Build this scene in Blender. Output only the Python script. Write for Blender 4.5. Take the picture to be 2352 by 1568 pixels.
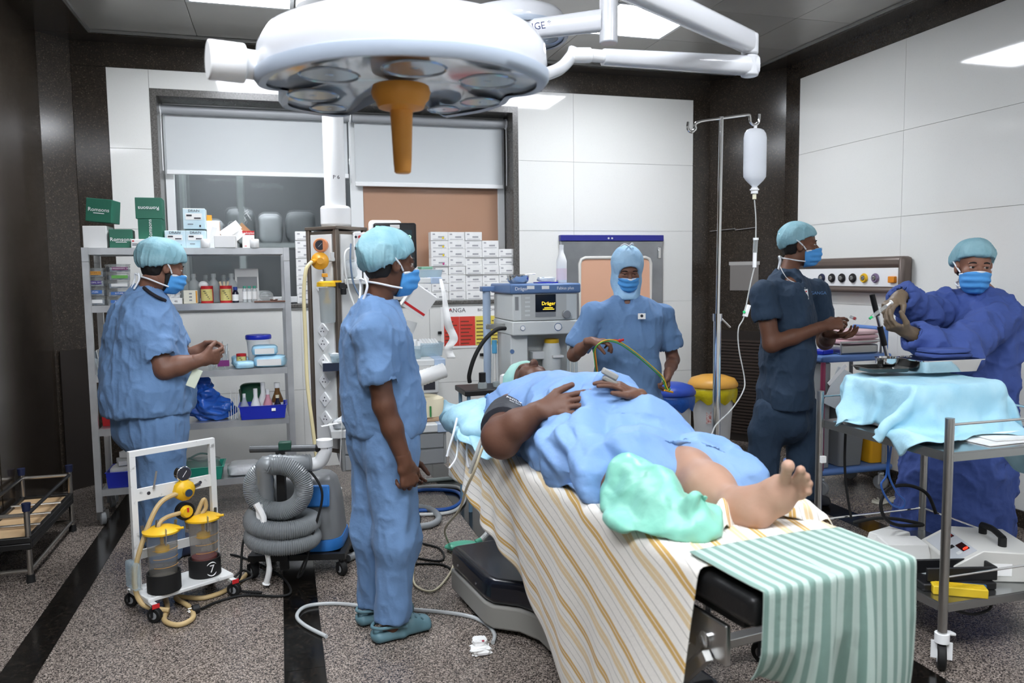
import bpy, math, random
import numpy as np
from mathutils import Matrix, Vector
random.seed(7); RNG = np.random.default_rng(7)
for o in list(bpy.data.objects): bpy.data.objects.remove(o, do_unlink=True)
SC = bpy.context.scene; COL = SC.collection; PI = math.pi
def R(d): return math.radians(d)
# ------------------------------------------------------------------ camera
FPX = 1800.0; CAMH = 1.5
def _cam_axes(yaw, pitch, roll):
    f = np.array([math.sin(yaw)*math.cos(pitch), math.cos(yaw)*math.cos(pitch), -math.sin(pitch)])
    r = np.array([math.cos(yaw), -math.sin(yaw), 0.]); d = np.cross(f, r)
    c, s = math.cos(roll), math.sin(roll)
    return np.array([c*r+s*d, -s*r+c*d, f])
CM = _cam_axes(R(16.35), R(4.91), R(.685)); CC = np.array([0, 0, CAMH])
def ray(px, py): return CM.T @ np.array([(px-1176)/FPX, (py-784)/FPX, 1.])
def at(px, py, Y): d = ray(px, py); return CC + d*(Y/d[1])          # point of the place at depth Y
def atx(px, py, X): d = ray(px, py); return CC + d*(X/d[0])
def atz(px, py, z=0.): d = ray(px, py); return CC + d*((z-CAMH)/d[2])
cam = bpy.data.objects.new('camera', bpy.data.cameras.new('camera')); COL.objects.link(cam)
cam.matrix_world = Matrix(((CM[0][0], -CM[1][0], -CM[2][0], 0), (CM[0][1], -CM[1][1], -CM[2][1], 0), (CM[0][2], -CM[1][2], -CM[2][2], CAMH), (0, 0, 0, 1)))
cam.data.sensor_width = 36; cam.data.lens = 36*FPX/2352; cam.data.clip_start = .02
cam.data.dof.use_dof = True; cam.data.dof.focus_distance = 4.0; cam.data.dof.aperture_fstop = 3.2
SC.camera = cam
# ------------------------------------------------------------------ world, exposure
w = bpy.data.worlds.new('world'); SC.world = w; w.use_nodes = True
w.node_tree.nodes['Background'].inputs[0].default_value = (.5, .52, .55, 1); w.node_tree.nodes['Background'].inputs[1].default_value = .15
vs = SC.view_settings; vs.view_transform = 'Standard'; vs.look = 'None'; vs.gamma = 1; vs.use_curve_mapping = False; vs.exposure = 0.1
LAMP = 44.0     # strength of the ceiling light panels
# ------------------------------------------------------------------ materials
def lin(c):
    if isinstance(c, str): c = tuple(int(c[i:i+2], 16) for i in (0, 2, 4))
    return tuple(((x/255)/12.92 if x/255 <= .04045 else ((x/255+.055)/1.055)**2.4) for x in c)
MATS = {}
def mat(name, col='808080', rough=.5, metal=0, var=None, bump=None, trans=0, alpha=1, emis=None, coat=0, spec=.5, sub=0, sheen=0, ior=1.45, aniso=None):
    if name in MATS: return MATS[name]
    m = bpy.data.materials.new(name); m.use_nodes = True; nt = m.node_tree; b = nt.nodes['Principled BSDF']; I = b.inputs
    c = lin(col); I['Base Color'].default_value = (*c, 1); I['Roughness'].default_value = rough; I['Metallic'].default_value = metal
    I['Specular IOR Level'].default_value = spec; I['IOR'].default_value = ior
    I['Transmission Weight'].default_value = trans; I['Alpha'].default_value = alpha; I['Coat Weight'].default_value = coat; I['Coat Roughness'].default_value = .08
    if sub: I['Subsurface Weight'].default_value = sub; I['Subsurface Radius'].default_value = (.02, .008, .005)
    if sheen: I['Sheen Weight'].default_value = sheen
    if emis: I['Emission Color'].default_value = (*lin(emis[0]), 1); I['Emission Strength'].default_value = emis[1]
    if var or bump:
        tc = nt.nodes.new('ShaderNodeTexCoord'); mp = nt.nodes.new('ShaderNodeMapping'); nt.links.new(tc.outputs['Object'], mp.inputs[0])
        if aniso: mp.inputs['Scale'].default_value = aniso
    if var:   # (scale, other colour, contrast lo, hi)
        n = nt.nodes.new('ShaderNodeTexNoise'); n.inputs['Scale'].default_value = var[0]; n.inputs['Detail'].default_value = 5; nt.links.new(mp.outputs[0], n.inputs['Vector'])
        r = nt.nodes.new('ShaderNodeValToRGB'); r.color_ramp.elements[0].position = var[2] if len(var) > 2 else .35; r.color_ramp.elements[1].position = var[3] if len(var) > 3 else .65
        r.color_ramp.elements[0].color = (*c, 1); r.color_ramp.elements[1].color = (*lin(var[1]), 1)
        nt.links.new(n.outputs['Fac'], r.inputs[0]); nt.links.new(r.outputs[0], I['Base Color'])
    if bump:
        n = nt.nodes.new('ShaderNodeTexNoise'); n.inputs['Scale'].default_value = bump[0]; n.inputs['Detail'].default_value = bump[2] if len(bump) > 2 else 3; nt.links.new(mp.outputs[0], n.inputs['Vector'])
        k = nt.nodes.new('ShaderNodeBump'); k.inputs['Strength'].default_value = bump[1]; k.inputs['Distance'].default_value = .01
        nt.links.new(n.outputs['Fac'], k.inputs['Height']); nt.links.new(k.outputs[0], I['Normal'])
    MATS[name] = m; return m
def granite(name, cols, scale, rough, fine=None):
    m = bpy.data.materials.new(name); m.use_nodes = True; nt = m.node_tree; b = nt.nodes['Principled BSDF']
    tc = nt.nodes.new('ShaderNodeTexCoord'); v = nt.nodes.new('ShaderNodeTexVoronoi'); v.inputs['Scale'].default_value = scale
    nt.links.new(tc.outputs['Object'], v.inputs['Vector'])
    s = nt.nodes.new('ShaderNodeSeparateColor'); nt.links.new(v.outputs['Color'], s.inputs[0])
    r = nt.nodes.new('ShaderNodeValToRGB'); r.color_ramp.interpolation = 'CONSTANT'; cr = r.color_ramp
    while len(cr.elements) < len(cols): cr.elements.new(.5)
    for e, (p, c) in zip(cr.elements, cols): e.position = p; e.color = (*lin(c), 1)
    nt.links.new(s.outputs[0], r.inputs[0])
    n = nt.nodes.new('ShaderNodeTexNoise'); n.inputs['Scale'].default_value = scale*.06; n.inputs['Detail'].default_value = 4; nt.links.new(tc.outputs['Object'], n.inputs['Vector'])
    mx = nt.nodes.new('ShaderNodeMix'); mx.data_type = 'RGBA'; mx.blend_type = 'MULTIPLY'; mx.inputs['Factor'].default_value = .35
    nt.links.new(r.outputs[0], mx.inputs['A']); nt.links.new(n.outputs['Fac'], mx.inputs['B']); nt.links.new(mx.outputs['Result'], b.inputs['Base Color'])
    b.inputs['Roughness'].default_value = rough; MATS[name] = m; return m
def stripes(name, base, bands, period, axis=0, rough=.85, bump=(60, .12)):
    # woven cloth whose stripes follow the UV map; bands = [(start, end, colour)] in metres within one period
    m = bpy.data.materials.new(name); m.use_nodes = True; nt = m.node_tree; b = nt.nodes['Principled BSDF']
    uv = nt.nodes.new('ShaderNodeUVMap'); s = nt.nodes.new('ShaderNodeSeparateXYZ'); nt.links.new(uv.outputs[0], s.inputs[0])
    q = nt.nodes.new('ShaderNodeMath'); q.operation = 'DIVIDE'; q.inputs[1].default_value = period; nt.links.new(s.outputs[axis], q.inputs[0])
    f = nt.nodes.new('ShaderNodeMath'); f.operation = 'FRACT'; nt.links.new(q.outputs[0], f.inputs[0])
    r = nt.nodes.new('ShaderNodeValToRGB'); cr = r.color_ramp; cr.interpolation = 'CONSTANT'
    st = [(0, base)]
    for a, e, c in bands: st += [(a/period, c), (e/period, base)]
    st = st[:31]
    while len(cr.elements) < len(st): cr.elements.new(.5)
    for e, (p, c) in zip(cr.elements, st): e.position = p; e.color = (*lin(c), 1)
    nt.links.new(f.outputs[0], r.inputs[0]); nt.links.new(r.outputs[0], b.inputs['Base Color'])
    b.inputs['Roughness'].default_value = rough; b.inputs['Sheen Weight'].default_value = .1
    n = nt.nodes.new('ShaderNodeTexNoise'); n.inputs['Scale'].default_value = bump[0]; k = nt.nodes.new('ShaderNodeBump'); k.inputs['Strength'].default_value = bump[1]; k.inputs['Distance'].default_value = .01
    tc = nt.nodes.new('ShaderNodeTexCoord'); nt.links.new(tc.outputs['Object'], n.inputs['Vector']); nt.links.new(n.outputs['Fac'], k.inputs['Height']); nt.links.new(k.outputs[0], b.inputs['Normal'])
    MATS[name] = m; return m
M_white = mat('white_paint', 'E6E6E4', .4); M_steel = mat('steel', 'B4B4B2', .28, 1, bump=(40, .03)); M_chrome = mat('chrome', 'D8D8D8', .1, 1)
M_black = mat('black_plastic', '141416', .45); M_blackrub = mat('black_rubber', '101010', .7); M_grey = mat('grey_plastic', '8A8C8E', .45)
M_lgrey = mat('light_grey_plastic', 'D2D4D3', .4); M_wplastic = mat('white_plastic', 'EDEEEE', .35); M_paper = mat('paper', 'F0F0EE', .8)
M_ink = mat('ink', '303038', .7); M_yel = mat('yellow_plastic', 'E8B820', .4); M_clear = mat('clear_plastic', 'F4F6F6', .08, trans=.92, ior=1.2, alpha=.55)
M_blue = mat('blue_plastic', '2333B8', .35); M_red = mat('red_plastic', 'C8282C', .4); M_navy = mat('navy_plastic', '1C2340', .45)
# ------------------------------------------------------------------ things, parts, meshes
ROOT = {}
def tag(o, label=None, cat=None, group=None, kind=None):
    if label: o['label'] = label
    if cat: o['category'] = cat
    if group: o['group'] = group
    if kind: o['kind'] = kind
    return o
def thing(name, label, cat, loc=(0, 0, 0), rz=0, group=None, rot=None):
    o = bpy.data.objects.new(name, None); COL.objects.link(o); o.empty_display_size = .1
    m = Matrix.Translation(Vector([float(x) for x in loc])) @ (rot.to_4x4() if rot is not None else Matrix.Rotation(rz, 4, 'Z'))
    o.matrix_world = m; ROOT[o] = m
    return tag(o, label, cat, group)
def frame(d, up=(0, 0, 1)):          # 3x3 with z along d
    z = Vector([float(x) for x in d]).normalized(); u = Vector(up)
    if abs(z.dot(u)) > .99: u = Vector((1, 0, 0))
    x = u.cross(z).normalized(); return Matrix((x, z.cross(x), z)).transposed()
def spline(pts, n=8, closed=False):
    P = [np.array(p, float) for p in pts]; out = []; N = len(P)
    if N < 3 and not closed: return P
    for i in range(N if closed else N-1):
        p0, p1, p2, p3 = (P[(i+k) % N] if closed else P[min(max(i+k, 0), N-1)] for k in (-1, 0, 1, 2))
        for j in range(n):
            t = j/n; out.append(.5*((2*p1)+(-p0+p2)*t+(2*p0-5*p1+4*p2-p3)*t*t+(-p0+3*p1-3*p2+p3)*t**3))
    if not closed: out.append(P[-1])
    return out
class MB:
    def __init__(s): s.v = []; s.f = []; s.mi = []; s.uv = None
    def add(s, v, f, mi=0):
        b = len(s.v); s.v += [tuple(float(c) for c in p) for p in v]; s.f += [tuple(i+b for i in q) for q in f]; s.mi += [mi]*len(f); return s
    def box(s, c, d, rot=None, mi=0, taper=1):
        x, y, z = d[0]/2, d[1]/2, d[2]/2; t = taper
        P = [(-x, -y, -z), (x, -y, -z), (x, y, -z), (-x, y, -z), (-x*t, -y*t, z), (x*t, -y*t, z), (x*t, y*t, z), (-x*t, y*t, z)]
        if rot is not None:
            if not isinstance(rot, Matrix): rot = Matrix.Rotation(rot, 3, 'Z')
            P = [tuple(rot @ Vector(p)) for p in P]
        return s.add([(p[0]+c[0], p[1]+c[1], p[2]+c[2]) for p in P], [(0, 3, 2, 1), (4, 5, 6, 7), (0, 1, 5, 4), (1, 2, 6, 5), (2, 3, 7, 6), (3, 0, 4, 7)], mi)
    def bx(s, x0, x1, y0, y1, z0, z1, mi=0): return s.box(((x0+x1)/2, (y0+y1)/2, (z0+z1)/2), (abs(x1-x0), abs(y1-y0), abs(z1-z0)), None, mi)
    def bar(s, a, b, wd, h, up=(0, 0, 1), mi=0):
        a, b = np.array(a, float), np.array(b, float); F = frame(b-a, up); return s.box((a+b)/2, (wd, h, np.linalg.norm(b-a)), F, mi)
    def cyl(s, a, b, r, r2=None, n=16, mi=0, caps=True):
        a, b = Vector([float(x) for x in a]), Vector([float(x) for x in b]); F = frame(b-a); r2 = r if r2 is None else r2; V = []
        for c, q in ((a, r), (b, r2)):
            for i in range(n): t = 2*PI*i/n; V.append(c + F @ Vector((q*math.cos(t), q*math.sin(t), 0)))
        f = [(i, (i+1) % n, n+(i+1) % n, n+i) for i in range(n)]
        if caps: f += [tuple(range(n-1, -1, -1)), tuple(range(n, 2*n))]
        return s.add(V, f, mi)
    def tube(s, pts, r, n=8, closed=False, sm=8, mi=0, rib=None):
        P = spline(pts, sm, closed) if sm else [np.array(p, float) for p in pts]
        P = [p for i, p in enumerate(P) if i == 0 or np.linalg.norm(p-P[i-1]) > 1e-6]; N = len(P); V = []; u = None
        for i in range(N):
            d = (P[(i+1) % N]-P[i-1]) if closed else P[min(i+1, N-1)]-P[max(i-1, 0)]
            d = d/max(np.linalg.norm(d), 1e-9)
            if u is None: u = np.cross(d, [0, 0, 1.] if abs(d[2]) < .9 else [1., 0, 0])
            u = u-d*np.dot(u, d); u /= max(np.linalg.norm(u), 1e-9); w = np.cross(d, u)
            q = r[int(i*(len(r)-1)/(N-1))] if isinstance(r, (list, tuple)) else r
            if rib: q = q*(1 if i % 2 else rib)
            for k in range(n): t = 2*PI*k/n; V.append(P[i]+q*(math.cos(t)*u+math.sin(t)*w))
        f = []
        for i in range(N if closed else N-1):
            j = (i+1) % N; f += [(i*n+k, i*n+(k+1) % n, j*n+(k+1) % n, j*n+k) for k in range(n)]
        if not closed: f += [tuple(range(n-1, -1, -1)), tuple(range((N-1)*n, N*n))]
        return s.add(V, f, mi)
    def lathe(s, prof, c=(0, 0, 0), n=24, rot=None, mi=0, sx=1, sy=1, arc=None):
        V = []; c = Vector([float(x) for x in c])
        for r, z in prof:
            for i in range(n):
                t = 2*PI*i/n; p = Vector((r*math.cos(t)*sx, r*math.sin(t)*sy, z)); V.append(c+(rot @ p if rot is not None else p))
        f = []
        for j in range(len(prof)-1): f += [(j*n+i, j*n+(i+1) % n, (j+1)*n+(i+1) % n, (j+1)*n+i) for i in range(n)]
        if prof[0][0] > 1e-5: f.append(tuple(range(n-1, -1, -1)))
        if prof[-1][0] > 1e-5: f.append(tuple(range((len(prof)-1)*n, len(prof)*n)))
        return s.add(V, f, mi)
    def prism(s, poly, h0, h1, o=(0, 0, 0), rot=None, mi=0):     # polygon in local xy extruded along z
        n = len(poly); o = Vector([float(x) for x in o]); V = []
        for z in (h0, h1):
            for p in poly: q = Vector((p[0], p[1], z)); V.append(o+(rot @ q if rot is not None else q))
        return s.add(V, [tuple(range(n-1, -1, -1)), tuple(range(n, 2*n))]+[(i, (i+1) % n, n+(i+1) % n, n+i) for i in range(n)], mi)
    def sph(s, c, r, n=16, m=10, rot=None, mi=0):
        r = (r, r, r) if not isinstance(r, (tuple, list)) else r; pr = [(math.sin(PI*j/m), -math.cos(PI*j/m)) for j in range(m+1)]
        S = Matrix.Diagonal(r); return s.lathe([(max(a, 1e-6), b) for a, b in pr], c, n, (rot @ S if rot is not None else S), mi)
    def build(s, name, m, parent=None, smooth=35, bevel=0, seg=2, world=False):
        v = s.v
        if world and parent is not None:
            rt = parent
            while rt.parent is not None: rt = rt.parent
            iv = ROOT[rt].inverted(); v = [tuple(iv @ Vector(p)) for p in v]
        me = bpy.data.meshes.new(name); me.from_pydata(v, [], s.f)
        for q in (m if isinstance(m, (list, tuple)) else [m]): me.materials.append(q)
        if any(s.mi): me.polygons.foreach_set('material_index', s.mi)
        if s.uv is not None:
            l = me.uv_layers.new(name='UVMap'); idx = np.zeros(len(me.loops), dtype=np.int32); me.loops.foreach_get('vertex_index', idx)
            l.data.foreach_set('uv', np.asarray(s.uv, np.float32)[idx].ravel())
        me.validate(); 
        if smooth:
            me.polygons.foreach_set('use_smooth', [True]*len(me.polygons)); me.set_sharp_from_angle(angle=R(smooth))
        me.update(); o = bpy.data.objects.new(name, me); COL.objects.link(o); o.parent = parent
        if bevel:
            b = o.modifiers.new('bevel', 'BEVEL'); b.width = bevel; b.segments = seg; b.limit_method = 'ANGLE'; b.angle_limit = R(40); b.use_clamp_overlap = True
        if parent is None: ROOT[o] = Matrix.Identity(4)
        return o
def recenter(o):      # put a one-mesh thing's origin at the middle of its base
    me = o.data; n = len(me.vertices); a = np.zeros(n*3); me.vertices.foreach_get('co', a); a = a.reshape(-1, 3)
    c = (a.min(0)+a.max(0))/2; c[2] = a[:, 2].min(); me.vertices.foreach_set('co', (a-c).ravel()); o.location = c; ROOT[o] = Matrix.Translation(Vector(c)); return o
def copy_tree(o, parent=None):
    c = o.copy(); COL.objects.link(c); c.parent = parent
    for ch in list(o.children): copy_tree(ch, c)
    return c
def text(name, s, size, m, parent, pos, rot, align='CENTER', ext=.0004, sx=1):
    cu = bpy.data.curves.new(name, 'FONT'); cu.body = s; cu.size = size; cu.extrude = ext; cu.align_x = align; cu.align_y = 'CENTER'; cu.resolution_u = 2
    t = bpy.data.objects.new(name+'_tmp', cu); COL.objects.link(t); dg = bpy.context.evaluated_depsgraph_get()
    me = bpy.data.meshes.new_from_object(t.evaluated_get(dg)); bpy.data.objects.remove(t, do_unlink=True)
    me.name = name; me.materials.clear(); me.materials.append(m); me.transform(Matrix.Translation(Vector([float(x) for x in pos])) @ rot.to_4x4() @ Matrix.Diagonal((sx, 1, 1, 1)))
    o = bpy.data.objects.new(name, me); COL.objects.link(o); o.parent = parent; return o
FRONT = Matrix(((1, 0, 0), (0, 0, -1), (0, 1, 0)))     # text / polygons in the xz plane seen from -y  (local z -> -y)
TOPV = Matrix.Identity(3)
def struct(name, mb, m, parent=None, **k):
    o = mb.build(name, m, parent, **k)
    if parent is None: o['kind'] = 'structure'
    return o
def piece(name, me_cache, parent, loc, dims, m, bevel=.0015):      # a small box piece; alike pieces share their mesh
    key = (name, tuple(round(d, 4) for d in dims), m.name)
    if key not in me_cache:
        o = MB().box((0, 0, 0), dims).build(name, m, parent, bevel=0); me_cache[key] = o.data
    else:
        o = bpy.data.objects.new(name, me_cache[key]); COL.objects.link(o); o.parent = parent
    o.location = loc; return o
PC = {}
# ================================================================== the room
XL, XR, YB, YF, ZC = -1.53, 4.08, 6.30, -1.7, 3.2
M_fg = granite('floor_granite', [(0, '35302D'), (.2, '655C56'), (.4, '857A72'), (.6, '9C9086'), (.78, 'B4A89E'), (.9, '524B47')], 240, .26)
M_fb = granite('floor_black_granite', [(0, '0C0B0A'), (.4, '14120F'), (.75, '1C1814'), (.93, '2E2620')], 120, .16)
M_dk = granite('wall_dark_granite', [(0, '312B25'), (.45, '39322B'), (.8, '433B33'), (.96, '5C5348')], 170, .16)
M_wp = mat('wall_white_stone', 'E6E6E2', .05, var=(220, 'D8D8D3', .6, .8)); M_joint = mat('joint_grey', 'C8C8C4', .8)
M_ceil = mat('ceiling_metal', 'B4B2AD', .3, .3, var=(1.2, 'A6A49F')); M_lightp = mat('light_panel', 'FFFFFF', .5, emis=('F4F8FF', LAMP))
M_gframe = mat('window_granite', '4A4744', .25, var=(90, '6A6864')); M_alu = mat('window_white_frame', 'E2E4E4', .35)
fl = struct('floor', MB().bx(XL-.5, XR+.3, YF-.2, YB+.4, -.1, -.006), mat('floor_bed', '4A4644', .8))
SX = [(-1.085, -.945), (-.04, .113), (1.035, 1.195), (2.13, 2.29), (3.19, 3.37)]     # black granite bands
xs = [XL-.45]+[x for b in SX for x in b]+[XR+.25]
for i in range(0, len(xs), 2):
    a, b = xs[i]+.001, xs[i+1]-.001; y = YF-.1
    while y < YB+.3:
        h = .9; piece('floor_slab', PC, fl, ((a+b)/2, y+h/2, -.003), (b-a, h-.0015, .006), M_fg); y += h
for a, b in SX:
    y = YF-.1
    while y < YB+.3: piece('border_strip', PC, fl, ((a+b)/2, y+.6, -.003), (b-a-.001, 1.1985, .006), M_fb); y += 1.2
# ceiling: metal tiles on a grid, light panels let in, dark granite cornice round the edge
ce = struct('ceiling', MB().bx(XL-.3, XR+.3, YF-.3, YB+.6, ZC+.02, ZC+.12), mat('ceiling_void', '2A2A2A', .8))
GX = [-1.2, -.505, .145, .8, 1.45, 2.10, 2.735, 3.41, 3.87]; GY = [6.1, 5.36, 4.70, 4.04, 3.38, 2.72, 2.06, 1.40, .74, .08, -.58, -1.24, YF]
LIGHTS = {(1, 1), (5, 1), (1, 8), (5, 8), (1, 5), (3, 7), (0, 7)}  # both third-row panels are out of view, added to brighten the near side
LB = []
for i in range(len(GX)-1):
    for j in range(len(GY)-1):
        a, b, d, c = GX[i], GX[i+1], GY[j], GY[j+1]
        if (i, j) in LIGHTS: LB.append((a, b, c, d)); continue
        piece('ceiling_tile', PC, ce, ((a+b)/2, (c+d)/2, ZC+.01), (b-a-.004, d-c-.004, .02), M_ceil)
for n, (a, b, c, d) in enumerate(LB):
    row = 'nearest the window wall' if c > 4 else ('over the middle of the room' if c > 1.5 else ('added as unseen fill in the third row' if c > .5 else 'farthest from the window wall')); side = 'outermost left' if a < -1 else ('left hand' if a < .5 else ('central' if a < 2 else 'right hand'))
    t = thing('ceiling_light', f'square white {side} ceiling light panel {row}', 'light', ((a+b)/2, (c+d)/2, ZC), 0, 'square ceiling light panels')
    w2, h2 = (b-a)/2-.004, (d-c)/2-.004
    fr = MB()
    for x0, x1, y0, y1 in ((-w2, w2, -h2, -h2+.025), (-w2, w2, h2-.025, h2), (-w2, -w2+.025, -h2+.025, h2-.025), (w2-.025, w2, -h2+.025, h2-.025)): fr.bx(x0, x1, y0, y1, -.004, .02)
    fr.build('frame', M_alu, t, smooth=0)
    MB().bx(-w2+.025, w2-.025, -h2+.025, h2-.025, .004, .016).build('diffuser', M_lightp, t, smooth=0)
# cornice
CO = MB()
CO.bx(XL-.1, XR+.1, 6.1, YB+.1, ZC-.03, ZC+.03).bx(XL-.1, -1.2, YF, 6.1, ZC-.03, ZC+.03).bx(3.87, XR+.1, YF, 6.1, ZC-.03, ZC+.03)
struct('trim_1', CO, M_dk, bevel=.004)
LD = MB(); LD.bx(-1.2, 3.87, 6.085, 6.1, ZC-.022, ZC-.002).bx(-1.2, -1.185, YF, 6.085, ZC-.022, ZC-.002).bx(3.855, 3.87, YF, 6.085, ZC-.022, ZC-.002)
struct('trim_2', LD, mat('ceiling_angle_metal', '9A9A98', .3, .6), smooth=0)
# back wall with the window opening
WX0, WX1, WZ0, WZ1 = -.862, 1.918, 1.292, 2.868
B = MB()
B.bx(XL-.3, WX0, YB+.004, YB+.3, 0, ZC).bx(WX1, XR+.3, YB+.004, YB+.3, 0, ZC).bx(WX0, WX1, YB+.004, YB+.3, 0, WZ0).bx(WX0, WX1, YB+.004, YB+.3, WZ1, ZC)
wb = struct('wall_back', B, M_joint, smooth=0)
def wpan(x0, x1, z0, z1, m=M_wp, n='wall_panel', e=0): piece(n, PC, wb, ((x0+x1)/2, YB-.003-e/2, (z0+z1)/2), (x1-x0-.0025, .014+e, z1-z0-.0025), m)
zs = [0, .62, 1.245, 1.86, 2.435, 3.0]
for k in range(5):
    z0, z1 = zs[k], zs[k+1]
    for x0, x1 in ((-1.14, WX0-.0), (WX1, 2.405), (2.405, 3.53)):
        if z0 < 2.9: wpan(x0, x1, z0, z1)
    if z1 <= 1.25:
        for x0, x1 in ((WX0, .14), (.14, 1.15), (1.15, WX1)): wpan(x0, x1, z0, z1)
wpan(WX0, WX1, 1.245, WZ0); wpan(WX0, WX1, WZ1, 3.0)
for x0, x1, z0, z1 in ((-1.36, -1.14, 0, 3.0), (3.53, 3.69, 0, 3.0), (-1.36, 3.69, 3.0, 3.2)): wpan(x0, x1, z0, z1, M_dk, 'granite_panel', .004)
# corner columns (chamfered) and side walls
def vslab(name, a, b, th, z0, z1, m, parent=None):
    a, b = np.array(a, float), np.array(b, float); d = (b-a)/np.linalg.norm(b-a); n = np.array([d[1], -d[0]])
    P = [a, b, b-n*th, a-n*th]; mb = MB().prism([tuple(p) for p in P], z0, z1); return struct(name, mb, m, parent, smooth=0)
vslab('wall_corner_left', (-1.53, 6.12), (-1.36, 6.29), .2, 0, ZC, M_dk)
wcr = vslab('wall_corner_right', (3.69, 6.295), (4.07, 5.72), .2, 0, ZC, M_dk)
wl = struct('wall_left', MB().bx(XL-.3, XL-.004, YF-.2, 6.2, 0, ZC), M_dk, smooth=0)
for y0, y1 in ((4.9, 6.1), (3.6, 4.88), (2.3, 3.58), (1.0, 2.28), (-.3, .98), (-1.7, -.32)): piece('granite_panel', PC, wl, (XL-.004, (y0+y1)/2, 1.6), (.02, y1-y0, 3.18), M_dk)
wr = struct('wall_right', MB().bx(XR+.006, XR+.3, YF-.2, 5.8, 0, ZC), M_joint, smooth=0)
ys = [5.545, 4.425, 3.3, 2.2, 1.1, 0, -1.1, YF]; zr = [.10, .62, 1.245, 1.86, 2.435, 3.04]
for k in range(len(ys)-1):
    for j in range(5): piece('wall_panel', PC, wr, (XR, (ys[k]+ys[k+1])/2, (zr[j]+zr[j+1])/2), (.014, ys[k]-ys[k+1]-.0025, zr[j+1]-zr[j]-.0025), M_wp)
piece('granite_panel', PC, wr, (XR, 5.64, 1.6), (.018, .185, 3.2), M_dk); piece('granite_panel', PC, wr, (XR, (5.545+YF)/2, 3.12), (.018, 5.545-YF, .16), M_dk)
struct('baseboard_right', MB().bx(XR-.016, XR+.008, YF, 5.545, 0, .1), M_dk, bevel=.003)
struct('wall_front', MB().bx(XL-.3, XR+.3, YF-.3, YF-.1, 0, ZC), mat('wall_front_white', 'DADAD6', .3), smooth=0)
# air-return grilles low on the two corner columns
d = np.array([.38, -.575]); d /= np.linalg.norm(d); nrm = np.array([-.834, -.551])
gp = np.array([3.69, 6.295])+d*.34+nrm*.006; ga = math.atan2(d[1], d[0])
gr = struct('trim_3', MB().box((gp[0], gp[1], .49), (.56, .012, .98), ga), mat('grille_dark', '241E1A', .5), smooth=0)
M_slat = mat('grille_brown', '3A302B', .45)
for k in range(30): 
    z = .08+k*.028; p = np.array([3.69, 6.295])+d*.34+nrm*.017
    MB().box((p[0], p[1], z), (.5, .01, .016), ga).build('slat', M_slat, gr, smooth=0)
gl = struct('trim_4', MB().box((-1.43, 6.195, .5), (.012, .2, 1.0), R(-45)), MATS['grille_dark'], smooth=0)
# window: granite reveal, sill, white frame, mullion, glass, brown film panel
Wn = struct('window_1', MB().bx(WX0, WX1, YB-.012, YB+.3, WZ1-.05, WZ1).bx(WX0, WX0+.045, YB-.012, YB+.3, WZ0, WZ1-.05).bx(WX1-.045, WX1, YB-.012, YB+.3, WZ0, WZ1-.05), M_gframe, smooth=0)
MB().bx(WX0-.02, WX1+.02, YB-.03, YB+.3, WZ0-.03, WZ0).build('window_sill', M_gframe, Wn, bevel=.004)
f = MB(); y0, y1 = YB+.24, YB+.28; ax, bx_ = WX0+.05, WX1-.05; XM = .62
for q in ((ax, ax+.06), (XM-.05, XM+.05), (bx_-.06, bx_)): f.bx(q[0], q[1], y0, y1, WZ0+.005, WZ1-.05)
f.bx(ax, bx_, y0+.002, y1-.002, WZ1-.1, WZ1-.05).bx(ax, bx_, y0+.002, y1-.002, WZ0+.002, WZ0+.05); f.build('window_frame', M_alu, Wn, bevel=.003)
M_glass = mat('window_glass', 'E8F0EE', .02, trans=1, ior=1.45, alpha=.35)
MB().bx(ax+.06, XM-.05, y0+.015, y0+.02, WZ0+.05, WZ1-.1).build('pane', M_glass, Wn, smooth=0)
MB().bx(XM+.05, bx_-.06, y0+.015, y0+.02, WZ0+.05, WZ1-.1).build('pane', mat('brown_film', 'B08A72', .12, spec=.6), Wn, smooth=0)
# two roller blinds in the reveal
M_blind = mat('blind_cloth', 'CDD1D2', .6)
for a, b, zb, lb in ((ax+.0, .57, 2.282, 'left'), (.59, bx_-.01, 2.222, 'right')):
    t = thing('roller_blind', f'pale grey roller blind half lowered on the {lb} side of the window', 'blind', ((a+b)/2, YB+.17, zb), 0, 'roller blinds of the window'); h = (b-a)/2; top = WZ1-.11-zb
    MB().cyl((-h, 0, top), (h, 0, top), .035, n=20).build('roller', mat('blind_roller', 'A8ABAE', .4), t)
    MB().bx(-h+.02, h-.02, .026, .03, .03, top).build('cloth', M_blind, t, smooth=0)
    MB().bx(-h+.015, h-.015, .016, .038, 0, .034).build('bottom_bar', M_wplastic, t, bevel=.004)
    for sx in ((-1, 1) if lb == 'left' else (1,)):
        MB().cyl((sx*(h-.0), 0, top), (sx*(h+.012), 0, top), .042, n=18).build('bracket', M_wplastic, t)
        MB().tube([(sx*(h-.0), -.03, top), (sx*(h-.0), -.04, .25), (sx*(h-.0), -.03, .02)], .004, n=5).build('bead_chain', M_wplastic, t)
# the store room behind the left pane
st = struct('wall_store', MB().bx(-1.6, .75, 8.0, 8.1, .4, 3.0).bx(-1.7, -1.6, YB+.31, 8.1, .4, 3).bx(.66, .76, YB+.31, 8.0, .4, 3).bx(-1.6, .66, YB+.31, 8.0, 2.98, 3.05).bx(-1.6, .66, YB+.31, 8.0, .38, .42), mat('store_wall', '55585A', .6), smooth=0)

t = thing('ceiling_light', 'added fill lamp on the ceiling of the store room behind the glass', 'light', (-.4, 7.0, 2.975), 0); MB().bx(-.4, .4, -.05, .05, -.04, 0).build('diffuser', mat('store_fill_lamp', 'FFFFFF', .5, emis=('F4F8FF', 110)), t, smooth=0)  # lamp added only to brighten what stands behind the glass
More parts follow.
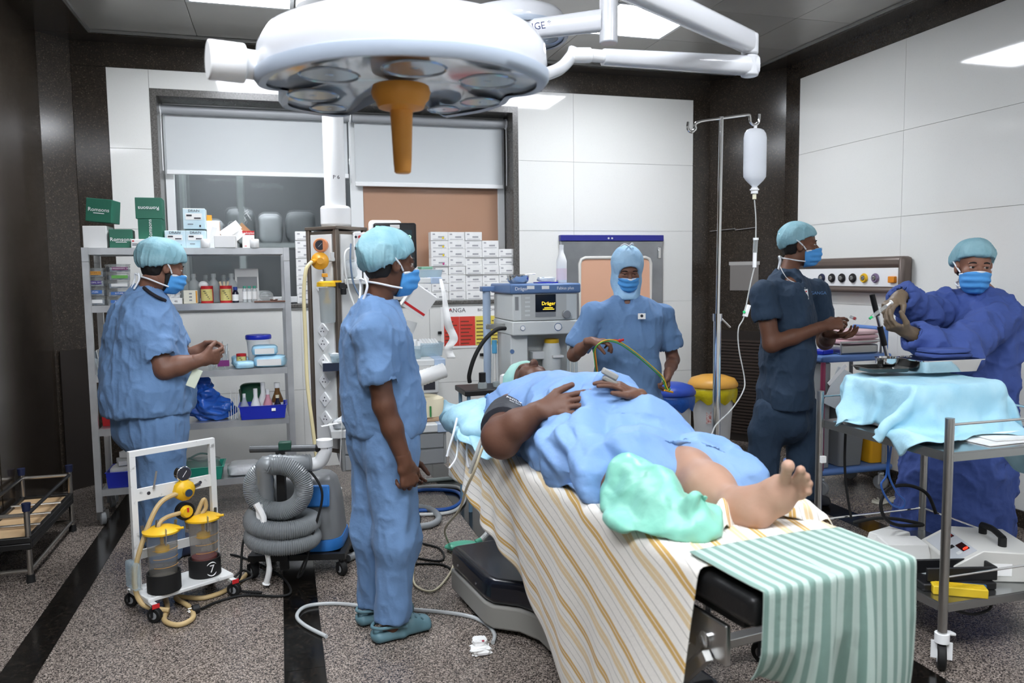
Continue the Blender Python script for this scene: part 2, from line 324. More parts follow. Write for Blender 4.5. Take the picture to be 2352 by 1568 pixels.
# ================================================================== surgical lights
M_lw = mat('lamp_white', 'CACCD0', .25, coat=.3); M_lb = mat('lamp_rim_blue_grey', 'A9B4C2', .3); M_lg = mat('lamp_glass', 'C2CAD4', .1, coat=.6, var=(5, 'A8B2BE'))
M_lens = mat('lamp_reflector', 'A4B0BC', .16, .6); M_or = mat('orange_handle', 'E29C42', .45, var=(8, 'D89238'))
OUT = [(-.365, .02), (-.345, .075), (-.302, .10), (-.305, .2), (-.295, .31), (-.20, .385), (-.125, .395), (-.095, .33), (-.05, .17), (.014, .085), (.075, .13), (.135, .24), (.185, .325), (.21, .315), (.285, .22), (.318, .11), (.315, .02), (.355, -.02), (.368, -.1), (.33, -.2), (.22, -.30), (.1, -.345), (.0, -.345), (-.1, -.325), (-.22, -.26), (-.33, -.12)]
def surg_light(name, label, loc, s, rot):
    t = thing(name, label, 'surgical light', loc, 0, 'surgical lights', rot=rot)
    P = [p[:2]*s for p in spline([(*p, 0) for p in OUT], 5, True)]; n = len(P); c = np.array([0., -.0])
    def ring(k, z): return [(*(c+(p-c)*k), z) for p in P]
    def loft(rs, mb, cap0=False, cap1=True):
        V = [v for r in rs for v in r]; F = [(j*n+i, j*n+(i+1) % n, (j+1)*n+(i+1) % n, (j+1)*n+i) for j in range(len(rs)-1) for i in range(n)]
        V2 = V+[(0, 0, rs[-1][0][2]), (0, 0, rs[0][0][2])]; b = (len(rs)-1)*n
        if cap1: F += [(b+i, b+(i+1) % n, len(V)) for i in range(n)]
        if cap0: F += [((i+1) % n, i, len(V)+1) for i in range(n)]
        return mb.add(V2, F)
    loft([ring(.985, .02*s), ring(1.0, .04*s), ring(.985, .085*s), ring(.93, .118*s), ring(.8, .135*s), ring(.4, .15*s)], MB()).build('housing', M_lw, t, smooth=60)
    loft([ring(.93, -.012*s), ring(.985, -.014*s), ring(1.012, .0), ring(1.012, .018*s), ring(.985, .022*s)], MB(), False, False).build('rim', M_lb, t, smooth=60)
    loft([ring(.6, .012*s), ring(.94, -.004*s)], MB(), True, False).build('glass_cover', M_lg, t, smooth=60)
    for k, (x, y, r) in enumerate([(-.22, .12, .07), (-.17, .28, .055), (.16, .22, .05), (.24, .1, .06), (.2, -.14, .075), (.0, -.22, .08), (-.19, -.11, .075)]):
        MB().lathe([(r*s, -.013*s), (r*s*.94, -.016*s), (r*s*.85, -.008*s), (r*s*.45, -.004*s), (r*s*.3, -.012*s), (.001, -.014*s)], (x*s, y*s, 0), 20).build('lens', M_lens, t)
    return t
z0 = 2.0
L1 = surg_light('surgical_light', 'large white operating light with an orange handle above the patient table', (.322, 2.11, z0), 1.0, Matrix.Rotation(R(-14), 3, 'Z') @ Matrix.Rotation(R(14), 3, 'Z'))
hd = MB().lathe([(.001, -.005), (.074, -.005), (.078, -.02), (.074, -.035), (.066, -.045), (.06, -.06), (.03, -.068), (.029, -.085), (.027, -.13), (.024, -.2), (.022, -.226), (.018, -.23), (.001, -.23)], (0, 0, 0), 32).build('handle', M_or, L1)
MB().cyl((-.36, .03, .035), (-.40, .02, .035), .036, n=24).cyl((-.39, .02, .035), (-.475, .0, .035), .048, n=28).build('side_knob', M_wplastic, L1, bevel=.004)
def wp(L, p): return tuple(np.array(p)-np.array(L.location))
J = at(1340, 126, 2.45); J2 = at(1722, 145, 2.45); LL = L1
a0 = at(1190, 190, 2.30); a0[2] = z0+.05
arm = MB().tube([wp(LL, p) for p in (a0, at(1235, 178, 2.38), at(1285, 158, 2.44), at(1312, 130, 2.45), at(1320, 112, 2.45))], .02, n=14).build('yoke_tube', M_lw, L1)
MB().cyl(wp(LL, at(1312, 127, 2.45)), wp(LL, at(1356, 127, 2.45)), .024, n=20).cyl(wp(LL, at(1356, 127, 2.45)), wp(LL, at(1392, 130, 2.45)), .02, n=20).build('swivel_joint', M_wplastic, L1, bevel=.003)
def taper_arm(mb, a, b, wa, ha, wb, hb):
    a, b = np.array(a, float), np.array(b, float); F = np.array(frame(b-a)); x, y = F[:, 0], F[:, 1]; V = []
    for c, w_, h_ in ((a, wa, ha), (a*.5+b*.5, (wa+wb)/2*1.0, (ha+hb)/2), (b, wb, hb)):
        for k in range(12):
            t = 2*PI*k/12; cx, sy = math.cos(t), math.sin(t); e = .6
            V.append(c+x*(w_/2*math.copysign(abs(cx)**e, cx))+y*(h_/2*math.copysign(abs(sy)**e, sy)))
    F2 = [(j*12+i, j*12+(i+1) % 12, (j+1)*12+(i+1) % 12, (j+1)*12+i) for j in range(2) for i in range(12)]+[tuple(range(11, -1, -1)), tuple(range(24, 36))]
    mb.add(V, F2); return mb
taper_arm(MB(), wp(LL, at(1385, 131, 2.45)), wp(LL, at(1735, 152, 2.45)), .05, .05, .06, .066).build('spring_arm', M_lw, L1, smooth=50)
pv = at(1722, 130, 2.45)
MB().cyl(wp(LL, (pv[0], 2.45, at(1722, 176, 2.45)[2])), wp(LL, (pv[0], 2.45, at(1722, 128, 2.45)[2])), .03, n=24).build('elbow_lower', M_lw, L1, bevel=.006)
MB().cyl(wp(LL, (pv[0], 2.45, at(1722, 126, 2.45)[2])), wp(LL, (pv[0], 2.45, at(1722, 78, 2.45)[2])), .029, n=24).build('elbow_upper', M_lw, L1, bevel=.006)
ux = np.array([pv[0], 2.45, at(1722, 98, 2.45)[2]]); ue = atz(1490, -10, ux[2]); AX = ux+(ue-ux)*1.75
taper_arm(MB(), wp(LL, ux), wp(LL, AX), .055, .075, .055, .08).build('extension_arm', M_lw, L1, smooth=50)
for q, w_, h_ in ((.33, .05, .03), (.5, .035, .035)):
    p = ux+(AX-ux)*q; F = frame(AX-ux)
MB().cyl(wp(LL, (AX[0], AX[1], AX[2]-.06)), wp(LL, (AX[0], AX[1], ZC-.002)), .055, n=24).build('ceiling_column', M_lw, L1)
MB().lathe([(.14, 0), (.14, -.03), (.06, -.08)], wp(LL, (AX[0], AX[1], ZC-.002)), 28).build('ceiling_flange', M_lw, L1)
# second head, partly hidden behind the first
c2 = at(1172, 88, 3.3)
L2 = surg_light('surgical_light', 'smaller white operating light partly hidden behind the large one', tuple(c2), .66, Matrix.Rotation(R(30), 3, 'Z') @ Matrix.Rotation(R(-6), 3, 'X'))
MB().lathe([(.03, .09), (.05, .1), (.05, .13), (.02, .14)], (0, 0, 0), 20).build('hub', M_lw, L2)
iv2 = ROOT[L2].inverted()
def w2(p): return tuple(iv2 @ Vector([float(c) for c in p]))
pz = at(1398, 60, 2.9); top = ZC-.6
MB().cyl(w2((pz[0], 2.9, at(1398, 100, 2.9)[2])), w2((pz[0], 2.9, at(1398, -40, 2.9)[2])), .036, n=24).build('pivot_post', M_lw, L2, bevel=.005)
MB().cyl(w2((pz[0], 2.9, at(1398, -40, 2.9)[2])), w2((pz[0], 2.9, ZC-.002)), .03, n=20).build('drop_tube', M_lw, L2)
ae = at(1185, 72, 3.15)
taper_arm(MB(), w2(at(1385, 47, 2.9)), w2(ae), .05, .085, .05, .075).build('support_arm', M_lw, L2, smooth=50)
MB().tube([w2(ae), w2((ae+c2)/2+np.array([-.03, 0, .06])), (0, 0, .13)], .02, n=12).build('yoke_tube', M_lw, L2)
dv = (at(1250, 60, 3.05)-at(1195, 68, 3.05)); dv /= np.linalg.norm(dv)
tm = Matrix((tuple(dv), tuple(np.cross((0., -1, 0), dv)), (0, -1, 0))).transposed()
p = at(1250, 56, 3.03); p[1] = 3.0
text('lettering', 'STINGE *', .038, mat('navy_print', '1E2A5A', .6), L2, w2(at(1225, 62, 2.985)), (ROOT[L2].to_3x3().inverted() @ tm))
# ================================================================== steel rack and what stands on it
RK = thing('steel_rack', 'open stainless steel shelf rack loaded with medical supplies at the back wall', 'shelf', (-1.125, 5.19, 0), R(2.5))
RW, RD = 1.185, .44; SZ = [1.685, 1.34, .92, .592, .222]; M_rk = mat('rack_steel', 'CACCCE', .34, .65, var=(6, 'B6B8BA'))
for x in (.018, RW-.018):
    for y in (.018, RD-.018): MB().box((x, y, .845 if True else 0), (.036, .036, 1.52 if 1 else 0)).bx(x-.018, x+.018, y-.018, y+.018, 1.6, SZ[0]+.002).build('post', M_rk, RK, smooth=0)
for k, z in enumerate(SZ):
    m = MB().bx(.037, RW-.037, .0, RD, z-.006, z); m.bx(.037, RW-.037, 0, .004, z-.04, z-.006).bx(.037, RW-.037, RD-.004, RD, z-.04, z-.006).bx(.0365, .0405, .037, RD-.037, z-.04, z-.006).bx(RW-.0405, RW-.0365, .037, RD-.037, z-.04, z-.006)
    m.build('shelf', M_rk, RK, smooth=0)
def castor(parent, p, r=.05, ax=(1, 0, 0), wd=.03, m=M_blackrub, mf=None, hub=M_grey, fork=True):
    x, y, z = p; a = Vector(ax).normalized()
    w_ = MB().lathe([(r*.5, -wd/2), (r*.9, -wd/2), (r, -wd/2*.7), (r, wd/2*.7), (r*.9, wd/2), (r*.5, wd/2)], (x, y, z+r), 20, frame(a)).build('castor_wheel', m, parent)
    MB().cyl(Vector((x, y, z+r))-a*wd*.52, Vector((x, y, z+r))+a*wd*.52, r*.5, n=14).build('hub', hub, w_)
    if fork:
        f_ = MB()
        for sg in (-1, 1): f_.bar(tuple(Vector((x, y, z+r*.8))+a*sg*wd*.75), tuple(Vector((x, y, z+r*2.15))+a*sg*wd*.75), r*.55, .004, up=tuple(a.cross(Vector((0, 0, 1)))))
        f_.cyl((x, y, z+r*2.12), (x, y, z+r*2.4), r*.4, n=12); f_.build('castor_fork', mf or M_steel, parent)
for x in (.03, RW-.03):
    for y in (.03, RD-.03): castor(RK, (x, y, .0), .042, (.9, .3, 0), .03, M_grey)
def shx(px, Y=5.33): return at(px, 700, Y)[0]
def carton(name, label, cat, px0, px1, py0, py1, Y, dep, m, rz=0, zb=None, group=None, bevel=.003):
    a, b = at(px0, py1, Y), at(px1, py0, Y); w_ = b[0]-a[0]; h_ = abs(b[2]-a[2]); z = a[2] if zb is None else zb
    t = thing(name, label, cat, ((a[0]+b[0])/2, Y+dep/2, z+.0005), rz, group)
    MB().bx(-w_/2, w_/2, -dep/2, dep/2, 0, h_).build('carton', m, t, bevel=bevel, smooth=0); return t, w_, h_
def print_rows(t, w_, h_, dep, m, rows, name='printed_text'):
    mb = MB()
    for x0, x1, z0_, z1_ in rows: mb.bx(-w_/2+x0*w_, -w_/2+x1*w_, -dep/2-.0012, -dep/2-.0002, z0_*h_, z1_*h_)
    return mb.build(name, m, t, smooth=0)
M_green = mat('carton_green', '1E5C4A', .45, var=(3, '236650')); M_greend = mat('carton_white', 'E2E2E0', .6); M_drain = mat('carton_pale_blue', 'D6E8EE', .5, var=(5, 'C2DEE8'))
M_wprint = mat('white_print', 'F4F4F4', .6); z1 = SZ[0]; YT = 5.26
def shift(t, dz): t.location.z += dz
t, w_, h_ = carton('medicine_carton', 'plain white carton under the tilted green box at the rack end', 'box', 193, 246, 512, 563, 5.25, .16, M_greend, R(-4), z1)
t, w_, h_ = carton('medicine_carton', 'tilted dark green carton on top of the plain white one', 'box', 199, 257, 465, 518, 5.25, .17, M_green, R(-6), z1+.152)
t.rotation_euler = (0, R(5), R(-6)); t.location.z += .004; text('lettering', 'Romsons', .032, M_wprint, t, (0, -.0865, h_*.52), FRONT)
print_rows(t, w_, h_, .17, M_wprint, [(.3, .72, .36, .39)], 'caption_line')
t, w_, h_ = carton('medicine_carton', 'dark green carton standing on the rack beside the plain white one', 'box', 249, 300, 520, 563, 5.24, .17, M_green, R(4), z1)
text('lettering', 'Romsons', .032, M_wprint, t, (0, -.0865, h_*.45), FRONT); print_rows(t, w_, h_, .17, M_wprint, [(.28, .75, .3, .33)], 'caption_line')
t, w_, h_ = carton('medicine_carton', 'lower dark green carton of the pair with sideways lettering', 'box', 318, 371, 495, 541, 5.27, .16, M_green, 0, z1+.055)
text('lettering', 'Romsons', .032, M_wprint, t, (0, -.0815, h_*.5), FRONT @ Matrix.Rotation(R(90), 3, 'Z'))
t2, w2_, h2_ = carton('medicine_carton', 'topmost dark green carton with upside-down lettering', 'box', 310, 369, 446, 494, 5.27, .17, M_green, R(2), z1+.055+h_+.001)
text('lettering', 'Romsons', .032, M_wprint, t2, (0, -.0865, h2_*.5), FRONT @ Matrix.Rotation(PI, 3, 'Z'))
t, w_, h_ = carton('tape_carton', 'small flat white carton with a red mark in front of the green boxes', 'box', 301, 347, 543, 563, 5.215, .1, M_paper, 0, z1); print_rows(t, w_, h_, .1, M_red, [(.06, .16, .7, .85)], 'red_mark'); print_rows(t, w_, h_, .1, M_ink, [(.06, .5, .4, .48), (.06, .4, .25, .31)])
t, w_, h_ = carton('supply_carton', 'flat brown carton under the pair of green boxes', 'box', 312, 372, 542, 562, 5.34, .15, mat('cardboard', 'A98B66', .8), 0, z1); t.scale = (1, 1, 1); t.location.z = z1+.0005; t.children[0].scale = (1, 1, .052/h_)
for a, b, c, d, lb in ((379, 425, 522, 562, 'pale blue drain carton on the rack nearest the green boxes'), (427, 472, 522, 562, 'pale blue drain carton at the bottom of the stack of two'), (421, 470, 474, 521, 'pale blue drain carton on top of the stack of two')):
    t, w_, h_ = carton('drain_carton', lb, 'box', a, b, c, d, 5.27, .12, M_drain, 0, z1 if c > 500 else z1+.117, 'pale blue drain cartons')
    text('lettering', 'DRAIN', .022, M_ink, t, (0, -.0612, h_*.88), FRONT); print_rows(t, w_, h_, .12, M_paper, [(.12, .85, .45, .76)], 'label_panel'); print_rows(t, w_, h_, .122, M_ink, [(.16, .4, .62, .7), (.5, .8, .5, .56), (.2, .45, .22, .25), (.72, .8, .1, .2)])
t, w_, h_ = carton('supply_carton', 'tall white carton with an orange side beside the drain boxes', 'box', 474, 502, 497, 560, 5.33, .1, M_paper, R(6), z1); MB().bx(w_/2+.0002, w_/2+.0012, -.055, .055, h_*.3, h_*.95).build('orange_side', mat('orange_print', 'D89028', .5), t, smooth=0)
MB().box((-w_*.25, .02, h_+.02), (.03, .09, .035)).build('open_flap', MATS['orange_print'], t, smooth=0)
t, w_, h_ = carton('swab_carton', 'opened low white carton with raised paper flaps', 'box', 493, 541, 532, 560, 5.215, .1, M_paper, R(-3), z1)
MB().bar((-.02, 0, h_), (.08, .02, h_+.075), .06, .002, up=(0, 1, 0)).bar((.04, .03, h_), (.09, .04, h_+.045), .08, .002, up=(0, 1, 0)).bar((-w_/2, 0, h_), (-w_/2-.03, 0, h_+.01), .1, .002, up=(0, 1, 0)).build('flap', M_paper, t, smooth=0)
t, w_, h_ = carton('plaster_carton', 'red and white plaster carton with open lid at the rack end', 'box', 556, 582, 519, 558, 5.3, .09, M_paper, R(4), z1)
MB().bx(-w_/2-.0008, w_/2+.0008, -.0458, .0458, h_*.78, h_+.001).build('red_band', M_red, t, smooth=0); text('lettering', 'Leukoplast', .017, M_wprint, t, (0, -.0465, h_*.89), FRONT); print_rows(t, w_, h_, .09, M_red, [(.75, .85, .5, .56), (.15, .35, .1, .14)], 'red_mark')
MB().bar((-w_/2, .03, h_), (-w_/2+.03, .03, h_+.03), .08, .003, up=(0, 1, 0)).build('open_flap', MATS['cardboard'], t, smooth=0)
for px, lb in ((478, 'small white roll of tape beside the opened carton'), (590, 'small white roll of tape at the very end of the top shelf')):
    o = MB().lathe([(.012, 0), (.026, 0), (.028, .004), (.028, .05), (.026, .054), (.012, .054), (.012, 0)], (shx(px, 5.24), 5.24, z1+.0005), 18).build('tape_roll', M_paper); tag(recenter(o), lb, 'tape')
# second shelf
z2 = SZ[1]; lab = {'orange': mat('label_orange', 'D89838', .5), 'purple': mat('label_purple', '4C3A86', .5), 'blue': mat('label_blue', '3E6CB0', .5), 'white': M_paper, 'violet': mat('label_violet', '7E3A6E', .5), 'green': mat('label_green', '6CB052', .5)}
M_case = mat('clear_case', 'DADFDE', .15, trans=.6, alpha=.5, ior=1.2)
M_suture = mat('suture_packets', 'B8BEC4', .6, var=(60, '6E7C90'))
for px0, px1, lst in ((191, 238, ['white', 'blue', 'purple', 'orange']), (243, 292, ['blue', 'blue', 'white', 'green', 'violet'])):
    z = z2
    for k, cname in enumerate(lst):
        h_ = .057 if px0 < 240 else .05
        if k == len(lst)-1 or (cname == 'orange'): pass
        txt = {'orange': 'MONOCRYL 3-0', 'purple': '2.0 VICRYL 2317', 'violet': '3.0 MONOCRYL 2468', 'blue': 'SUTURE', 'white': '', 'green': ''}[cname]
        a, b = at(px0, 680, 5.26), at(px1, 680, 5.26); w_ = b[0]-a[0]; wh = 'bottom', 'second lowest', 'third', 'fourth', 'topmost'
        t = thing('suture_case', f'clear suture case with a {cname} label, {wh[k]} in the {"outer" if px0 < 240 else "inner"} stack', 'case', ((a[0]+b[0])/2, 5.34, z+.0005), R(3 if px0 < 240 else 8+3*k), 'clear suture cases')
        MB().bx(-w_/2, w_/2, -.07, .07, 0, h_-.008).build('case_body', M_case, t, bevel=.004); MB().bx(-w_/2-.002, w_/2+.002, -.072, .072, h_-.0078, h_-.001).build('lid', M_case, t, bevel=.002)
        MB().bx(-w_/2+.006, w_/2-.006, -.06, .06, .004, h_*.6).build('packets', M_suture, t, smooth=0)
        MB().bx(-w_*.38, w_*.38, -.0725, -.071, h_*.25, h_*.62).build('case_label', lab[cname], t, smooth=0)
        if txt: text('lettering', txt, .0125, M_wprint if cname != 'orange' else M_ink, t, (0, -.0732, h_*.43), FRONT)
        z += h_
def bottle(name, label, prof, loc, m, group=None, cap=None, capm=None, n=18, lbl=None, liquid=None, sc=1):
    t = thing(name, label, 'bottle', loc, 0, group); pr = [(r*sc, z*sc) for r, z in prof]
    MB().lathe([(.001, 0)]+pr, (0, 0, 0), n).build('bottle_body', m, t, smooth=50)
    if cap: MB().cyl((0, 0, cap[1]*sc), (0, 0, cap[2]*sc), cap[0]*sc, n=14).build('cap', capm or M_wplastic, t, bevel=.001)
    if lbl: MB().lathe([(lbl[0]*sc, lbl[1]*sc), (lbl[0]*sc, lbl[2]*sc)], (0, 0, 0), n).build('bottle_label', lbl[3], t)
    if liquid: MB().lathe([(.001, .002), (liquid[0]*sc, .003), (liquid[0]*sc, liquid[1]*sc), (.001, liquid[1]*sc)], (0, 0, 0), n).build('liquid', liquid[2], t)
    return t
BT = [(.03, .0), (.036, .006), (.036, .11), (.03, .135), (.014, .15), (.013, .165)]
M_sal = mat('saline_plastic', 'C9D0D0', .3, trans=.3, alpha=.75)
for k, px in enumerate((437, 456, 475, 492, 508, 524)):
    bottle('saline_bottle', ('first', 'second', 'third', 'fourth', 'fifth', 'sixth')[k]+' translucent saline bottle from the left behind the red tins', BT, (shx(px, 5.5)+.012*k-.03, 5.46 if k % 2 else 5.565, z2+.0005), M_sal, 'translucent saline bottles on the second shelf', (.016, .165, .19), M_sal, sc=.98 if k % 2 else .94)
M_tin = mat('tin_yellow', 'E0D48C', .4, var=(30, 'D6C878')); 
for px, py, zt, lb in ((476, 690, z2, 'red and yellow tin with cotton inside on the second shelf'), (520, 690, z2, 'red and yellow tin with wooden spatulas on the second shelf'), (549, 830, SZ[2], 'small red and yellow tin beside the white bucket')):
    s_ = 1 if zt == z2 else .82
    t = thing('powder_tin', lb, 'tin', (shx(px, 5.31), 5.33, zt+.0005), 0); MB().lathe([(.001, 0), (.038*s_, 0), (.038*s_, .108*s_), (.034*s_, .108*s_), (.034*s_, .06)], n=24).build('tin_body', M_red, t)
    m = MB(); 
    n_ = 12; V = []
    for zz in (.014*s_, .088*s_):
        for k in range(n_): th = R(-150+k*(120/(n_-1))); V.append((.0385*s_*math.cos(th), .0385*s_*math.sin(th), zz))
    m.add(V, [(k, k+1, n_+k+1, n_+k) for k in range(n_-1)]).build('tin_label', M_tin, t)
    mm = MB()
    for k in range(5): mm.bar((-.02+k*.008, -.0393*s_, .075-.012*k), (-.005+k*.006, -.0393*s_, .075-.012*k), .004, .0008, up=(0, 1, 0))
    mm.build('printed_text', M_ink, t)
    if px == 520:
        for k in range(3): MB().tube([(.01*k-.02, 0, .07), (.025*k-.035, 0, .135)], .007, n=8, sm=0).build('spatula', mat('pale_wood', 'E6D8B8', .7), t)
    elif px == 476: MB().sph((-.02, 0, .115), (.03, .025, .025), 10, 8).build('cotton', M_paper, t)
bottle('iodine_bottle', 'small dark bottle with blue cap beside the red tins', [(.018, 0), (.02, .003), (.02, .06), (.012, .075), (.01, .08)], (shx(542, 5.3), 5.29, z2+.0005), mat('dark_glass', '1B1A2C', .1), None, (.013, .08, .1), mat('blue_cap', '26408C', .4), lbl=(.0205, .012, .052, M_paper))
for k, px in enumerate((563, 574, 586)):
    bottle('serum_vial', ('clear tall vial nearest the dark bottle', 'clear tall vial in the middle of three', 'clear tall vial farthest from the dark bottle')[k], [(.013, 0), (.014, .002), (.014, .082), (.008, .09)], (shx(px, 5.3), 5.3, z2+.0005), mat('vial_glass', 'E4EAEA', .1, trans=.5, alpha=.7), 'clear tall vials', (.01, .09, .104), mat('teal_cap', '4FA890', .5), lbl=(.0145, .02, .07, M_paper))
t, w_, h_ = carton('ampoule_carton', 'cream ampoule carton with round print on the second shelf', 'box', 421, 452, 657, 688, 5.27, .08, mat('cream_carton', 'E8E4D2', .6), R(3), z2); print_rows(t, w_, h_, .08, lab['orange'], [(.86, .98, .05, .95)], 'orange_edge'); print_rows(t, w_, h_, .08, M_grey, [(.4, .6, .7, .8), (.4, .6, .45, .55), (.4, .6, .2, .3)])
t = thing('syringe_box', 'white open box of loose syringes on the second shelf', 'box', (shx(398, 5.28), 5.31, z2+.0005), 0); MB().bx(-.055, .055, -.06, .06, 0, .035).build('tray_body', M_paper, t, bevel=.003)
text('lettering', '46', .02, M_ink, t, (.02, -.0605, .016), FRONT)
for k in range(9): MB().cyl((-.045+.01*k, -.04, .04+.006*(k % 3)), (-.03+.008*k, .045, .06+.01*(k % 2)), .007, n=8).build('syringe', M_wplastic, t)
t = thing('kidney_dish', 'clear plastic pouch bundle at the end of the second shelf', 'pouch', (shx(612, 5.3), 5.32, z2+.0005), 0); MB().sph((0, 0, .038), (.045, .05, .037), 14, 8).build('pouch', M_case, t)
t = thing('instrument_tray', 'small flat brown tray with a steel dish near the rack post', 'tray', (shx(622, 5.25), 5.26, z2+.0005), 0); MB().bx(-.1, .09, -.04, .04, 0, .008).build('tray_base', mat('brown_plastic', '6A4638', .5), t, bevel=.002); MB().lathe([(.001, .0085), (.02, .0085), (.026, .018), (.024, .018), (.018, .011), (.001, .011)], (.02, 0, 0), 16).build('dish', M_steel, t)
t, w_, h_ = carton('glove_carton', 'white carton at the back of the second shelf behind the vials', 'box', 541, 592, 612, 688, 5.5, .08, M_greend, 0, z2); print_rows(t, w_, h_, .08, M_grey, [(.1, .95, .4, .75)], 'label_panel')
# third shelf
z3 = SZ[2]
def clear_bin(px0, px1, lblx, txt, label):
    a, b = at(px0, 860, 5.22), at(px1, 860, 5.22); w_ = b[0]-a[0]
    t = thing('packet_bin', label, 'bin', ((a[0]+b[0])/2, 5.33, z3+.0005), R(2), 'clear bins of sterile packets'); h_ = .1
    MB().bx(-w_/2, w_/2, -.1, -.096, 0, h_).bx(-w_/2, w_/2, .096, .1, 0, h_).bx(-w_/2, -w_/2+.004, -.096, .096, 0, h_).bx(w_/2-.004, w_/2, -.096, .096, 0, h_).bx(-w_/2, w_/2, -.1, .1, 0, .004).build('bin_body', M_case, t, smooth=0)
    for k in range(10):
        x = -w_/2+.012+(w_-.024)*k/9; MB().box((x, -.01+.02*(k % 3), .075+.01*(k % 4)), (.004, .15, .13), Matrix.Rotation(R(-14+5*(k % 5)), 3, 'Y')).build('packet', M_paper if k % 3 else mat('packet_blue_grey', 'C6D2DC', .6), t, smooth=0)
    MB().bx(lblx-.035, lblx+.035, -.1025, -.101, .022, .06).build('bin_label', mat('label_magenta', '7A2A72', .5), t, smooth=0)
    if txt: text('lettering', txt, .032, M_wprint, t, (lblx, -.103, .04), FRONT)
    return t
clear_bin(214, 266, 0.0, '6', 'clear bin of paper packets numbered 6 at the rack post'); clear_bin(478, 524, .03, '', 'clear bin of paper packets with a plain magenta label')
t = thing('bucket', 'white plastic bucket with a blue lid on the third shelf', 'bucket', (shx(590, 5.5), 5.53, z3+.0005), 0)
MB().lathe([(.001, 0), (.066, 0), (.076, .155), (.08, .155), (.08, .17)], n=28).build('bucket_body', M_wplastic, t); MB().lathe([(.082, .165), (.084, .168), (.084, .188), (.08, .194), (.001, .19)], n=28).build('lid', M_blue, t, smooth=40)
MB().bx(-.03, .01, -.0785, -.074, .07, .13).build('bucket_label', lab['green'], t)
M_pack = mat('blue_wrap', '9CD0EC', .5, var=(9, 'B8E2F4'), bump=(18, .6)); 
def softbox(d, amp, seed, nx=10, ny=8, nz=5):
    r = np.random.default_rng(seed); mb = MB(); V = []; m_, n_ = 12, 18
    for j in range(m_+1):
        ph = PI*j/m_-PI/2
        for i in range(n_):
            th = 2*PI*i/n_; e = .45; c = lambda q: math.copysign(abs(q)**e, q)
            k = 1+amp*(r.random()-.5)
            V.append((d[0]/2*c(math.cos(ph))*c(math.cos(th))*k, d[1]/2*c(math.cos(ph))*c(math.sin(th))*k, d[2]/2+d[2]/2*c(math.sin(ph))*(1 if j else 1)))
    F = [(j*n_+i, j*n_+(i+1) % n_, (j+1)*n_+(i+1) % n_, (j+1)*n_+i) for j in range(m_) for i in range(n_)]
    return mb.add(V, F)
zz = z3
for px, w_, h_, Y, dz, lb, sd in ((616, .2, .075, 5.32, 0, 'pale blue wrapped pack with a white sheet label at the bottom of the pair', 1), (604, .16, .065, 5.33, .076, 'pale blue wrapped pack lying on top of the other', 2), (556, .12, .045, 5.29, 0, 'flat pale blue wrapped roll at the shelf edge', 3), (546, .1, .07, 5.4, 0, 'bunched pale blue wrapped roll in front of the tin', 4)):
    t = thing('wrapped_pack', lb, 'pack', (shx(px, Y), Y, z3+dz+.0005), R(5*sd-10), 'pale blue wrapped packs'); softbox((w_, .15, h_), .09, sd).build('wrap', M_pack, t, smooth=60)
    if sd < 3: MB().box((0, -.0775, h_*.45), (w_*.75, .004, h_*.55)).build('paper_label', M_paper, t, smooth=0)
# fourth shelf
z4 = SZ[3]
M_bag = mat('blue_bag', '2457B8', .25, bump=(22, .9), var=(6, '2E68C8'), coat=.3)
BAGX = shx(463, 5.35)
def tray(name, label, px0, px1, zb, h_, Y, dep, m, rz=0, zr=None):
    a, b = at(px0, 960, Y), at(px1, 960, Y); w_ = b[0]-a[0]; t = thing(name, label, 'tray', ((a[0]+b[0])/2, Y+dep/2, zb+.0005), rz)
    def ring(wx, dy, z): return [(-wx, -dy, z), (wx, -dy, z), (wx, dy, z), (-wx, dy, z)]
    k = .9; rs = [ring(w_/2*k, dep/2*k, 0), ring(w_/2*.98, dep/2*.98, h_*.96), ring(w_/2*1.03, dep/2*1.03, h_*.97), ring(w_/2*1.03, dep/2*1.03, h_), ring(w_/2*.95, dep/2*.95, h_), ring(w_/2*k*.97, dep/2*k*.97, .005)]
    V = [v for r in rs for v in r]; F = [(j*4+i, j*4+(i+1) % 4, (j+1)*4+(i+1) % 4, (j+1)*4+i) for j in range(5) for i in range(4)]+[(3, 2, 1, 0), (20, 21, 22, 23)]
    MB().add(V, F).build('tray_body', m, t, bevel=.004); return t, w_
t, w_ = tray('supply_tray', 'deep blue tray holding bottles on the fourth shelf', 549, 660, z4, .088, 5.215, .2, M_blue); MB().box((w_*.22, -.1045, .06), (.025, .002, .018), Matrix.Rotation(R(-7), 3, 'X')).build('torn_sticker', M_paper, t)
SB = [(.024, 0), (.027, .004), (.027, .075), (.012, .115), (.011, .13)]
x0 = t.location.x
M_spray = mat('spray_plastic', 'D8DFE6', .3, trans=.3, alpha=.8)
bottle('spray_bottle', 'grey-white spirit bottle at the left in the blue tray', SB, (x0-.115, 5.29, z4+.0065), M_spray, None, (.01, .13, .155), M_wplastic, liquid=(.0275, .05, mat('blue_liquid', '8E9CC8', .2)))
bottle('spray_bottle', 'white squeeze bottle with shaped neck in the blue tray', SB, (x0-.045, 5.285, z4+.0065), M_wplastic, None, (.012, .13, .165), M_wplastic, sc=1.12, lbl=(.0275, .03, .06, lab['blue']))
bottle('spray_bottle', 'pink spirit bottle in the blue tray', SB, (x0+.03, 5.285, z4+.0065), mat('pink_bottle', 'E0A0AE', .3, trans=.2), None, (.011, .13, .16), M_wplastic, sc=1.1, lbl=(.0275, .02, .05, M_paper))
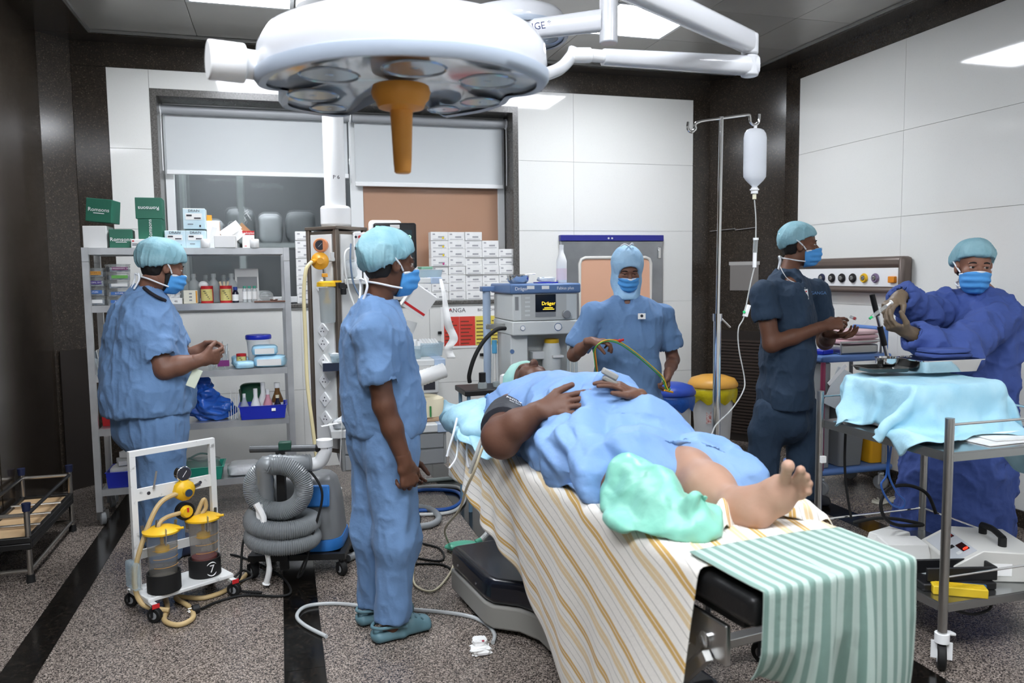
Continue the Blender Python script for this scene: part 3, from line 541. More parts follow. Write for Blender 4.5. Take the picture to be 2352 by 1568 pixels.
bottle('iodine_bottle', 'tall brown bottle at the right end of the blue tray', SB, (x0+.09, 5.345, z4+.0065), mat('brown_bottle', '6A4A24', .2), None, (.014, .13, .155), M_wplastic, sc=1.35, lbl=(.0275, .02, .06, M_paper))
bottle('iodine_bottle', 'short dark bottle with cream cap in the blue tray', SB, (x0+.09, 5.27, z4+.0065), MATS['dark_glass'], None, (.013, .13, .15), mat('cream_cap', 'E2DCC0', .5), sc=.92, lbl=(.0275, .015, .05, mat('label_amber', 'B08040', .6)))
bottle('squeeze_bottle', 'white bottle standing behind the shaped one in the blue tray', SB, (x0-.0, 5.365, z4+.0065), M_wplastic, None, (.012, .13, .17), M_wplastic, sc=1.25)
t = thing('oxygen_mask', 'green crumpled oxygen mask at the back of the fourth shelf', 'mask', (shx(572, 5.5), 5.52, z4+.0005), 0); softbox((.16, .1, .2), .3, 21).build('mask_body', mat('green_plastic', '2E6A4A', .4), t, smooth=60)
t = thing('sleeve_packets', 'white torn packets and long sterile sleeves leaning on the fourth shelf', 'packets', (shx(528, 5.3), 5.29, z4+.0005), 0)
for k in range(5): MB().bar((-.03+.012*k, -.04+.01*k, .003), (-.035+.016*k, .07, .1+.024*((k*3) % 5)), .022, .003, up=(1, 0, 0)).build('packet', M_paper if k % 2 else MATS['packet_blue_grey'], t, smooth=0)
t, w_ = tray('small_tray', 'small red plastic basket on the fourth shelf', 233, 268, z4, .07, 5.3, .12, M_red)
MB().box((-.01, 0, .09), (.06, .07, .07), Matrix.Rotation(R(25), 3, 'Y')).build('packet', M_paper, t, smooth=0)
# bottom shelf
z5 = SZ[4]
t, w_ = tray('supply_tray', 'deep blue tray filled with white packs on the bottom shelf', 234, 312, z5, .1, 5.2, .25, M_blue)
o = thing('swab_pack', 'white folded packs in the blue tray on the bottom shelf', 'pack', (t.location.x, 5.33, z5+.012), 0); softbox((.17, .18, .11), .06, 31).build('pack', M_paper, o, smooth=60); MB().box((.02, -.01, .13), (.13, .13, .03), R(15)).box((.03, .02, .17), (.1, .1, .04), R(-20)).build('folded_sheet', M_paper, o, bevel=.004)
t, w_ = tray('supply_tray', 'teal green tray of sealed tubing packs on the bottom shelf', 372, 508, z5, .085, 5.215, .22, mat('teal_plastic', '2AA088', .4))
o = thing('tubing_pack', 'clear sealed tubing pack lying in the teal tray', 'pack', (t.location.x+.02, 5.33, z5+.012), 0); softbox((.26, .16, .11), .2, 33).build('pouch', M_case, o, smooth=60); MB().tube([(-.08, 0, .1), (0, .05, .13), (.08, 0, .12), (.02, -.05, .1), (-.06, -.02, .12)], .006, n=6).build('tubing', mat('grey_green_tube', '6E8A84', .4), o)
o = thing('tubing_pack', 'flat clear pack beside the teal tray on the bottom shelf', 'pack', (shx(545, 5.3), 5.34, z5+.0005), 0); softbox((.2, .2, .075), .15, 35).build('pouch', mat('pack_white', 'D6D8DA', .3, bump=(20, .5)), o, smooth=60)
# ================================================================== behind and in the window
M_sack = mat('grey_sack', 'A0A4A6', .45, bump=(14, .5)); M_dkbag = mat('dark_sack', '6A6E70', .4, bump=(14, .5))
t = thing('store_shelf', 'steel shelf with rails in the store room behind the window', 'shelf', (-.4, 7.25, .42), 0)
for z in (1.33, .62): MB().bx(-1.0, .95, -.2, .25, z, z+.04).build('shelf_board', mat('store_steel', '9AA0A0', .4, .3), t, smooth=0)
for x in (-.98, -.35, .1, .9): MB().bx(x-.025, x+.025, -.2, -.16, .0, 2.2).build('post', MATS['store_steel'], t, smooth=0)
for k, (px, py, w_, h_, m, lb) in enumerate(((552, 435, .24, .3, M_dkbag, 'dark lettered sack'), (620, 455, .2, .26, M_sack, 'pale rounded sack'), (690, 450, .26, .28, M_dkbag, 'wide dark sack near the mullion'), (492, 470, .15, .2, M_sack, 'small pale sack nearest the window edge'))):
    p = at(px, 480, 7.25); t2 = thing('equipment_bag', f'{lb} on the store shelf seen through the glass', 'bag', (p[0], 7.27, 1.7915), 0, 'sacks in the store room'); softbox((w_, .2, h_), .12, 60+k).build('sack', m, t2, smooth=60)
    if k == 0: text('lettering', 'O-OT', .085, M_wprint, t2, (0, -.104, h_*.62), FRONT @ Matrix.Rotation(R(35), 3, 'Z'))
for k, (px, w_, h_, m, lb) in enumerate(((545, .16, .2, M_sack, 'grey lettered helmet bag'), (645, .16, .22, M_blue, 'blue plastic crate'), (692, .16, .24, M_dkbag, 'dark round helmet'), (595, .15, .3, M_lgrey, 'pale upright carton'))):
    p = at(px, 650, 7.2); t2 = thing('store_item', f'{lb} on the lower store shelf seen through the glass', 'bag', (p[0], 7.2, 1.0815), 0, 'things on the lower store shelf'); softbox((w_, .2, h_), .08, 70+k).build('body', m, t2, smooth=60)
    if k == 0: text('lettering', 'O-OT', .06, M_wprint, t2, (0, -.105, h_*.5), FRONT)
# white cartons stacked on the sill
M_gb = mat('glove_carton', 'EDEDEB', .55, var=(14, 'E4E4E2')); bw, bh, bd = .1405, .0695, .11; dotm = {0: mat('dot_yellow', 'E2C81E', .5), 1: mat('dot_pink', 'C84A8A', .5)}
cw = MB().bx(-bw/2, bw/2, -bd/2, bd/2, 0, bh-.001); cme = None
cols = [(966, 4, 'stack nearest the monitor'), (1005, 8, 'low stack with yellow dots'), (1048, 8, 'tallest stack, inner column'), (1087, 8, 'tallest stack, outer column'), (1124, 7, 'third stack from the window edge'), (1161, 6, 'stack nearest the window edge'), (704, 8, 'stack behind the supply column')]
rown = ['lowest', 'second', 'third', 'fourth', 'fifth', 'sixth', 'seventh', 'eighth', 'ninth']
proto = None
for ci, (px, nrow, cn) in enumerate(cols):
    X = at(1161, 690, 6.38)[0]-.1425*(5-ci) if ci < 6 else at(px, 690, 6.38)[0]
    for r_ in range(nrow):
        if proto is None:
            o = thing('glove_carton', '', 'box', (0, 0, 0)); cw.build('carton', M_gb, o, bevel=.002, smooth=0)
            MB().bx(-.01, .04, -bd/2-.0008, -bd/2-.0002, .022, .034).build('printed_name', mat('print_grey', '9C9CA0', .7), o, smooth=0)
            MB().bx(-.055, .055, -bd/2-.0008, -bd/2-.0002, .008, .012).build('printed_line', MATS['print_grey'], o, smooth=0)
            MB().bx(-.055, -.035, -bd/2-.0008, -bd/2-.0002, .045, .055).build('printed_mark', MATS['print_grey'], o, smooth=0); proto = o
        else: o = copy_tree(proto)
        o['label'] = f'small white carton, {rown[r_]} from the sill, {cn}'; o['group'] = 'small white cartons on the window sill'; o['category'] = 'box'
        o.location = (X+random.uniform(-.0008, .0008), 6.372+random.uniform(-.008, .008), WZ0+.0008+r_*bh); o.rotation_euler = (0, 0, R(random.uniform(-.5, .5)))
        if ci == 1 and r_ in (4, 5, 6, 7): MB().cyl((.03, -bd/2-.001, .02), (.03, -bd/2-.0001, .02), .009, n=12).build('dot', dotm[0 if r_ > 4 else 1], o)
# ================================================================== poster and service hatch on the back wall
pa, pb = at(1012, 704, YB-.02), at(1017, 801, YB-.02); PW, PH = .70, pa[2]-pb[2]
t = thing('wall_poster', 'waste sorting poster with red and yellow columns on the white wall', 'poster', (pa[0], YB-.0105, pb[2]), 0)
MB().bx(0, PW, -.004, 0, 0, PH).build('sheet', M_paper, t, smooth=0)
cw_ = [(.025, .155), (.155, .288), (.288, .42), (.42, .55), (.55, .68)]
for k, (a, b) in enumerate(cw_):
    c = MB().bx(a+.001, b-.001, -.0055, -.0042, .02, PH-.085).build('column', mat('poster_red', 'D8453A', .5) if k < 2 else (mat('poster_yellow', 'E8D460', .5) if k < 4 else mat('poster_blue', '4A7AC0', .5)), t, smooth=0)
    for j in range(7): MB().bx(a+.01, a+.01+(.07+.03*((j*7+k*3) % 3)/2), -.0062, -.0056, .035+j*.03, .043+j*.03).build('text_line', mat('poster_ink', '5A3A28', .7), c, smooth=0)
text('lettering', 'GANGA', .05, M_ink, t, (.03, -.0045, PH-.035), FRONT, 'LEFT'); MB().bx(.072, .09, -.0064, -.0056, PH-.03, PH-.022).build('red_peak', M_red, t, smooth=0)
text('lettering', 'BIO-MEDICAL WASTE', .032, M_ink, t, (.31, -.0045, PH-.035), FRONT, 'LEFT')
for px, py, w_, lb in ((1010, 764, .03, 'small black clip on the wall left of the poster'), (1112, 814, .075, 'small black wall bracket below the poster')):
    p = at(px, py, YB-.012); o = MB().bx(p[0]-w_/2, p[0]+w_/2, YB-.022, YB-.0102, p[2]-.012, p[2]+.012).build('wall_clip', M_black, bevel=.002); tag(recenter(o), lb, 'clip')
ha, hb = at(1283, 540, YB), at(1517, 540, YB); HX0, HX1, HZ1, HZ0 = ha[0], hb[0], ha[2], .95
dr = MB().bx(HX0, HX1, YB-.05, YB-.0105, HZ0, HZ1-.052); dr = struct('door_1', dr, mat('hatch_steel', 'A6A8AA', .35, .8, var=(5, '989A9C')), bevel=.004)
MB().bx(HX0-.003, HX1+.003, YB-.058, YB-.0103, HZ1-.05, HZ1).build('blue_header', mat('header_blue', '2C2F86', .35), dr, bevel=.003)
for k in range(2): p = at(1398+k*8, 547, YB-.06); MB().cyl((p[0], YB-.061, p[2]), (p[0], YB-.0581, p[2]), .008, n=12).build('indicator', M_lgrey, dr)
wa, wb_ = at(1331, 592, YB-.05), at(1470, 700, YB-.05)
M_hf = mat('hatch_frame', 'D8D6D0', .4)
f = MB(); x0, x1, z1_, z0_ = wa[0], wb_[0]+.1, wa[2], HZ0+.2
rr = .05; out = [(x0, z0_), (x0, z1_-rr), (x0+rr*.3, z1_-rr*.3), (x0+rr, z1_), (x1-rr, z1_), (x1-rr*.3, z1_-rr*.3), (x1, z1_-rr), (x1, z0_)]
MB().tube([(x, YB-.055, z) for x, z in out], .014, n=8, closed=True, sm=0).build('window_gasket', M_hf, dr)
MB().prism(out, .0505, .056, (0, YB, 0), FRONT).build('pane', mat('peach_film', 'D8A88C', .2), dr, smooth=0)
MB().bx(HX1-.06, HX1-.03, YB-.075, YB-.0502, 1.62, 1.72).build('door_handle', M_chrome, dr, bevel=.004)
p = at(1420, 640, YB-.05); 
# ================================================================== ceiling supply column with its shelves and instruments
M_brn = mat('column_brown', '6E645A', .4, .3); M_pan = mat('column_panel', 'E4E5E3', .35); M_shelf = mat('pendant_shelf_blue', 'A9BBD2', .4)
pc = np.array([.352, 5.16]); th = R(40)
PD = thing('supply_column', 'ceiling-hung medical supply column with sockets beside the steel rack', 'supply column', (pc[0], pc[1], .38), th)
zt, hw = 1.41, .135
MB().bx(-hw+.012, hw-.012, -hw+.012, hw-.012, 0, zt-.01).build('core', M_brn, PD, smooth=0)
for sx in (-1, 1):
    for sy in (-1, 1): MB().bx(sx*(hw-.028), sx*hw, sy*(hw-.028), sy*hw, 0, zt).build('corner_post', M_brn, PD, bevel=.004)
for k in range(4):
    rm = Matrix.Rotation(k*PI/2, 3, 'Z'); MB().box(rm @ Vector((0, -hw+.008, zt/2)), (2*hw-.085, .016, zt-.06), k*PI/2).build('panel', M_pan, PD, bevel=.002)
MB().bx(-hw-.004, hw+.004, -hw-.004, hw+.004, zt, zt+.02).build('top_plate', M_brn, PD, bevel=.004)
for k, z in enumerate((.78, .70, .58, .46, .34, .22, 1.05)):
    p_ = Matrix.Rotation(-PI/2, 3, 'Z') @ Vector((.0, -hw-.002, z)); rm = Matrix.Rotation(-PI/2, 3, 'Z') @ Matrix.Rotation(R(45), 3, 'Y')
    s_ = MB().box(p_, (.072, .014, .072), rm).build('socket', M_wplastic, PD, bevel=.003)
    for dx, dz in ((0, .014), (-.012, -.006), (.012, -.006)): MB().box(p_+Matrix.Rotation(-PI/2, 3, 'Z') @ Vector((dx, -.0075, dz)), (.007, .003, .007), -PI/2).build('pin_hole', M_ink, s_, smooth=0)
MB().cyl((0, 0, zt+.02), (0, 0, zt+.155), .095, n=32).build('collar', M_wplastic, PD, bevel=.02, seg=3)
tc_ = MB().cyl((0, 0, zt+.15), (0, 0, ZC-.38-.002), .066, n=32).build('ceiling_tube', M_wplastic, PD)
MB().lathe([(.2, 0), (.2, -.04), (.07, -.09)], (0, 0, ZC-.38-.001), 32).build('ceiling_cover', M_wplastic, PD)
p = at(782, 407, 5.09); text('lettering', 'P 6', .034, M_ink, PD, tuple(ROOT[PD].inverted() @ Vector((pc[0]+.006, pc[1]-.0675, p[2]))), Matrix.Rotation(-th, 3, 'Z') @ FRONT)
def W(p): return np.array(p, float)
# monitor shelf, tray shelf and drawer shelf are carried by the column
def pend_shelf(px0, px1, py, Y0, Y1, th_, name, edge=None):
    a, b = at(px0, py, Y0), at(px1, py, Y0); z = a[2]
    s_ = MB().bx(a[0], b[0], Y0, Y1, z-th_, z).build(name, M_lgrey, PD, world=True, bevel=.006)
    if edge: MB().bx(b[0]-.07, b[0]+.004, Y0-.004, Y1+.004, z-th_-.004, z+.003).build('blue_corner', M_shelf, s_, world=True, bevel=.006)
    return a, b, z
sa, sb_, sz1 = pend_shelf(792, 1014, 640, 4.92, 5.3, .035, 'upper_shelf', True)
sa2, sb2, sz2 = pend_shelf(742, 1022, 836, 4.9, 5.3, .04, 'middle_shelf', True)
MB().bx(sa2[0]-.002, sa2[0]+.25, 4.892, 4.899, sz2-.045, sz2+.005).build('navy_rail', mat('navy_rail', '222B40', .4), PD, world=True, smooth=0)
sa3, sb3, sz3 = pend_shelf(760, 1030, 990, 4.78, 5.3, .05, 'drawer_shelf', True)
db = MB().bx(sa3[0]+.06, sb3[0]-.01, 4.8, 5.28, sz3-.26, sz3-.051).build('drawer_unit', mat('drawer_grey', 'A4A6A6', .4, .3), PD, world=True, bevel=.006)
for z0_, z1_ in ((sz3-.15, sz3-.06), (sz3-.25, sz3-.16)):
    d_ = MB().bx(sa3[0]+.08, sb3[0]-.03, 4.785, 4.7995, z0_, z1_).build('drawer', M_grey, db, world=True, bevel=.004)
for x in (sa[0]+.1, sb_[0]-.1): pass
# monitor on the upper shelf
ma, mb_ = at(858, 511, 5.0), at(962, 622, 5.0)
MO = thing('patient_monitor', 'patient monitor with dark screen on the supply column shelf', 'monitor', ((ma[0]+mb_[0])/2, 5.06, sz1+.0005), R(-6)); wv, hv = mb_[0]-ma[0]-.01, ma[2]-sz1
MB().bx(-wv/2+.0, wv/2, -.045, -.0, .06, hv).build('screen_bezel', M_black, MO, bevel=.014, seg=3)
MB().bx(-wv/2+.028, wv/2-.028, -.047, -.0452, .095, hv-.045).build('screen', mat('screen_dark', '20262A', .15, emis=('28404A', .5)), MO, smooth=0)
MB().bx(-wv/2-.03, wv/2-.09, -.02, .12, .04, hv+.02).build('housing', M_wplastic, MO, bevel=.025, seg=3)
MB().bx(-.08, .06, -.03, .1, 0, .06).build('stand', M_lgrey, MO, bevel=.008)
text('lettering', '118', .06, mat('screen_green', '000000', .5, emis=('9CE8C8', 2)), MO, (wv*.22, -.0474, hv-.1), FRONT); text('lettering', '79', .04, MATS['screen_green'], MO, (wv*.25, -.0474, hv-.17), FRONT)
MB().bx(-wv*.36, -.12, -.0462, -.0451, hv-.03, hv-.02).build('indicator_lamp', mat('lamp_cyan', '000000', .5, emis=('8CFFE0', 3)), MO, smooth=0); MB().bx(-.03, .03, -.0462, -.0451, hv-.036, hv-.012).build('sticker', M_paper, MO, smooth=0)
for k, (pxa, pxb, yb) in enumerate(((812, 832, 533), (832, 850, 533))):
    a, b = at(pxa, yb, 4.98), at(pxb, 618, 4.98)
    t = thing('monitor_module', ('white monitor module with a plugged black lead' if k == 0 else 'white monitor module next to the screen'), 'module', ((a[0]+b[0])/2, 5.04, sz1+.0005), 0); MB().bx(-(b[0]-a[0])/2+.001, (b[0]-a[0])/2-.001, -.06, .1, 0, a[2]-sz1).build('module_body', M_wplastic, t, bevel=.004)
    h_ = a[2]-sz1
    MB().cyl((-.01, -.063, h_-.03), (-.01, -.0602, h_-.03), .008, n=12).build('port', M_ink, t); MB().cyl((.013, -.063, h_-.03), (.013, -.0602, h_-.03), .01, n=12).build('port', M_red if k == 0 else M_grey, t)
    if k == 0: MB().bx(-.02, .012, -.11, -.0602, h_-.11, h_-.09).build('lead_plug', M_black, t, bevel=.003)
# cables hanging from the modules
def cable(name, label, pts, r, m, cat='cable', group=None, n=7, sm=8, rib=None):
    o = MB().tube(pts, r, n=n, sm=sm, rib=rib).build(name, m, smooth=60); return tag(recenter(o), label, cat, group)
M_cw = mat('cable_white', 'D8DAD8', .45); M_cb = mat('cable_blue_grey', '5A6E86', .45)
cable('monitor_cable', 'blue-grey cable hanging from the black plug', [at(806, 560, 4.93), at(805, 600, 4.88), at(812, 650, 4.86), at(832, 690, 4.83)], .006, M_cb)
cable('monitor_cable', 'white cable looping from the supply column past the shelf', [at(808, 568, 4.94), at(793, 580, 4.88), at(793, 620, 4.86), at(803, 670, 4.86), at(816, 706, 4.83)], .006, M_cw)
# regulator and suction jar on the column
M_salm = mat('salmon_plastic', 'D88A5C', .4); M_oy = mat('orange_yellow_plastic', 'E0A02C', .4); M_jar = mat('jar_plastic', 'BCC4C6', .08, trans=.35, alpha=.7, ior=1.15)
SJ = thing('suction_jar', 'wall suction jar with yellow lid and orange gauge on the supply column', 'suction jar', tuple(at(750, 742, 4.93)), 0)
def Wp(px, py, Y): return at(px, py, Y)
g0 = Wp(735, 563, 4.96); MB().cyl((g0[0], 4.94, g0[2]), (g0[0]+.012, 5.0, g0[2]), .043, n=28).build('gauge', M_salm, SJ, world=True, bevel=.005)
gf = MB().cyl((g0[0], 4.937, g0[2]), (g0[0], 4.9395, g0[2]), .03, n=24).build('gauge_face', M_ink, SJ, world=True); MB().bar((g0[0]-.012, 4.9355, g0[2]-.012), (g0[0]+.01, 4.9355, g0[2]+.012), .003, .001).build('needle', M_wprint, SJ, world=True)
MB().cyl((g0[0]+.01, 4.97, g0[2]-.035), (g0[0]+.012, 4.97, g0[2]-.07), .012, n=12).build('gauge_stem', M_steel, SJ, world=True)
r0 = Wp(735, 599, 4.95); MB().lathe([(.001, -.03), (.02, -.03), (.03, -.018), (.052, -.006), (.054, .006), (.045, .012), (.02, .016)], (r0[0], 4.95, r0[2]), 28, frame((0, 1, 0))).build('regulator', M_oy, SJ, world=True)
MB().cyl((r0[0]-.035, 4.93, r0[2]), (r0[0]-.05, 4.9, r0[2]-.005), .014, n=14).build('inlet', M_oy, SJ, world=True); MB().cyl((r0[0]+.03, 4.96, r0[2]), (r0[0]+.09, 4.96, r0[2]+.01), .011, n=12).box((r0[0]+.075, 4.955, r0[2]+.025), (.022, .02, .055)).build('valve_lever', M_lgrey, SJ, world=True, bevel=.002)
j0, j1 = Wp(750, 645, 4.93), Wp(753, 742, 4.93)
MB().cyl((r0[0]+.02, 4.93, r0[2]-.05), (j0[0]-.01, 4.93, j0[2]), .008, n=10).build('rod', M_steel, SJ, world=True); MB().box((j0[0]-.01, 4.93, j0[2]+.035), (.035, .03, .022)).build('rod_clamp', M_oy, SJ, world=True, bevel=.003)
MB().lathe([(.001, .014), (.04, .014), (.056, .006), (.058, -.018), (.05, -.02)], (j0[0]-.003, 4.93, j0[2]-.015), 28).box((j0[0]+.06, 4.93, j0[2]-.004), (.06, .02, .012)).build('jar_lid', M_yel, SJ, world=True)
MB().lathe([(.05, j0[2]-.04), (.046, j1[2]+.02), (.044, j1[2]+.006), (.03, j1[2]), (.001, j1[2])], (j0[0]+.002, 4.93, 0), 28).build('jar_body', M_jar, SJ, world=True)
MB().cyl((j0[0], 4.93, j0[2]-.04), (j0[0], 4.93, j0[2]-.12), .012, n=12).lathe([(.03, -.005), (.028, .01), (.012, .02)], (j0[0], 4.93, j0[2]-.13), 16).build('float', M_yel, SJ, world=True)
MB().box((j0[0]+.1, 4.95, j0[2]-.03), (.05, .04, .035)).cyl((j0[0]+.1, 4.93, j0[2]-.045), (j0[0]+.1, 4.93, j0[2]-.085), .018, n=12).build('rail_clamp', M_black, SJ, world=True, bevel=.004)
cable('suction_hose', 'cream suction hose running from the orange regulator down to the yellow filter', [Wp(716, 601, 4.9), Wp(703, 620, 4.86), Wp(698, 680, 4.84), Wp(702, 780, 4.8), Wp(706, 880, 4.75), Wp(718, 980, 4.7), Wp(730, 1070, 4.66), Wp(737, 1100, 4.64)], .011, mat('cream_tube', 'DCCFA0', .4), 'hose', n=10)
FU = thing('suction_filter', 'small yellow suction filter cup near the floor behind the grey machine', 'filter', (*Wp(742, 1110, 4.62)[:2], .0), 0); zf = Wp(742, 1110, 4.62)[2]
MB().lathe([(.02, zf-.03), (.04, zf-.02), (.046, zf+.01), (.046, zf+.025), (.03, zf+.035), (.001, zf+.035)], n=22).cyl((0, 0, zf+.035), (0, 0, zf+.06), .012, n=10).build('cup', M_oy, FU)
MB().lathe([(.07, 0), (.075, .01), (.078, zf-.04), (.074, zf-.04), (.07, .012)], (.03, .02, 0), 24).build('white_bucket', M_wplastic, FU)
# things on the pendant shelves
def soft_thing(name, label, cat, px, py, Y, dims, m, seed, amp=.1, zb=None, rz=0, group=None):
    p = at(px, py, Y); t = thing(name, label, cat, (p[0], Y, (p[2] if zb is None else zb)+.0006), rz, group); softbox(dims, amp, seed).build('body', m, t, smooth=60); return t
M_wrap = mat('clear_wrap', 'DDE4E8', .15, alpha=.75, bump=(25, .7))
soft_thing('wrapped_dressing', 'clear wrapped dressing packs at the near end of the monitor shelf', 'pack', 806, 640, 5.05, (.09, .16, .12), M_wrap, 41, .2, sz1)
def open_box(name, label, px, w_, d_, h_, Y, zb, m, cat='container', rz=0):
    p = at(px, 700, Y); t = thing(name, label, cat, (p[0], Y, zb+.0006), rz); k = .88
    rs = [[(-w_/2*q, -d_/2*q, z), (w_/2*q, -d_/2*q, z), (w_/2*q, d_/2*q, z), (-w_/2*q, d_/2*q, z)] for q, z in ((k, 0), (1, h_*.95), (1.06, h_*.95), (1.06, h_), (.97, h_), (k*.96, .003))]
    V = [v for r in rs for v in r]; F = [(j*4+i, j*4+(i+1) % 4, (j+1)*4+(i+1) % 4, (j+1)*4+i) for j in range(5) for i in range(4)]+[(3, 2, 1, 0), (20, 21, 22, 23)]
    MB().add(V, F).build('container_body', m, t, bevel=.004); return t
M_ctub = mat('clear_tub', 'C6DCE6', .1, trans=.5, alpha=.55, ior=1.15)
t = open_box('plastic_tub', 'clear plastic tub with a green lid on the monitor shelf', 985, .17, .12, .05, 5.1, sz1, M_ctub); MB().box((-.02, 0, .062), (.08, .08, .018), R(10)).build('green_lid', mat('green_lid', '8EC0A4', .4), t, bevel=.004)
t = open_box('plastic_tub', 'near clear tub of white plugs on the middle shelf', 935, .16, .14, .085, 5.02, sz2, M_ctub)
for k in range(7): MB().cyl((-.05+.018*k, -.03+.02*(k % 3), .06), (-.045+.018*k, -.02+.02*(k % 3), .11+.01*(k % 2)), .016, n=10).build('plug', M_wplastic, t)
t = open_box('plastic_tub', 'far clear tub of syringes on the middle shelf', 985, .16, .14, .09, 5.14, sz2, M_ctub)
for k in range(6): MB().cyl((-.05+.02*k, -.04, .07), (-.06+.02*k, .05, .1), .012, n=8).build('syringe', M_wplastic, t)
t = open_box('glove_tray', 'clear tray of white gloves at the navy edge of the middle shelf', 783, .16, .16, .055, 5.02, sz2, M_ctub)
for k in range(5): MB().sph((-.05+.025*k, -.04+.015*(k % 3), .04), (.03, .035, .02), 10, 6).build('folded_glove', M_wplastic, t)
t = thing('record_card', 'tilted white card leaflet propped above the clear tubs', 'card', (at(925, 800, 5.22)[0], 5.22, sz2+.0006), 0); MB().bar((-.05, 0, 0), (.03, .0, .24), .15, .003, up=(0, 1, 0)).build('card', M_paper, t, smooth=0); MB().bar((-.06, -.01, .13), (-.035, -.01, .17), .03, .002, up=(0, 1, 0)).build('green_mark', MATS['green_lid'], t, smooth=0)
hb_ = at(962, 690, 4.88); t = thing('open_carton', 'white opened carton hanging crookedly under the monitor shelf', 'box', tuple(hb_), 0, rot=Matrix.Rotation(R(35), 3, 'Y') @ Matrix.Rotation(R(10), 3, 'X'))
MB().bx(-.08, .08, -.04, .04, -.08, .08).build('carton', M_greend, t, smooth=0); MB().bx(-.075, .075, -.043, -.0405, -.06, -.045).build('red_stripe', M_red, t, smooth=0); MB().bx(-.085, -.08, -.06, .06, -.08, .1).build('flap', M_paper, t, smooth=0)
t = thing('corrugated_hose', 'thick white corrugated breathing hose hung along the middle shelf', 'hose', (at(960, 850, 4.9)[0], 4.88, sz2-.13), 0)
MB().tube([(-.16, .0, -.02), (-.05, -.01, .0), (.06, 0, .03), (.17, .01, .06)], .05, n=16, sm=10, rib=.93).build('hose', mat('white_rubber', 'E6E6E4', .4), t, smooth=60)
# paper strip hanging from the shelf corner
sp = [at(1012, 640, 4.9), at(1022, 690, 4.86), at(1028, 740, 4.85), at(1042, 776, 4.87), at(1030, 800, 4.85), at(1036, 822, 4.86)]
mbp = MB(); Q = spline(sp, 6); V = []
for i, p in enumerate(Q): wv_ = .008+.02*min(1, i/14); V += [(p[0]-wv_, p[1]+.01*math.sin(i), p[2]), (p[0]+wv_, p[1]-.01*math.sin(i*.7), p[2])]
mbp.add(V, [(2*i, 2*i+1, 2*i+3, 2*i+2) for i in range(len(Q)-1)])
o = mbp.build('paper_strip', M_paper); o.modifiers.new('solid', 'SOLIDIFY').thickness = .001; tag(recenter(o), 'long curled paper printout hanging from the monitor shelf corner', 'paper')
# cream head support and pads on the drawer shelf
HS = thing('head_support', 'cream foam head support with blue hollow and green stains', 'head support', (at(968, 985, 4.95)[0], 4.98, sz3+.03), R(-12)); M_cream = mat('cream_foam', 'E8DEC0', .6)
ring = MB(); V = []; n_ = 28; pr = [(.06, .05), (.07, .11), (.1, .125), (.13, .11), (.145, .06), (.14, 0), (.06, 0)]
ring.lathe(pr, (0, 0, 0), n_, None, 0, 1.15, .85); ring.build('foam_ring', M_cream, HS); MB().lathe([(.001, .05), (.075, .05)], (0, 0, 0), n_, None, 0, 1.15, .85).build('blue_hollow', mat('pale_blue_foam', '96C4D8', .6), HS)
for k in range(3): MB().box((-.05+.06*k, -.122, .04), (.012, .006, .04+.015*k)).build('green_stain', mat('stain_green', '3E8A4A', .6), HS, bevel=.002)
for k, dx in enumerate((-.1, .05)):
    t = thing('foam_pad', ('tan foam pad under the near side of the cream support', 'tan foam pad under the far side of the cream support')[k], 'pad', (HS.location.x+dx, 4.96, sz3+.0006), R(-12)); MB().bx(-.07, .07, -.09, .09, 0, .028).build('pad', mat('tan_foam', 'B49678', .7), t, bevel=.008)
t = thing('marker_pen', 'yellow ruler lying on the drawer front edge', 'ruler', (at(905, 1020, 4.76)[0], 4.77, sz3-.005), 0); 
bpy.data.objects.remove(t)
t = soft_thing('instrument_bundle', 'bundle of clear tubing and white tapes at the near end of the drawer shelf', 'tubing', 790, 985, 4.86, (.13, .12, .06), M_wrap, 44, .2, sz3)
for k in range(4): MB().cyl((-.06+.03*k, -.08, .05), (.02+.02*k, .07, .07), .009, n=8).build('tube_end', M_wplastic, t)
MB().bar((-.02, -.12, .06), (-.04, -.13, -.2), .04, .002, up=(1, 0, 0)).bar((-.04, -.1, .05), (-.14, -.12, .04), .035, .002, up=(0, 0, 1)).build('white_tape', M_paper, t, smooth=0)
# small wall controller
p = at(985, 885, YB-.011); t = thing('wall_controller', 'small grey wall controller with dark display below the middle shelf', 'controller', (p[0], YB-.0105, p[2]-.06), 0); MB().bx(-.075, .075, -.04, 0, 0, .12).build('casing', M_lgrey, t, bevel=.008); MB().bx(-.05, .045, -.042, -.0402, .03, .095).build('display', M_ink, t, smooth=0)
# ================================================================== anaesthesia machine
YA = 5.0
def q(px, py, Y=YA): p = at(px, py, Y); return p[0], p[2]
x0, zt_ = q(1177, 652); x1, zb_ = q(1326, 672); M_aw = mat('machine_grey', 'D3D6D4', .4); M_ab = mat('machine_blue', '5E7BA6', .4); M_ag = mat('machine_panel', 'BDBFBC', .45)
AN = thing('anaesthesia_machine', 'grey anaesthesia machine with blue top and dark display beside the woman', 'anaesthesia machine', ((x0+x1)/2, 5.25, 0), 0)
def A(n, xa, xb, ya, yb, za, zb2, m, parent=None, bv=.004): return MB().bx(xa, xb, ya, yb, za, zb2).build(n, m, parent or AN, world=True, bevel=bv)
A('blue_top', x0-.02, x1+.02, YA-.02, 5.5, zb_, zt_, M_ab, bv=.012)
_, zs0 = q(1200, 738); _, zs1 = q(1200, 770); _, zl = q(1200, 880)
A('display_housing', x0, x1, YA, 5.48, zs0+.003, zb_-.0005, M_aw, bv=.008); A('gas_block', x0-.005, x1+.01, YA-.01, 5.48, zs1, zs0, M_aw, bv=.008)
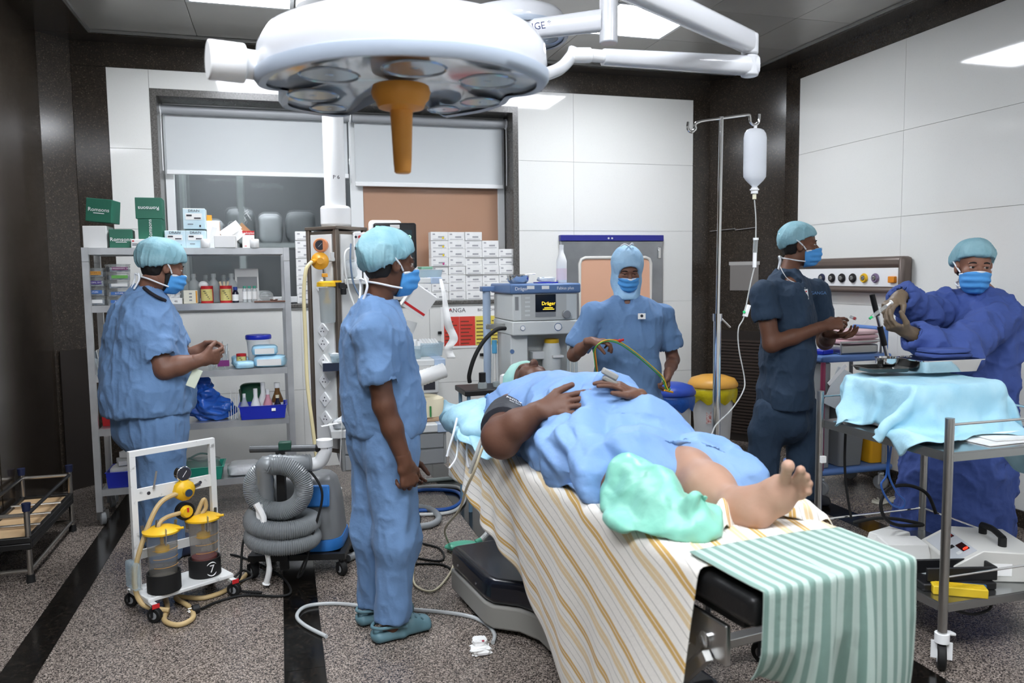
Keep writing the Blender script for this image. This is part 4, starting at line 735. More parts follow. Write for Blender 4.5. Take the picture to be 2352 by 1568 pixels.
xa, za = q(1197, 676, YA); xb, zb3 = q(1301, 733, YA); A('front_panel', xa, xb, YA-.003, YA+.001, zb3, za, M_ag, bv=0)
xa, za = q(1229, 676, YA); xb, zb3 = q(1276, 715, YA); A('display', xa, xb, YA-.007, YA-.0032, zb3, za, mat('display_black', '101014', .15), bv=0)
A('display_keys', xa, xb, YA-.0065, YA-.0032, zb3-.034, zb3-.002, M_grey, bv=0)
M_dy = mat('display_yellow', '000000', .5, emis=('F0C030', 2.5)); iv = ROOT[AN].inverted()
text('lettering', 'Dräger', .034, M_dy, AN, tuple(iv @ Vector(((xa+xb)/2+.02, YA-.0074, zb3+.055))), FRONT)
MB().bx((xa+xb)/2-.02, (xa+xb)/2+.06, YA-.0078, YA-.0071, zb3+.014, zb3+.019).build('display_line', M_dy, AN, world=True, smooth=0); MB().bx((xa+xb)/2-.01, (xa+xb)/2+.05, YA-.0078, YA-.0071, zb3+.025, zb3+.029).build('display_line', M_dy, AN, world=True, smooth=0)
for k in range(5): 
    x, z = q(1211, 684+k*10); A('key', x-.018, x+.018, YA-.005, YA-.0031, z-.006, z+.006, M_aw, bv=.001)
x, z = q(1187, 697); A('warning_label', x-.012, x+.012, YA-.002, YA-.0002, z-.045, z+.045, M_grey, bv=0)
x, z = q(1299, 721); MB().cyl((x, YA-.0301, z), (x, YA-.001, z), .028, n=24).build('control_knob', M_grey, AN, world=True, bevel=.003)
for k, (px, r_) in enumerate(((1199, .017), (1280, .027))):
    x, z = q(px, 753 if k == 0 else 750); MB().cyl((x, YA-.018, z), (x, YA-.0101, z), r_, n=24).build('gauge', M_chrome, AN, world=True); MB().cyl((x, YA-.0195, z), (x, YA-.0181, z), r_*.82, n=24).build('gauge_face', M_paper, AN, world=True)
text('lettering', 'Dräger', .032, M_wprint, AN, tuple(iv @ Vector((q(1198, 661, YA-.021)[0], YA-.0205, (zb_+zt_)/2))), FRONT); text('lettering', 'Fabius plus', .028, M_wprint, AN, tuple(iv @ Vector((q(1302, 660, YA-.021)[0]-.01, YA-.0205, (zb_+zt_)/2))), FRONT)
for px in (1219, 1253): x, z = q(px, 660, YA-.021); A('sticker', x-.026, x+.026, YA-.0215, YA-.0202, z-.011, z+.011, M_paper, bv=0)
A('back_body', x0+.02, x1-.0, 5.2, 5.47, .2, zs1, M_ag); A('side_column', x0-.0, x0+.12, YA+.06, 5.3, .2, zs1, M_aw)
xa, za = q(1163, 838, YA+.06); A('dark_recess', x0+.015, x0+.105, YA+.052, YA+.0598, .2, za, M_ink, bv=0)
x, z = q(1176, 807, YA+.06); MB().cyl((x, YA+.053, z), (x, YA+.0598, z), .015, n=18).build('round_badge', M_ab, AN, world=True)
A('accessory_shelf', x0+.17, x0+.33, 5.1, 5.1995, q(1210, 830)[1], q(1210, 812)[1], M_lgrey)
xv, zv0 = q(1272, 880, 5.08); _, zv1 = q(1272, 805, 5.08); _, zv2 = q(1272, 785, 5.08)
vp = MB().lathe([(.06, 0), (.066, .01), (.066, zv1-zv0), (.05, zv2-zv0-.008)], (xv, 5.12, zv0), 28).build('vaporiser', M_aw, AN, world=True, bevel=.0); MB().lathe([(.051, 0), (.053, .004), (.05, .026), (.03, .03), (.001, .03)], (xv, 5.12, zv2-.008), 28).build('yellow_ring', M_yel, vp, world=True); A('vaporiser_tab', xv-.02, xv+.06, 5.035, 5.075, zv1-.045, zv1-.03, M_paper, vp, bv=.002)
xk, zk = q(1292, 860, 5.03); MB().cyl((xk, 5.0, zk), (xk, 5.055, zk), .022, n=14).build('dial', M_chrome, vp, world=True)
for k in range(3): x, _ = q(1305+9*k, 800, 5.1); MB().cyl((x, 5.1, .8), (x, 5.1, zs1), .011, n=12).build('flow_tube', mat('flow_tube', 'C6D4D8', .1, trans=.5, alpha=.6), AN, world=True)
A('base', x0-.03, x1+.05, 5.0, 5.5, .1, .2, M_aw, bv=.015)
for x in (x0+.02, x1-.0):
    for y in (5.05, 5.44): castor(AN, tuple(iv @ Vector((x, y, .0))), .04, (1, .2, 0), .025)
MB().cyl((x0-.07, 5.42, .2), (x0-.07, 5.42, zt_-.02), .028, n=14).build('side_post', M_shelf, AN, world=True); A('post_foot', x0-.1, x0-.02, 5.38, 5.46, .12, .2, M_aw); A('post_head', x0-.11, x0-.015, 5.38, 5.46, zt_-.055, zt_-.02, M_ab)
x, z = q(1124, 750, 5.2); A('side_bracket', x-.03, x0-.0, 5.17, 5.19, z-.015, z+.02, M_steel)
cable('oxygen_hose', 'thick black hose arching from the anaesthesia machine to the dark table', [at(1160, 754, 4.98), at(1140, 757, 4.92), at(1112, 782, 4.87), at(1090, 820, 4.85), at(1078, 860, 4.85), at(1079, 878, 4.86)], .014, M_blackrub, 'hose', n=10)
x, z = q(1133, 800, 5.15); t = thing('breathing_tube', 'clear breathing tubing with blue connector beside the machine post', 'tubing', (x, 5.12, .25), 0); MB().cyl((0, 0, z-.25-.03), (0, 0, z-.25+.06), .018, n=14).build('blue_connector', mat('sky_plastic', '5AA8D0', .4), t)
for dx in (-.012, .014): MB().tube([(dx, 0, 0), (dx*1.5, .01, (z-.28)/2), (dx, 0, z-.25-.03)], .011, n=8, rib=.9, sm=20).build('tube', MATS['cable_white'], t)
# things on the machine top
zt2 = zt_+.0006
x, _ = q(1190, 650, 5.15); t = thing('steel_bowl', 'steel bowl with a flat lid on the blue machine top', 'bowl', (x, 5.15, zt2), 0); MB().lathe([(.001, 0), (.055, 0), (.07, .015), (.078, .055), (.075, .055), (.067, .016), (.05, .004), (.001, .004)], n=28).build('bowl', M_chrome, t); MB().box((.02, 0, .06), (.17, .13, .006), Matrix.Rotation(R(-3), 3, 'Y')).build('flat_lid', M_chrome, t, bevel=.002)
bottle('spray_bottle', 'tall white bottle with pink base on the blue machine top', [(.034, 0), (.036, .004), (.036, .15), (.026, .185), (.016, .21), (.014, .235)], (q(1290, 650, 5.15)[0], 5.15, zt2), M_wplastic, None, (.015, .235, .262), M_wplastic, lbl=(.0366, .02, .1, mat('label_pinkwhite', 'E8D8E0', .6)))
t = thing('gel_pouch', 'clear pouch on a blue tray on the machine top', 'pouch', (q(1255, 650, 5.15)[0], 5.15, zt2), 0); MB().bx(-.08, .07, -.05, .05, 0, .008).build('blue_tray', M_blue, t, bevel=.002); b_ = softbox((.12, .08, .035), .2, 51); b_.v = [(a, b, c+.0085) for a, b, c in b_.v]; b_.build('pouch', M_wrap, t, smooth=60)
# dark instrument table left of the machine
xa, za = q(1068, 898, 4.72); xb, _ = q(1170, 898, 4.72)
DT = thing('instrument_table', 'black-topped side table behind the pillow with bottles on it', 'table', ((xa+xb)/2, 4.85, 0), 0)
tp = MB().bx(-(xb-xa)/2, (xb-xa)/2, -.13, .17, za-.035, za).build('table_top', M_black, DT, bevel=.006)
for sx in (-1, 1):
    for y in (-.1, .14): MB().cyl((sx*((xb-xa)/2-.03), y, 0), (sx*((xb-xa)/2-.03), y, za-.034), .012, n=10).build('leg', mat('leg_blue', '6E90A8', .4), DT)
bottle('suction_bottle', 'black-capped clear bottle with a lead on the dark table', [(.03, 0), (.03, .025), (.026, .04)], (q(1108, 890, 4.8)[0], 4.8, za+.0006), M_jar, None, (.022, .04, .1), M_black); 
o = MB().lathe([(.001, 0), (.035, 0), (.04, .03), (.036, .03), (.03, .004), (.001, .004)], (q(1145, 890, 4.84)[0], 4.84, za+.0006), 22).build('glass_dish', M_jar); tag(recenter(o), 'small clear dish on the dark table', 'dish')
t = thing('glove_ball', 'crumpled white glove at the edge of the dark table', 'glove', (q(1165, 890, 4.74)[0], 4.75, za+.0006), 0); b_ = softbox((.08, .07, .09), .25, 55); b_.build('glove', M_wplastic, t, smooth=60)
# ================================================================== suction trolley with two jars
M_wfr = mat('chipped_white_paint', 'DFE0DE', .5, var=(25, '9A9A98', .62, .72)); M_tan = mat('tan_rubber', 'C2A878', .45); M_jarB = mat('suction_jar_plastic', 'B4B2AC', .12, trans=.6, alpha=.5, ior=1.1)
ST = thing('suction_trolley', 'white framed suction trolley with two yellow-lidded jars', 'suction trolley', (-.485, 3.83, 0), R(30.7))
MB().bx(-.2, .2, -.1, .1, .082, .1).build('base_plate', M_wfr, ST, bevel=.004)
for x in (-.185, .185): MB().bx(x-.012, x+.012, -.14, .14, .07, .082).build('base_rail', M_wfr, ST, smooth=0)
for x in (-.185, .185):
    MB().bx(x-.013, x+.013, .03, .056, .1, .71).build('post', M_wfr, ST, smooth=0)
    for y in (-.125, .125): castor(ST, (x, y, 0), .033, (.8, .5, 0), .026, M_blackrub, M_black)
    MB().bx(x-.016, x+.016, -.142, -.1402, .066, .086).build('red_reflector', M_red, ST, smooth=0)
MB().bx(-.198, .198, .03, .056, .7105, .735).build('top_bar', M_wfr, ST, smooth=0); MB().bx(-.172, .172, .036, .05, .505, .56).build('cross_bar', M_wfr, ST, smooth=0); MB().bx(-.172, .172, .036, .05, .24, .28).build('lower_bar', M_wfr, ST, smooth=0)
for x in (-.12, .12): MB().cyl((x, .0345, .533), (x, .036, .533), .008, n=10).build('screw', M_ink, ST)
MB().bar((-.1, .03, .55), (-.085, .025, .63), .008, .008).build('loose_rod', M_steel, ST)
g = MB().cyl((.03, .0, .598), (.03, .035, .598), .035, n=26).build('gauge', M_chrome, ST, bevel=.003); MB().cyl((.03, -.003, .598), (.03, -.0005, .598), .029, n=24).build('gauge_face', M_ink, g); MB().bar((.02, -.0045, .585), (.04, -.0045, .612), .003, .001).build('needle', M_wprint, g)
rg = MB().lathe([(.001, -.03), (.018, -.03), (.022, -.02), (.045, -.008), (.05, .0), (.05, .02), (.03, .03)], (.03, .0, .52), 10, frame((0, 1, 0))).build('regulator', M_yel, ST); MB().cyl((.03, -.04, .515), (.03, -.0305, .515), .018, n=14).build('chrome_knob', M_chrome, rg); MB().cyl((.075, 0, .53), (.1, 0, .536), .01, n=10).build('outlet', M_chrome, rg)
kv = MB().cyl((.03, .0, .42), (.03, .03, .42), .042, n=24).build('valve_plate', M_black, ST); MB().lathe([(.001, -.02), (.022, -.02), (.028, -.012), (.03, 0)], (.03, .0, .42), 18, frame((0, 1, 0))).build('selector', M_yel, kv); MB().bx(.026, .034, -.024, -.0205, .422, .442).build('red_pointer', M_red, kv)
MB().tube([(-.0, -.0, .515), (-.1, -.01, .48), (-.19, -.02, .31), (-.215, -.0, .16), (-.2, -.04, .06), (-.12, -.12, .03)], .011, n=9).build('cream_hose', M_tan, ST)
MB().tube([(0, -.0, .42), (-.07, -.02, .42), (-.115, -.05, .41), (-.12, -.05, .37)], .01, n=9).build('cream_hose', M_tan, ST); MB().tube([(.07, -.0, .375), (.11, -.01, .46), (.12, -.01, .42), (.09, -.005, .38)], .01, n=9).build('cream_hose', M_tan, ST)
MB().bx(-.235, -.205, -.05, .05, .13, .25).build('plastic_holder', M_ctub, ST, bevel=.006)
def suction_jar(x, y, liq, num):
    hb = MB().lathe([(.068, .0), (.072, .004), (.072, .085), (.066, .085), (.06, .06)], (x, y, .1005), 30).build('jar_holder', M_blackrub, ST)
    x, y, LZ = x, y, .055
    MB().lathe([(.001, .0), (.05, .0), (.057, .01), (.066, .255), (.068, .255)], (x, y, .112), 30).build('jar_body', M_jarB, ST, smooth=50)
    ld = MB().lathe([(.066, -.004), (.08, -.002), (.081, .006), (.05, .02), (.02, .026), (.001, .026)], (x, y, .316+LZ), 30).build('jar_lid', M_yel, ST, smooth=40); MB().cyl((x-.02, y-.0, .335+LZ), (x-.015, y, .37+LZ), .008, n=10).build('connector', M_steel, ld); MB().cyl((x+.03, y-.04, .325+LZ), (x+.07, y-.07, .33+LZ), .006, n=8).build('spout', M_yel, ld)
    for a in (R(-100), R(20), R(140)): c_, s_ = math.cos(a), math.sin(a); MB().bar((x+.083*c_, y+.083*s_, .345+LZ), (x+.068*c_, y+.068*s_, .27+LZ), .014, .004, up=(-s_, c_, 0)).build('clip', M_steel, ST)
    fl_ = MB().cyl((x, y, .24+LZ), (x, y, .31+LZ), .008, n=10).lathe([(.02, -.01), (.03, -.01), (.03, .012), (.01, .022)], (x, y, .235+LZ), 18).build('float', M_yel, ST)
    MB().lathe([(.001, .003), (.05, .003), (.056, .012), (.0565+.004*liq, liq), (.001, liq)], (x, y, .1125), 26).build('fluid', mat('red_fluid', '7A1A1C', .2) if num else mat('grey_fluid', '6A645A', .3), ST)
    for k in range(3): MB().tube([(x+(.0615+.0022*k)*math.cos(R(q)), y+(.0615+.0022*k)*math.sin(R(q)), .22+.04*k) for q in range(-150, -20, 10)], .0008, n=5, sm=0).build('level_mark', M_oy, ST)
    if num:
        text('number', '7', .05, M_wprint, ST, (x-.0, y-.0726, .143), FRONT); MB().tube([(x+.027*math.cos(2*PI*k/18), y-.0726+.010*abs(math.cos(2*PI*k/18))**2, .143+.032*math.sin(2*PI*k/18)) for k in range(18)], .0025, n=6, closed=True, sm=0).build('painted_ring', M_wprint, ST)
suction_jar(-.105, -.045, .05, False); suction_jar(.105, -.005, .08, True)
cable('rubber_tube', 'tan rubber tube looping on the floor in front of the suction trolley', [(*atz(375, 1360)[:2], .012), (*atz(385, 1400)[:2], .012), (*atz(378, 1430)[:2], .012), (*atz(410, 1441)[:2], .012), (*atz(443, 1425)[:2], .012), (*atz(436, 1400)[:2], .012), (*atz(405, 1378)[:2], .014), (*atz(470, 1378)[:2], .012), (*atz(530, 1355)[:2], .012), (*atz(570, 1320)[:2], .012), (*atz(585, 1296)[:2], .012)], .0115, M_tan, 'tube', n=9)
cable('power_cable', 'black mains cable with round plug lying beside the suction trolley', [(*atz(462, 1404)[:2], .012), (*atz(500, 1385)[:2], .008), (*atz(560, 1370)[:2], .007), (*atz(640, 1372)[:2], .007), (*atz(668, 1362)[:2], .007), (*atz(650, 1330)[:2], .007), (*atz(600, 1300)[:2], .007), (*atz(555, 1282)[:2], .007), (*atz(530, 1276)[:2], .007)], .006, M_blackrub)
p = atz(455, 1406); t = thing('mains_plug', 'round black mains plug on the granite floor', 'plug', (p[0]-.012, p[1]-.01, 0), R(20)); MB().cyl((-.012, 0, .021), (.02, 0, .021), .02, n=16).build('plug_body', M_black, t, bevel=.003)
for dy, dz in ((0, .008), (-.008, -.005), (.008, -.005)): MB().cyl((-.03, dy, .021+dz), (-.012, dy, .021+dz), .003, n=6).build('pin', M_chrome, t)
# ================================================================== grey smoke-evacuator / warmer on its wheeled stand
VC = thing('suction_machine', 'grey and blue suction machine on a black wheeled stand with coiled hose', 'suction machine', (.07, 4.14, 0), R(-14)); M_vg = mat('machine_dark_grey', '77797B', .38); M_vb = mat('machine_sky_blue', '2D74BE', .4); M_frm = mat('black_frame', '262626', .5, .3)
MB().bx(-.24, .24, -.18, -.15, .085, .115).bx(-.24, .24, .15, .18, .085, .115).bx(-.24, -.21, -.15, .15, .085, .115).bx(.21, .24, -.15, .15, .085, .115).bx(-.21, .21, -.15, .15, .085, .095).build('stand_base', M_frm, VC, smooth=0)
for x in (-.22, .22):
    for y in (-.165, .165): castor(VC, (x, y, 0), .035, (.7, .7, 0), .03, M_blackrub, M_black)
def rrect(w_, d_, r, n=6):
    o = []
    for cx, cy, a0 in ((w_/2-r, d_/2-r, 0), (-w_/2+r, d_/2-r, 90), (-w_/2+r, -d_/2+r, 180), (w_/2-r, -d_/2+r, 270)):
        for k in range(n+1): a = R(a0+90*k/n); o.append((cx+r*math.cos(a), cy+r*math.sin(a)))
    return o
def rloft(mb, rings):
    n = len(rings[0]); V = [v for r in rings for v in r]; F = [(j*n+i, j*n+(i+1) % n, (j+1)*n+(i+1) % n, (j+1)*n+i) for j in range(len(rings)-1) for i in range(n)]+[tuple(range(n-1, -1, -1)), tuple(range((len(rings)-1)*n, len(rings)*n))]
    return mb.add(V, F)
def rr3(w_, d_, r, z, ox=0, oy=0): return [(x+ox, y+oy, z) for x, y in rrect(w_, d_, r)]
rloft(MB(), [rr3(.43, .3, .08, .118), rr3(.44, .31, .08, .15), rr3(.43, .3, .08, .175)]).build('blue_base', M_vb, VC, smooth=40)
rloft(MB(), [rr3(.42, .29, .08, .176), rr3(.39, .27, .08, .36), rr3(.33, .22, .08, .46, .01), rr3(.26, .16, .06, .485, .02)]).build('body', M_vg, VC, smooth=40)
MB().box((.1, -.135, .40), (.13, .02, .11), Matrix.Rotation(R(-12), 3, 'X')).build('blue_panel', M_vb, VC, bevel=.01); MB().bx(-.0, .05, -.16, -.145, .2, .235).build('rating_plate', M_lgrey, VC, smooth=0)
MB().bx(-.075, -.035, -.215, -.185, .05, .66).build('stand_post', M_frm, VC, smooth=0); MB().cyl((-.2, -.2, .66), (.12, -.2, .66), .017, n=14).build('t_handle', mat('pipe_grey', '5C5E60', .4, .6), VC); MB().cyl((.12, -.2, .66), (.18, -.2, .66), .02, n=14).build('handle_grip', M_blackrub, VC)
MB().box((-.03, -.2, .675), (.06, .045, .04), R(8)).build('green_tape', mat('tape_dark_green', '1E4A3C', .4), VC, bevel=.004)
M_hose = mat('corrugated_grey', '8C9092', .35, .2)
pts = [(.09, -.2, .585), (.02, -.23, .59), (-.08, -.25, .6)]
for k in range(22): a_ = R(110+k*17.5); pts.append((-.055+.125*math.cos(a_), -.25-.03*k/22, .48+.115*math.sin(a_)))
for k in range(40): a_ = R(130+k*17.5); pts.append((-.045+.135*math.cos(a_), -.245+.075*math.sin(a_+.4), .345-.0038*k+.03*math.sin(a_)))
MB().tube(pts, .046, n=16, sm=9, rib=.9).build('corrugated_hose', M_hose, VC, smooth=60)
MB().tube([(-.05, -.21, .585), (.06, -.2, .575), (.13, -.19, .585), (.16, -.19, .64), (.16, -.19, .67)], .034, n=16).build('white_elbow', M_wplastic, VC, smooth=50); MB().cyl((.16, -.19, .665), (.16, -.19, .70), .04, n=18).build('elbow_collar', M_wplastic, VC)
MB().tube([(-.14, -.3, .41), (-.13, -.31, .3), (-.11, -.315, .2), (-.1, -.31, .1), (-.12, -.3, .02)], [.018, .01, .012, .014, .02], n=8).build('tape_tail', M_paper, VC); MB().tube([(-.15, -.31, .42), (-.115, -.32, .35), (-.13, -.33, .3)], .016, n=8).build('tape_knot', M_paper, VC)
MB().tube([(-.03, -.2, .61), (.08, -.22, .56), (.15, -.24, .45), (.12, -.25, .3), (.08, -.26, .2), (.06, -.2, .13)], .006, n=7).build('power_lead', M_blackrub, VC)
MB().tube([(.06, -.19, .21), (.08, -.24, .17), (.05, -.26, .06), (.02, -.25, .03), (.06, -.24, .12)], .005, n=6).build('power_lead', M_blackrub, VC)
MB().tube([(-.2, -.22, .35), (-.24, -.25, .2), (-.25, -.28, .05), (-.3, -.25, .02), (-.26, -.2, .05), (-.2, -.26, .04), (-.3, -.3, .012), (-.22, -.36, .01), (-.12, -.38, .008)], .006, n=7).build('power_lead', M_blackrub, VC)
# ================================================================== two step stools, one upturned on the other
M_ck = mat('stool_chrome', 'A8A29A', .25, .9)
def stool(label, z0, up):
    t = thing('step_stool', label, 'step stool', (-1.372, 4.73, z0), 0, 'stacked step stools'); w_, d_, h_ = .125, .41, .2
    def zz(z): return z if up else h_-z+0
    fr = mat('stool_black', '1A1A1A', .35)
    for a, b, c, d in ((-w_-.012, w_+.012, -d_-.012, -d_+.012), (-w_-.012, w_+.012, d_-.012, d_+.012), (-w_-.012, -w_+.012, -d_+.012, d_-.012), (w_-.012, w_+.012, -d_+.012, d_-.012)): MB().bx(a, b, c, d, min(zz(.17), zz(.2)), max(zz(.17), zz(.2))).build('edge_rail', fr, t, bevel=.004)
    MB().bx(-w_+.013, w_-.013, -d_+.013, d_-.013, min(zz(.185), zz(.195)), max(zz(.185), zz(.195))).build('tread', fr if up else mat('stool_board', 'C8AA84', .7, var=(4, 'B89870')), t, smooth=0)
    if not up:
        for y in (-.2, 0, .2): MB().cyl((-w_, y, zz(.17)), (w_, y, zz(.17)), .008, n=8).build('brace', M_ck, t)
    for sx in (-1, 1):
        for sy in (-1, 1):
            MB().cyl((sx*w_, sy*d_, zz(.168)), (sx*w_, sy*d_, zz(.035)), .014, n=12).build('leg', M_ck, t); MB().cyl((sx*w_, sy*d_, zz(.04)), (sx*w_, sy*d_, zz(0)), .018, .021, n=14).build('foot_cap', M_navy if not up else M_blackrub, t)
    for sx in (-1, 1): MB().cyl((sx*w_, -d_, zz(.06)), (sx*w_, d_, zz(.06)), .01, n=10).build('stretcher', M_ck if up else fr, t)
    for sy in (-1, 1): MB().cyl((-w_, sy*d_, zz(.06)), (w_, sy*d_, zz(.06)), .01, n=10).build('stretcher', M_ck, t)
stool('black step stool standing upright at the bottom of the stack by the dark wall', 0, True); stool('upturned step stool with navy feet lying on the other stool', .2015, False)
# ================================================================== hoses, cables and litter on the floor
def fp(px, py, z=.012): return (*atz(px, py)[:2], z)
M_hg = mat('hose_grey', '8E9294', .35); M_hb = mat('hose_blue', '2F62B4', .4); M_hw = mat('hose_white', 'D0D2D0', .4)
cable('air_hose', 'thick grey ribbed hose snaking on the floor behind the standing man', [fp(800, 1290, .02), fp(830, 1275, .02), fp(870, 1250, .02), fp(930, 1222, .02), fp(990, 1212, .02), fp(1008, 1195, .02), fp(985, 1175, .02), fp(930, 1168, .02)], .02, M_hg, 'hose', n=12, rib=.93, sm=16)
cable('air_hose', 'blue hose curving on the floor near the table head', [fp(930, 1135), fp(980, 1128), fp(1045, 1132), fp(1060, 1152), fp(1030, 1172), fp(960, 1176)], .012, M_hb, 'hose', n=9)
cable('air_hose', 'white hose lying beside the blue one near the table head', [fp(930, 1128), fp(985, 1120), fp(1050, 1122), fp(1068, 1150), fp(1035, 1180), fp(950, 1186)], .011, M_hw, 'hose', n=9)
cable('air_hose', 'clear ribbed hose with a green line near the table head', [fp(925, 1136, .014), fp(960, 1112, .014), fp(1020, 1104, .014), fp(1085, 1098, .014)], .016, mat('hose_clear', 'A8B4B0', .25), 'hose', n=9, rib=.93, sm=14)
cable('lead_cable', 'black cable looping over the floor by the green mask', [fp(940, 1160, .006), fp(965, 1190, .006), fp(955, 1240, .006), fp(1010, 1262, .006), fp(1012, 1290, .006), fp(930, 1280, .006), fp(940, 1296, .006), fp(1020, 1300, .006), fp(1060, 1335, .006)], .006, M_blackrub)
cable('drip_tube', 'thin cream tube hanging from the patient to the floor', [at(1128, 1000, 2.75), at(1108, 1030, 2.73), at(1090, 1080, 2.75), at(1072, 1120, 2.85), at(1055, 1170, 3.1), at(1022, 1215, 3.6), fp(1030, 1250, .008), fp(1042, 1300, .008), fp(1000, 1358, .008), fp(955, 1348, .008), fp(950, 1310, .008), fp(960, 1255, .008), fp(930, 1230, .008)], .0055, mat('tube_cream', 'C9C0A4', .4), 'tube')
cable('clear_tube', 'clear plastic tube curving across the floor under the standing man', [fp(750, 1466, .009), fp(700, 1440, .009), fp(682, 1418, .009), fp(705, 1396, .009), fp(770, 1390, .009), fp(860, 1398, .009), fp(1000, 1408, .009), fp(1080, 1420, .009), fp(1120, 1440, .009), fp(1136, 1462, .009), fp(1132, 1480, .009)], .0085, mat('tube_clear', 'C4C8C8', .2, alpha=.75), 'tube', n=9)
t = thing('anaesthetic_mask', 'pale green bag mask with corrugated neck lying on the floor', 'mask', fp(1060, 1262, .0), R(0)); M_mg = mat('mask_green', '5FB89A', .35, alpha=.92)
MB().sph((0, 0, .024), (.095, .05, .023), 22, 10).build('bag', M_mg, t); MB().cyl((.085, .005, .025), (.115, .01, .035), .02, n=14).build('green_collar', M_mg, t); MB().tube([(.11, .01, .035), (.15, .03, .06), (.19, .05, .1)], .016, n=12, rib=.88, sm=12).build('neck_hose', M_hw, t)
t = thing('used_tissue', 'crumpled white tissue with a red spot on the floor', 'tissue', fp(1104, 1500, .0), 0); b_ = softbox((.075, .06, .03), .5, 81); b_.build('tissue', M_paper, t, smooth=0); b_ = softbox((.05, .045, .035), .5, 82); b_.v = [(x, y+.02, z+.022) for x, y, z in b_.v]; b_.build('tissue_fold', M_paper, t, smooth=0); MB().sph((.01, -.004, .052), (.006, .005, .004), 8, 5).build('red_spot', mat('dull_red', 'A04050', .8), t)
# ================================================================== IV stand, bottle and line
YI = 3.15
pt, pm = at(1657, 268, YI), at(1647, 722, YI); xb, = (at(1645, 1000, YI)[0],)
IV = thing('iv_stand', 'chrome drip stand with double hook between the table and the navy-dressed man', 'drip stand', (xb, YI, 0), 0); tx = pt[0]-xb
MB().cyl((0, 0, .12), (.0, 0, pm[2]), .0175, n=20).build('lower_pole', M_chrome, IV); MB().cyl((0, 0, pm[2]-.02), (tx, 0, pt[2]), .0095, n=16).build('upper_pole', M_chrome, IV)
MB().cyl((0, 0, pm[2]-.03), (0, 0, pm[2]+.004), .021, n=18).build('clamp_collar', M_chrome, IV); MB().cyl((.01, -.005, pm[2]-.012), (.06, -.01, pm[2]-.06), .005, n=8).build('clamp_lever', M_chrome, IV)
hl = [at(*p, YI) for p in ((1581, 280), (1580, 296), (1588, 303), (1597, 296), (1602, 281), (1657, 272), (1715, 264), (1722, 268), (1724, 280), (1733, 287), (1742, 280), (1744, 262))]
MB().tube([(p[0]-xb, 0, p[2]) for p in hl], .0065, n=10).build('hook_bar', M_chrome, IV)
for k in range(5):
    a = 2*PI*k/5+.3; c_, s_ = math.cos(a), math.sin(a); MB().bar((0, 0, .125), (.26*c_, .26*s_, .085), .025, .03).build('base_leg', M_chrome, IV); castor(IV, (.25*c_, .25*s_, 0), .028, (s_, -c_, 0), .02)
bt, bb = at(1735, 296, YI), at(1735, 432, YI); hB = bt[2]-bb[2]; rB = .056
BO = thing('drip_bottle', 'clear saline bottle hanging upside down from the drip stand', 'drip bottle', (bt[0], YI, bb[2]-.04), 0); M_bot = mat('saline_bottle', 'F0F4FA', .25, trans=.15, alpha=.85, ior=1.2); 
def oval(pr, m, nm): MB().lathe(pr, (0, 0, .04), 28, None, 0, 1, .62).build(nm, m, BO, smooth=60)
oval([(.012, 0), (.014, .008), (.03, .022), (.043, .034), (rB-.001, .05), (rB, .08), (rB, hB-.04), (rB-.004, hB-.02), (rB-.014, hB-.006), (.03, hB), (.001, hB)], M_bot, 'bottle_body')
oval([(.001, .015), (.024, .024), (.04, .036), (rB-.004, .055), (rB-.003, hB*.78), (.001, hB*.78)], mat('saline', 'EDF2F8', .05, trans=.3, alpha=.75), 'saline')
MB().bx(-.006, .006, -.004, .004, hB+.038, at(1733, 286, YI)[2]-bb[2]+.045).build('hang_loop', M_wplastic, BO); MB().cyl((0, 0, .015), (0, 0, .042), .016, n=16).cyl((0, 0, .03), (0, 0, .036), .021, n=16).build('neck', M_wplastic, BO); MB().cyl((0, 0, -.01), (0, 0, .0145), .009, n=10).build('spike', mat('cream_plastic', 'E6E2C8', .4), BO)
MB().bx(-.012, .014, -.0325, -.0305, .095, .12).build('label_print', M_lgrey, BO, smooth=0)
dc0, dc1 = at(1736, 548, YI), at(1733, 612, YI)
M_line = mat('drip_line', 'C8CAC8', .3, alpha=.7)
DL = thing('drip_line', 'clear drip line with chamber and roller clamp below the saline bottle', 'tubing', (bt[0], YI, bb[2]-.052), 0)
MB().tube([(bt[0], YI, bb[2]-.052), at(1736, 500, YI), at(1736, 546, YI)], .003, n=7).build('upper_tube', M_line, DL, world=True); MB().cyl(at(1736, 546, YI), at(1734, 580, YI), .0105, n=14).build('drip_chamber', M_case, DL, world=True); MB().cyl(at(1736, 546, YI), at(1736, 551, YI), .0125, n=14).cyl(at(1734, 580, YI), at(1733, 614, YI), .009, n=12).build('chamber_cap', M_wplastic, DL, world=True)
MB().tube([at(1733, 612, YI), at(1724, 650, YI), at(1716, 690, YI), at(1708, 730, YI), at(1696, 755, YI), at(1697, 800, YI), at(1710, 870, YI), at(1706, 900, YI-.05), at(1680, 940, YI-.12), at(1645, 975, YI-.2), at(1632, 1000, YI-.3), at(1600, 1030, YI-.35)], .003, n=7).build('lower_tube', M_line, DL, world=True)
a, b = at(1719, 700, YI), at(1711, 727, YI); MB().bar(a, b, .022, .016).build('roller_clamp', M_wplastic, DL, world=True, bevel=.002); MB().cyl(at(1709, 716, YI-.012), at(1709, 716, YI+.012), .006, n=12).build('roller_wheel', mat('bright_green', '28C070', .4), DL, world=True)
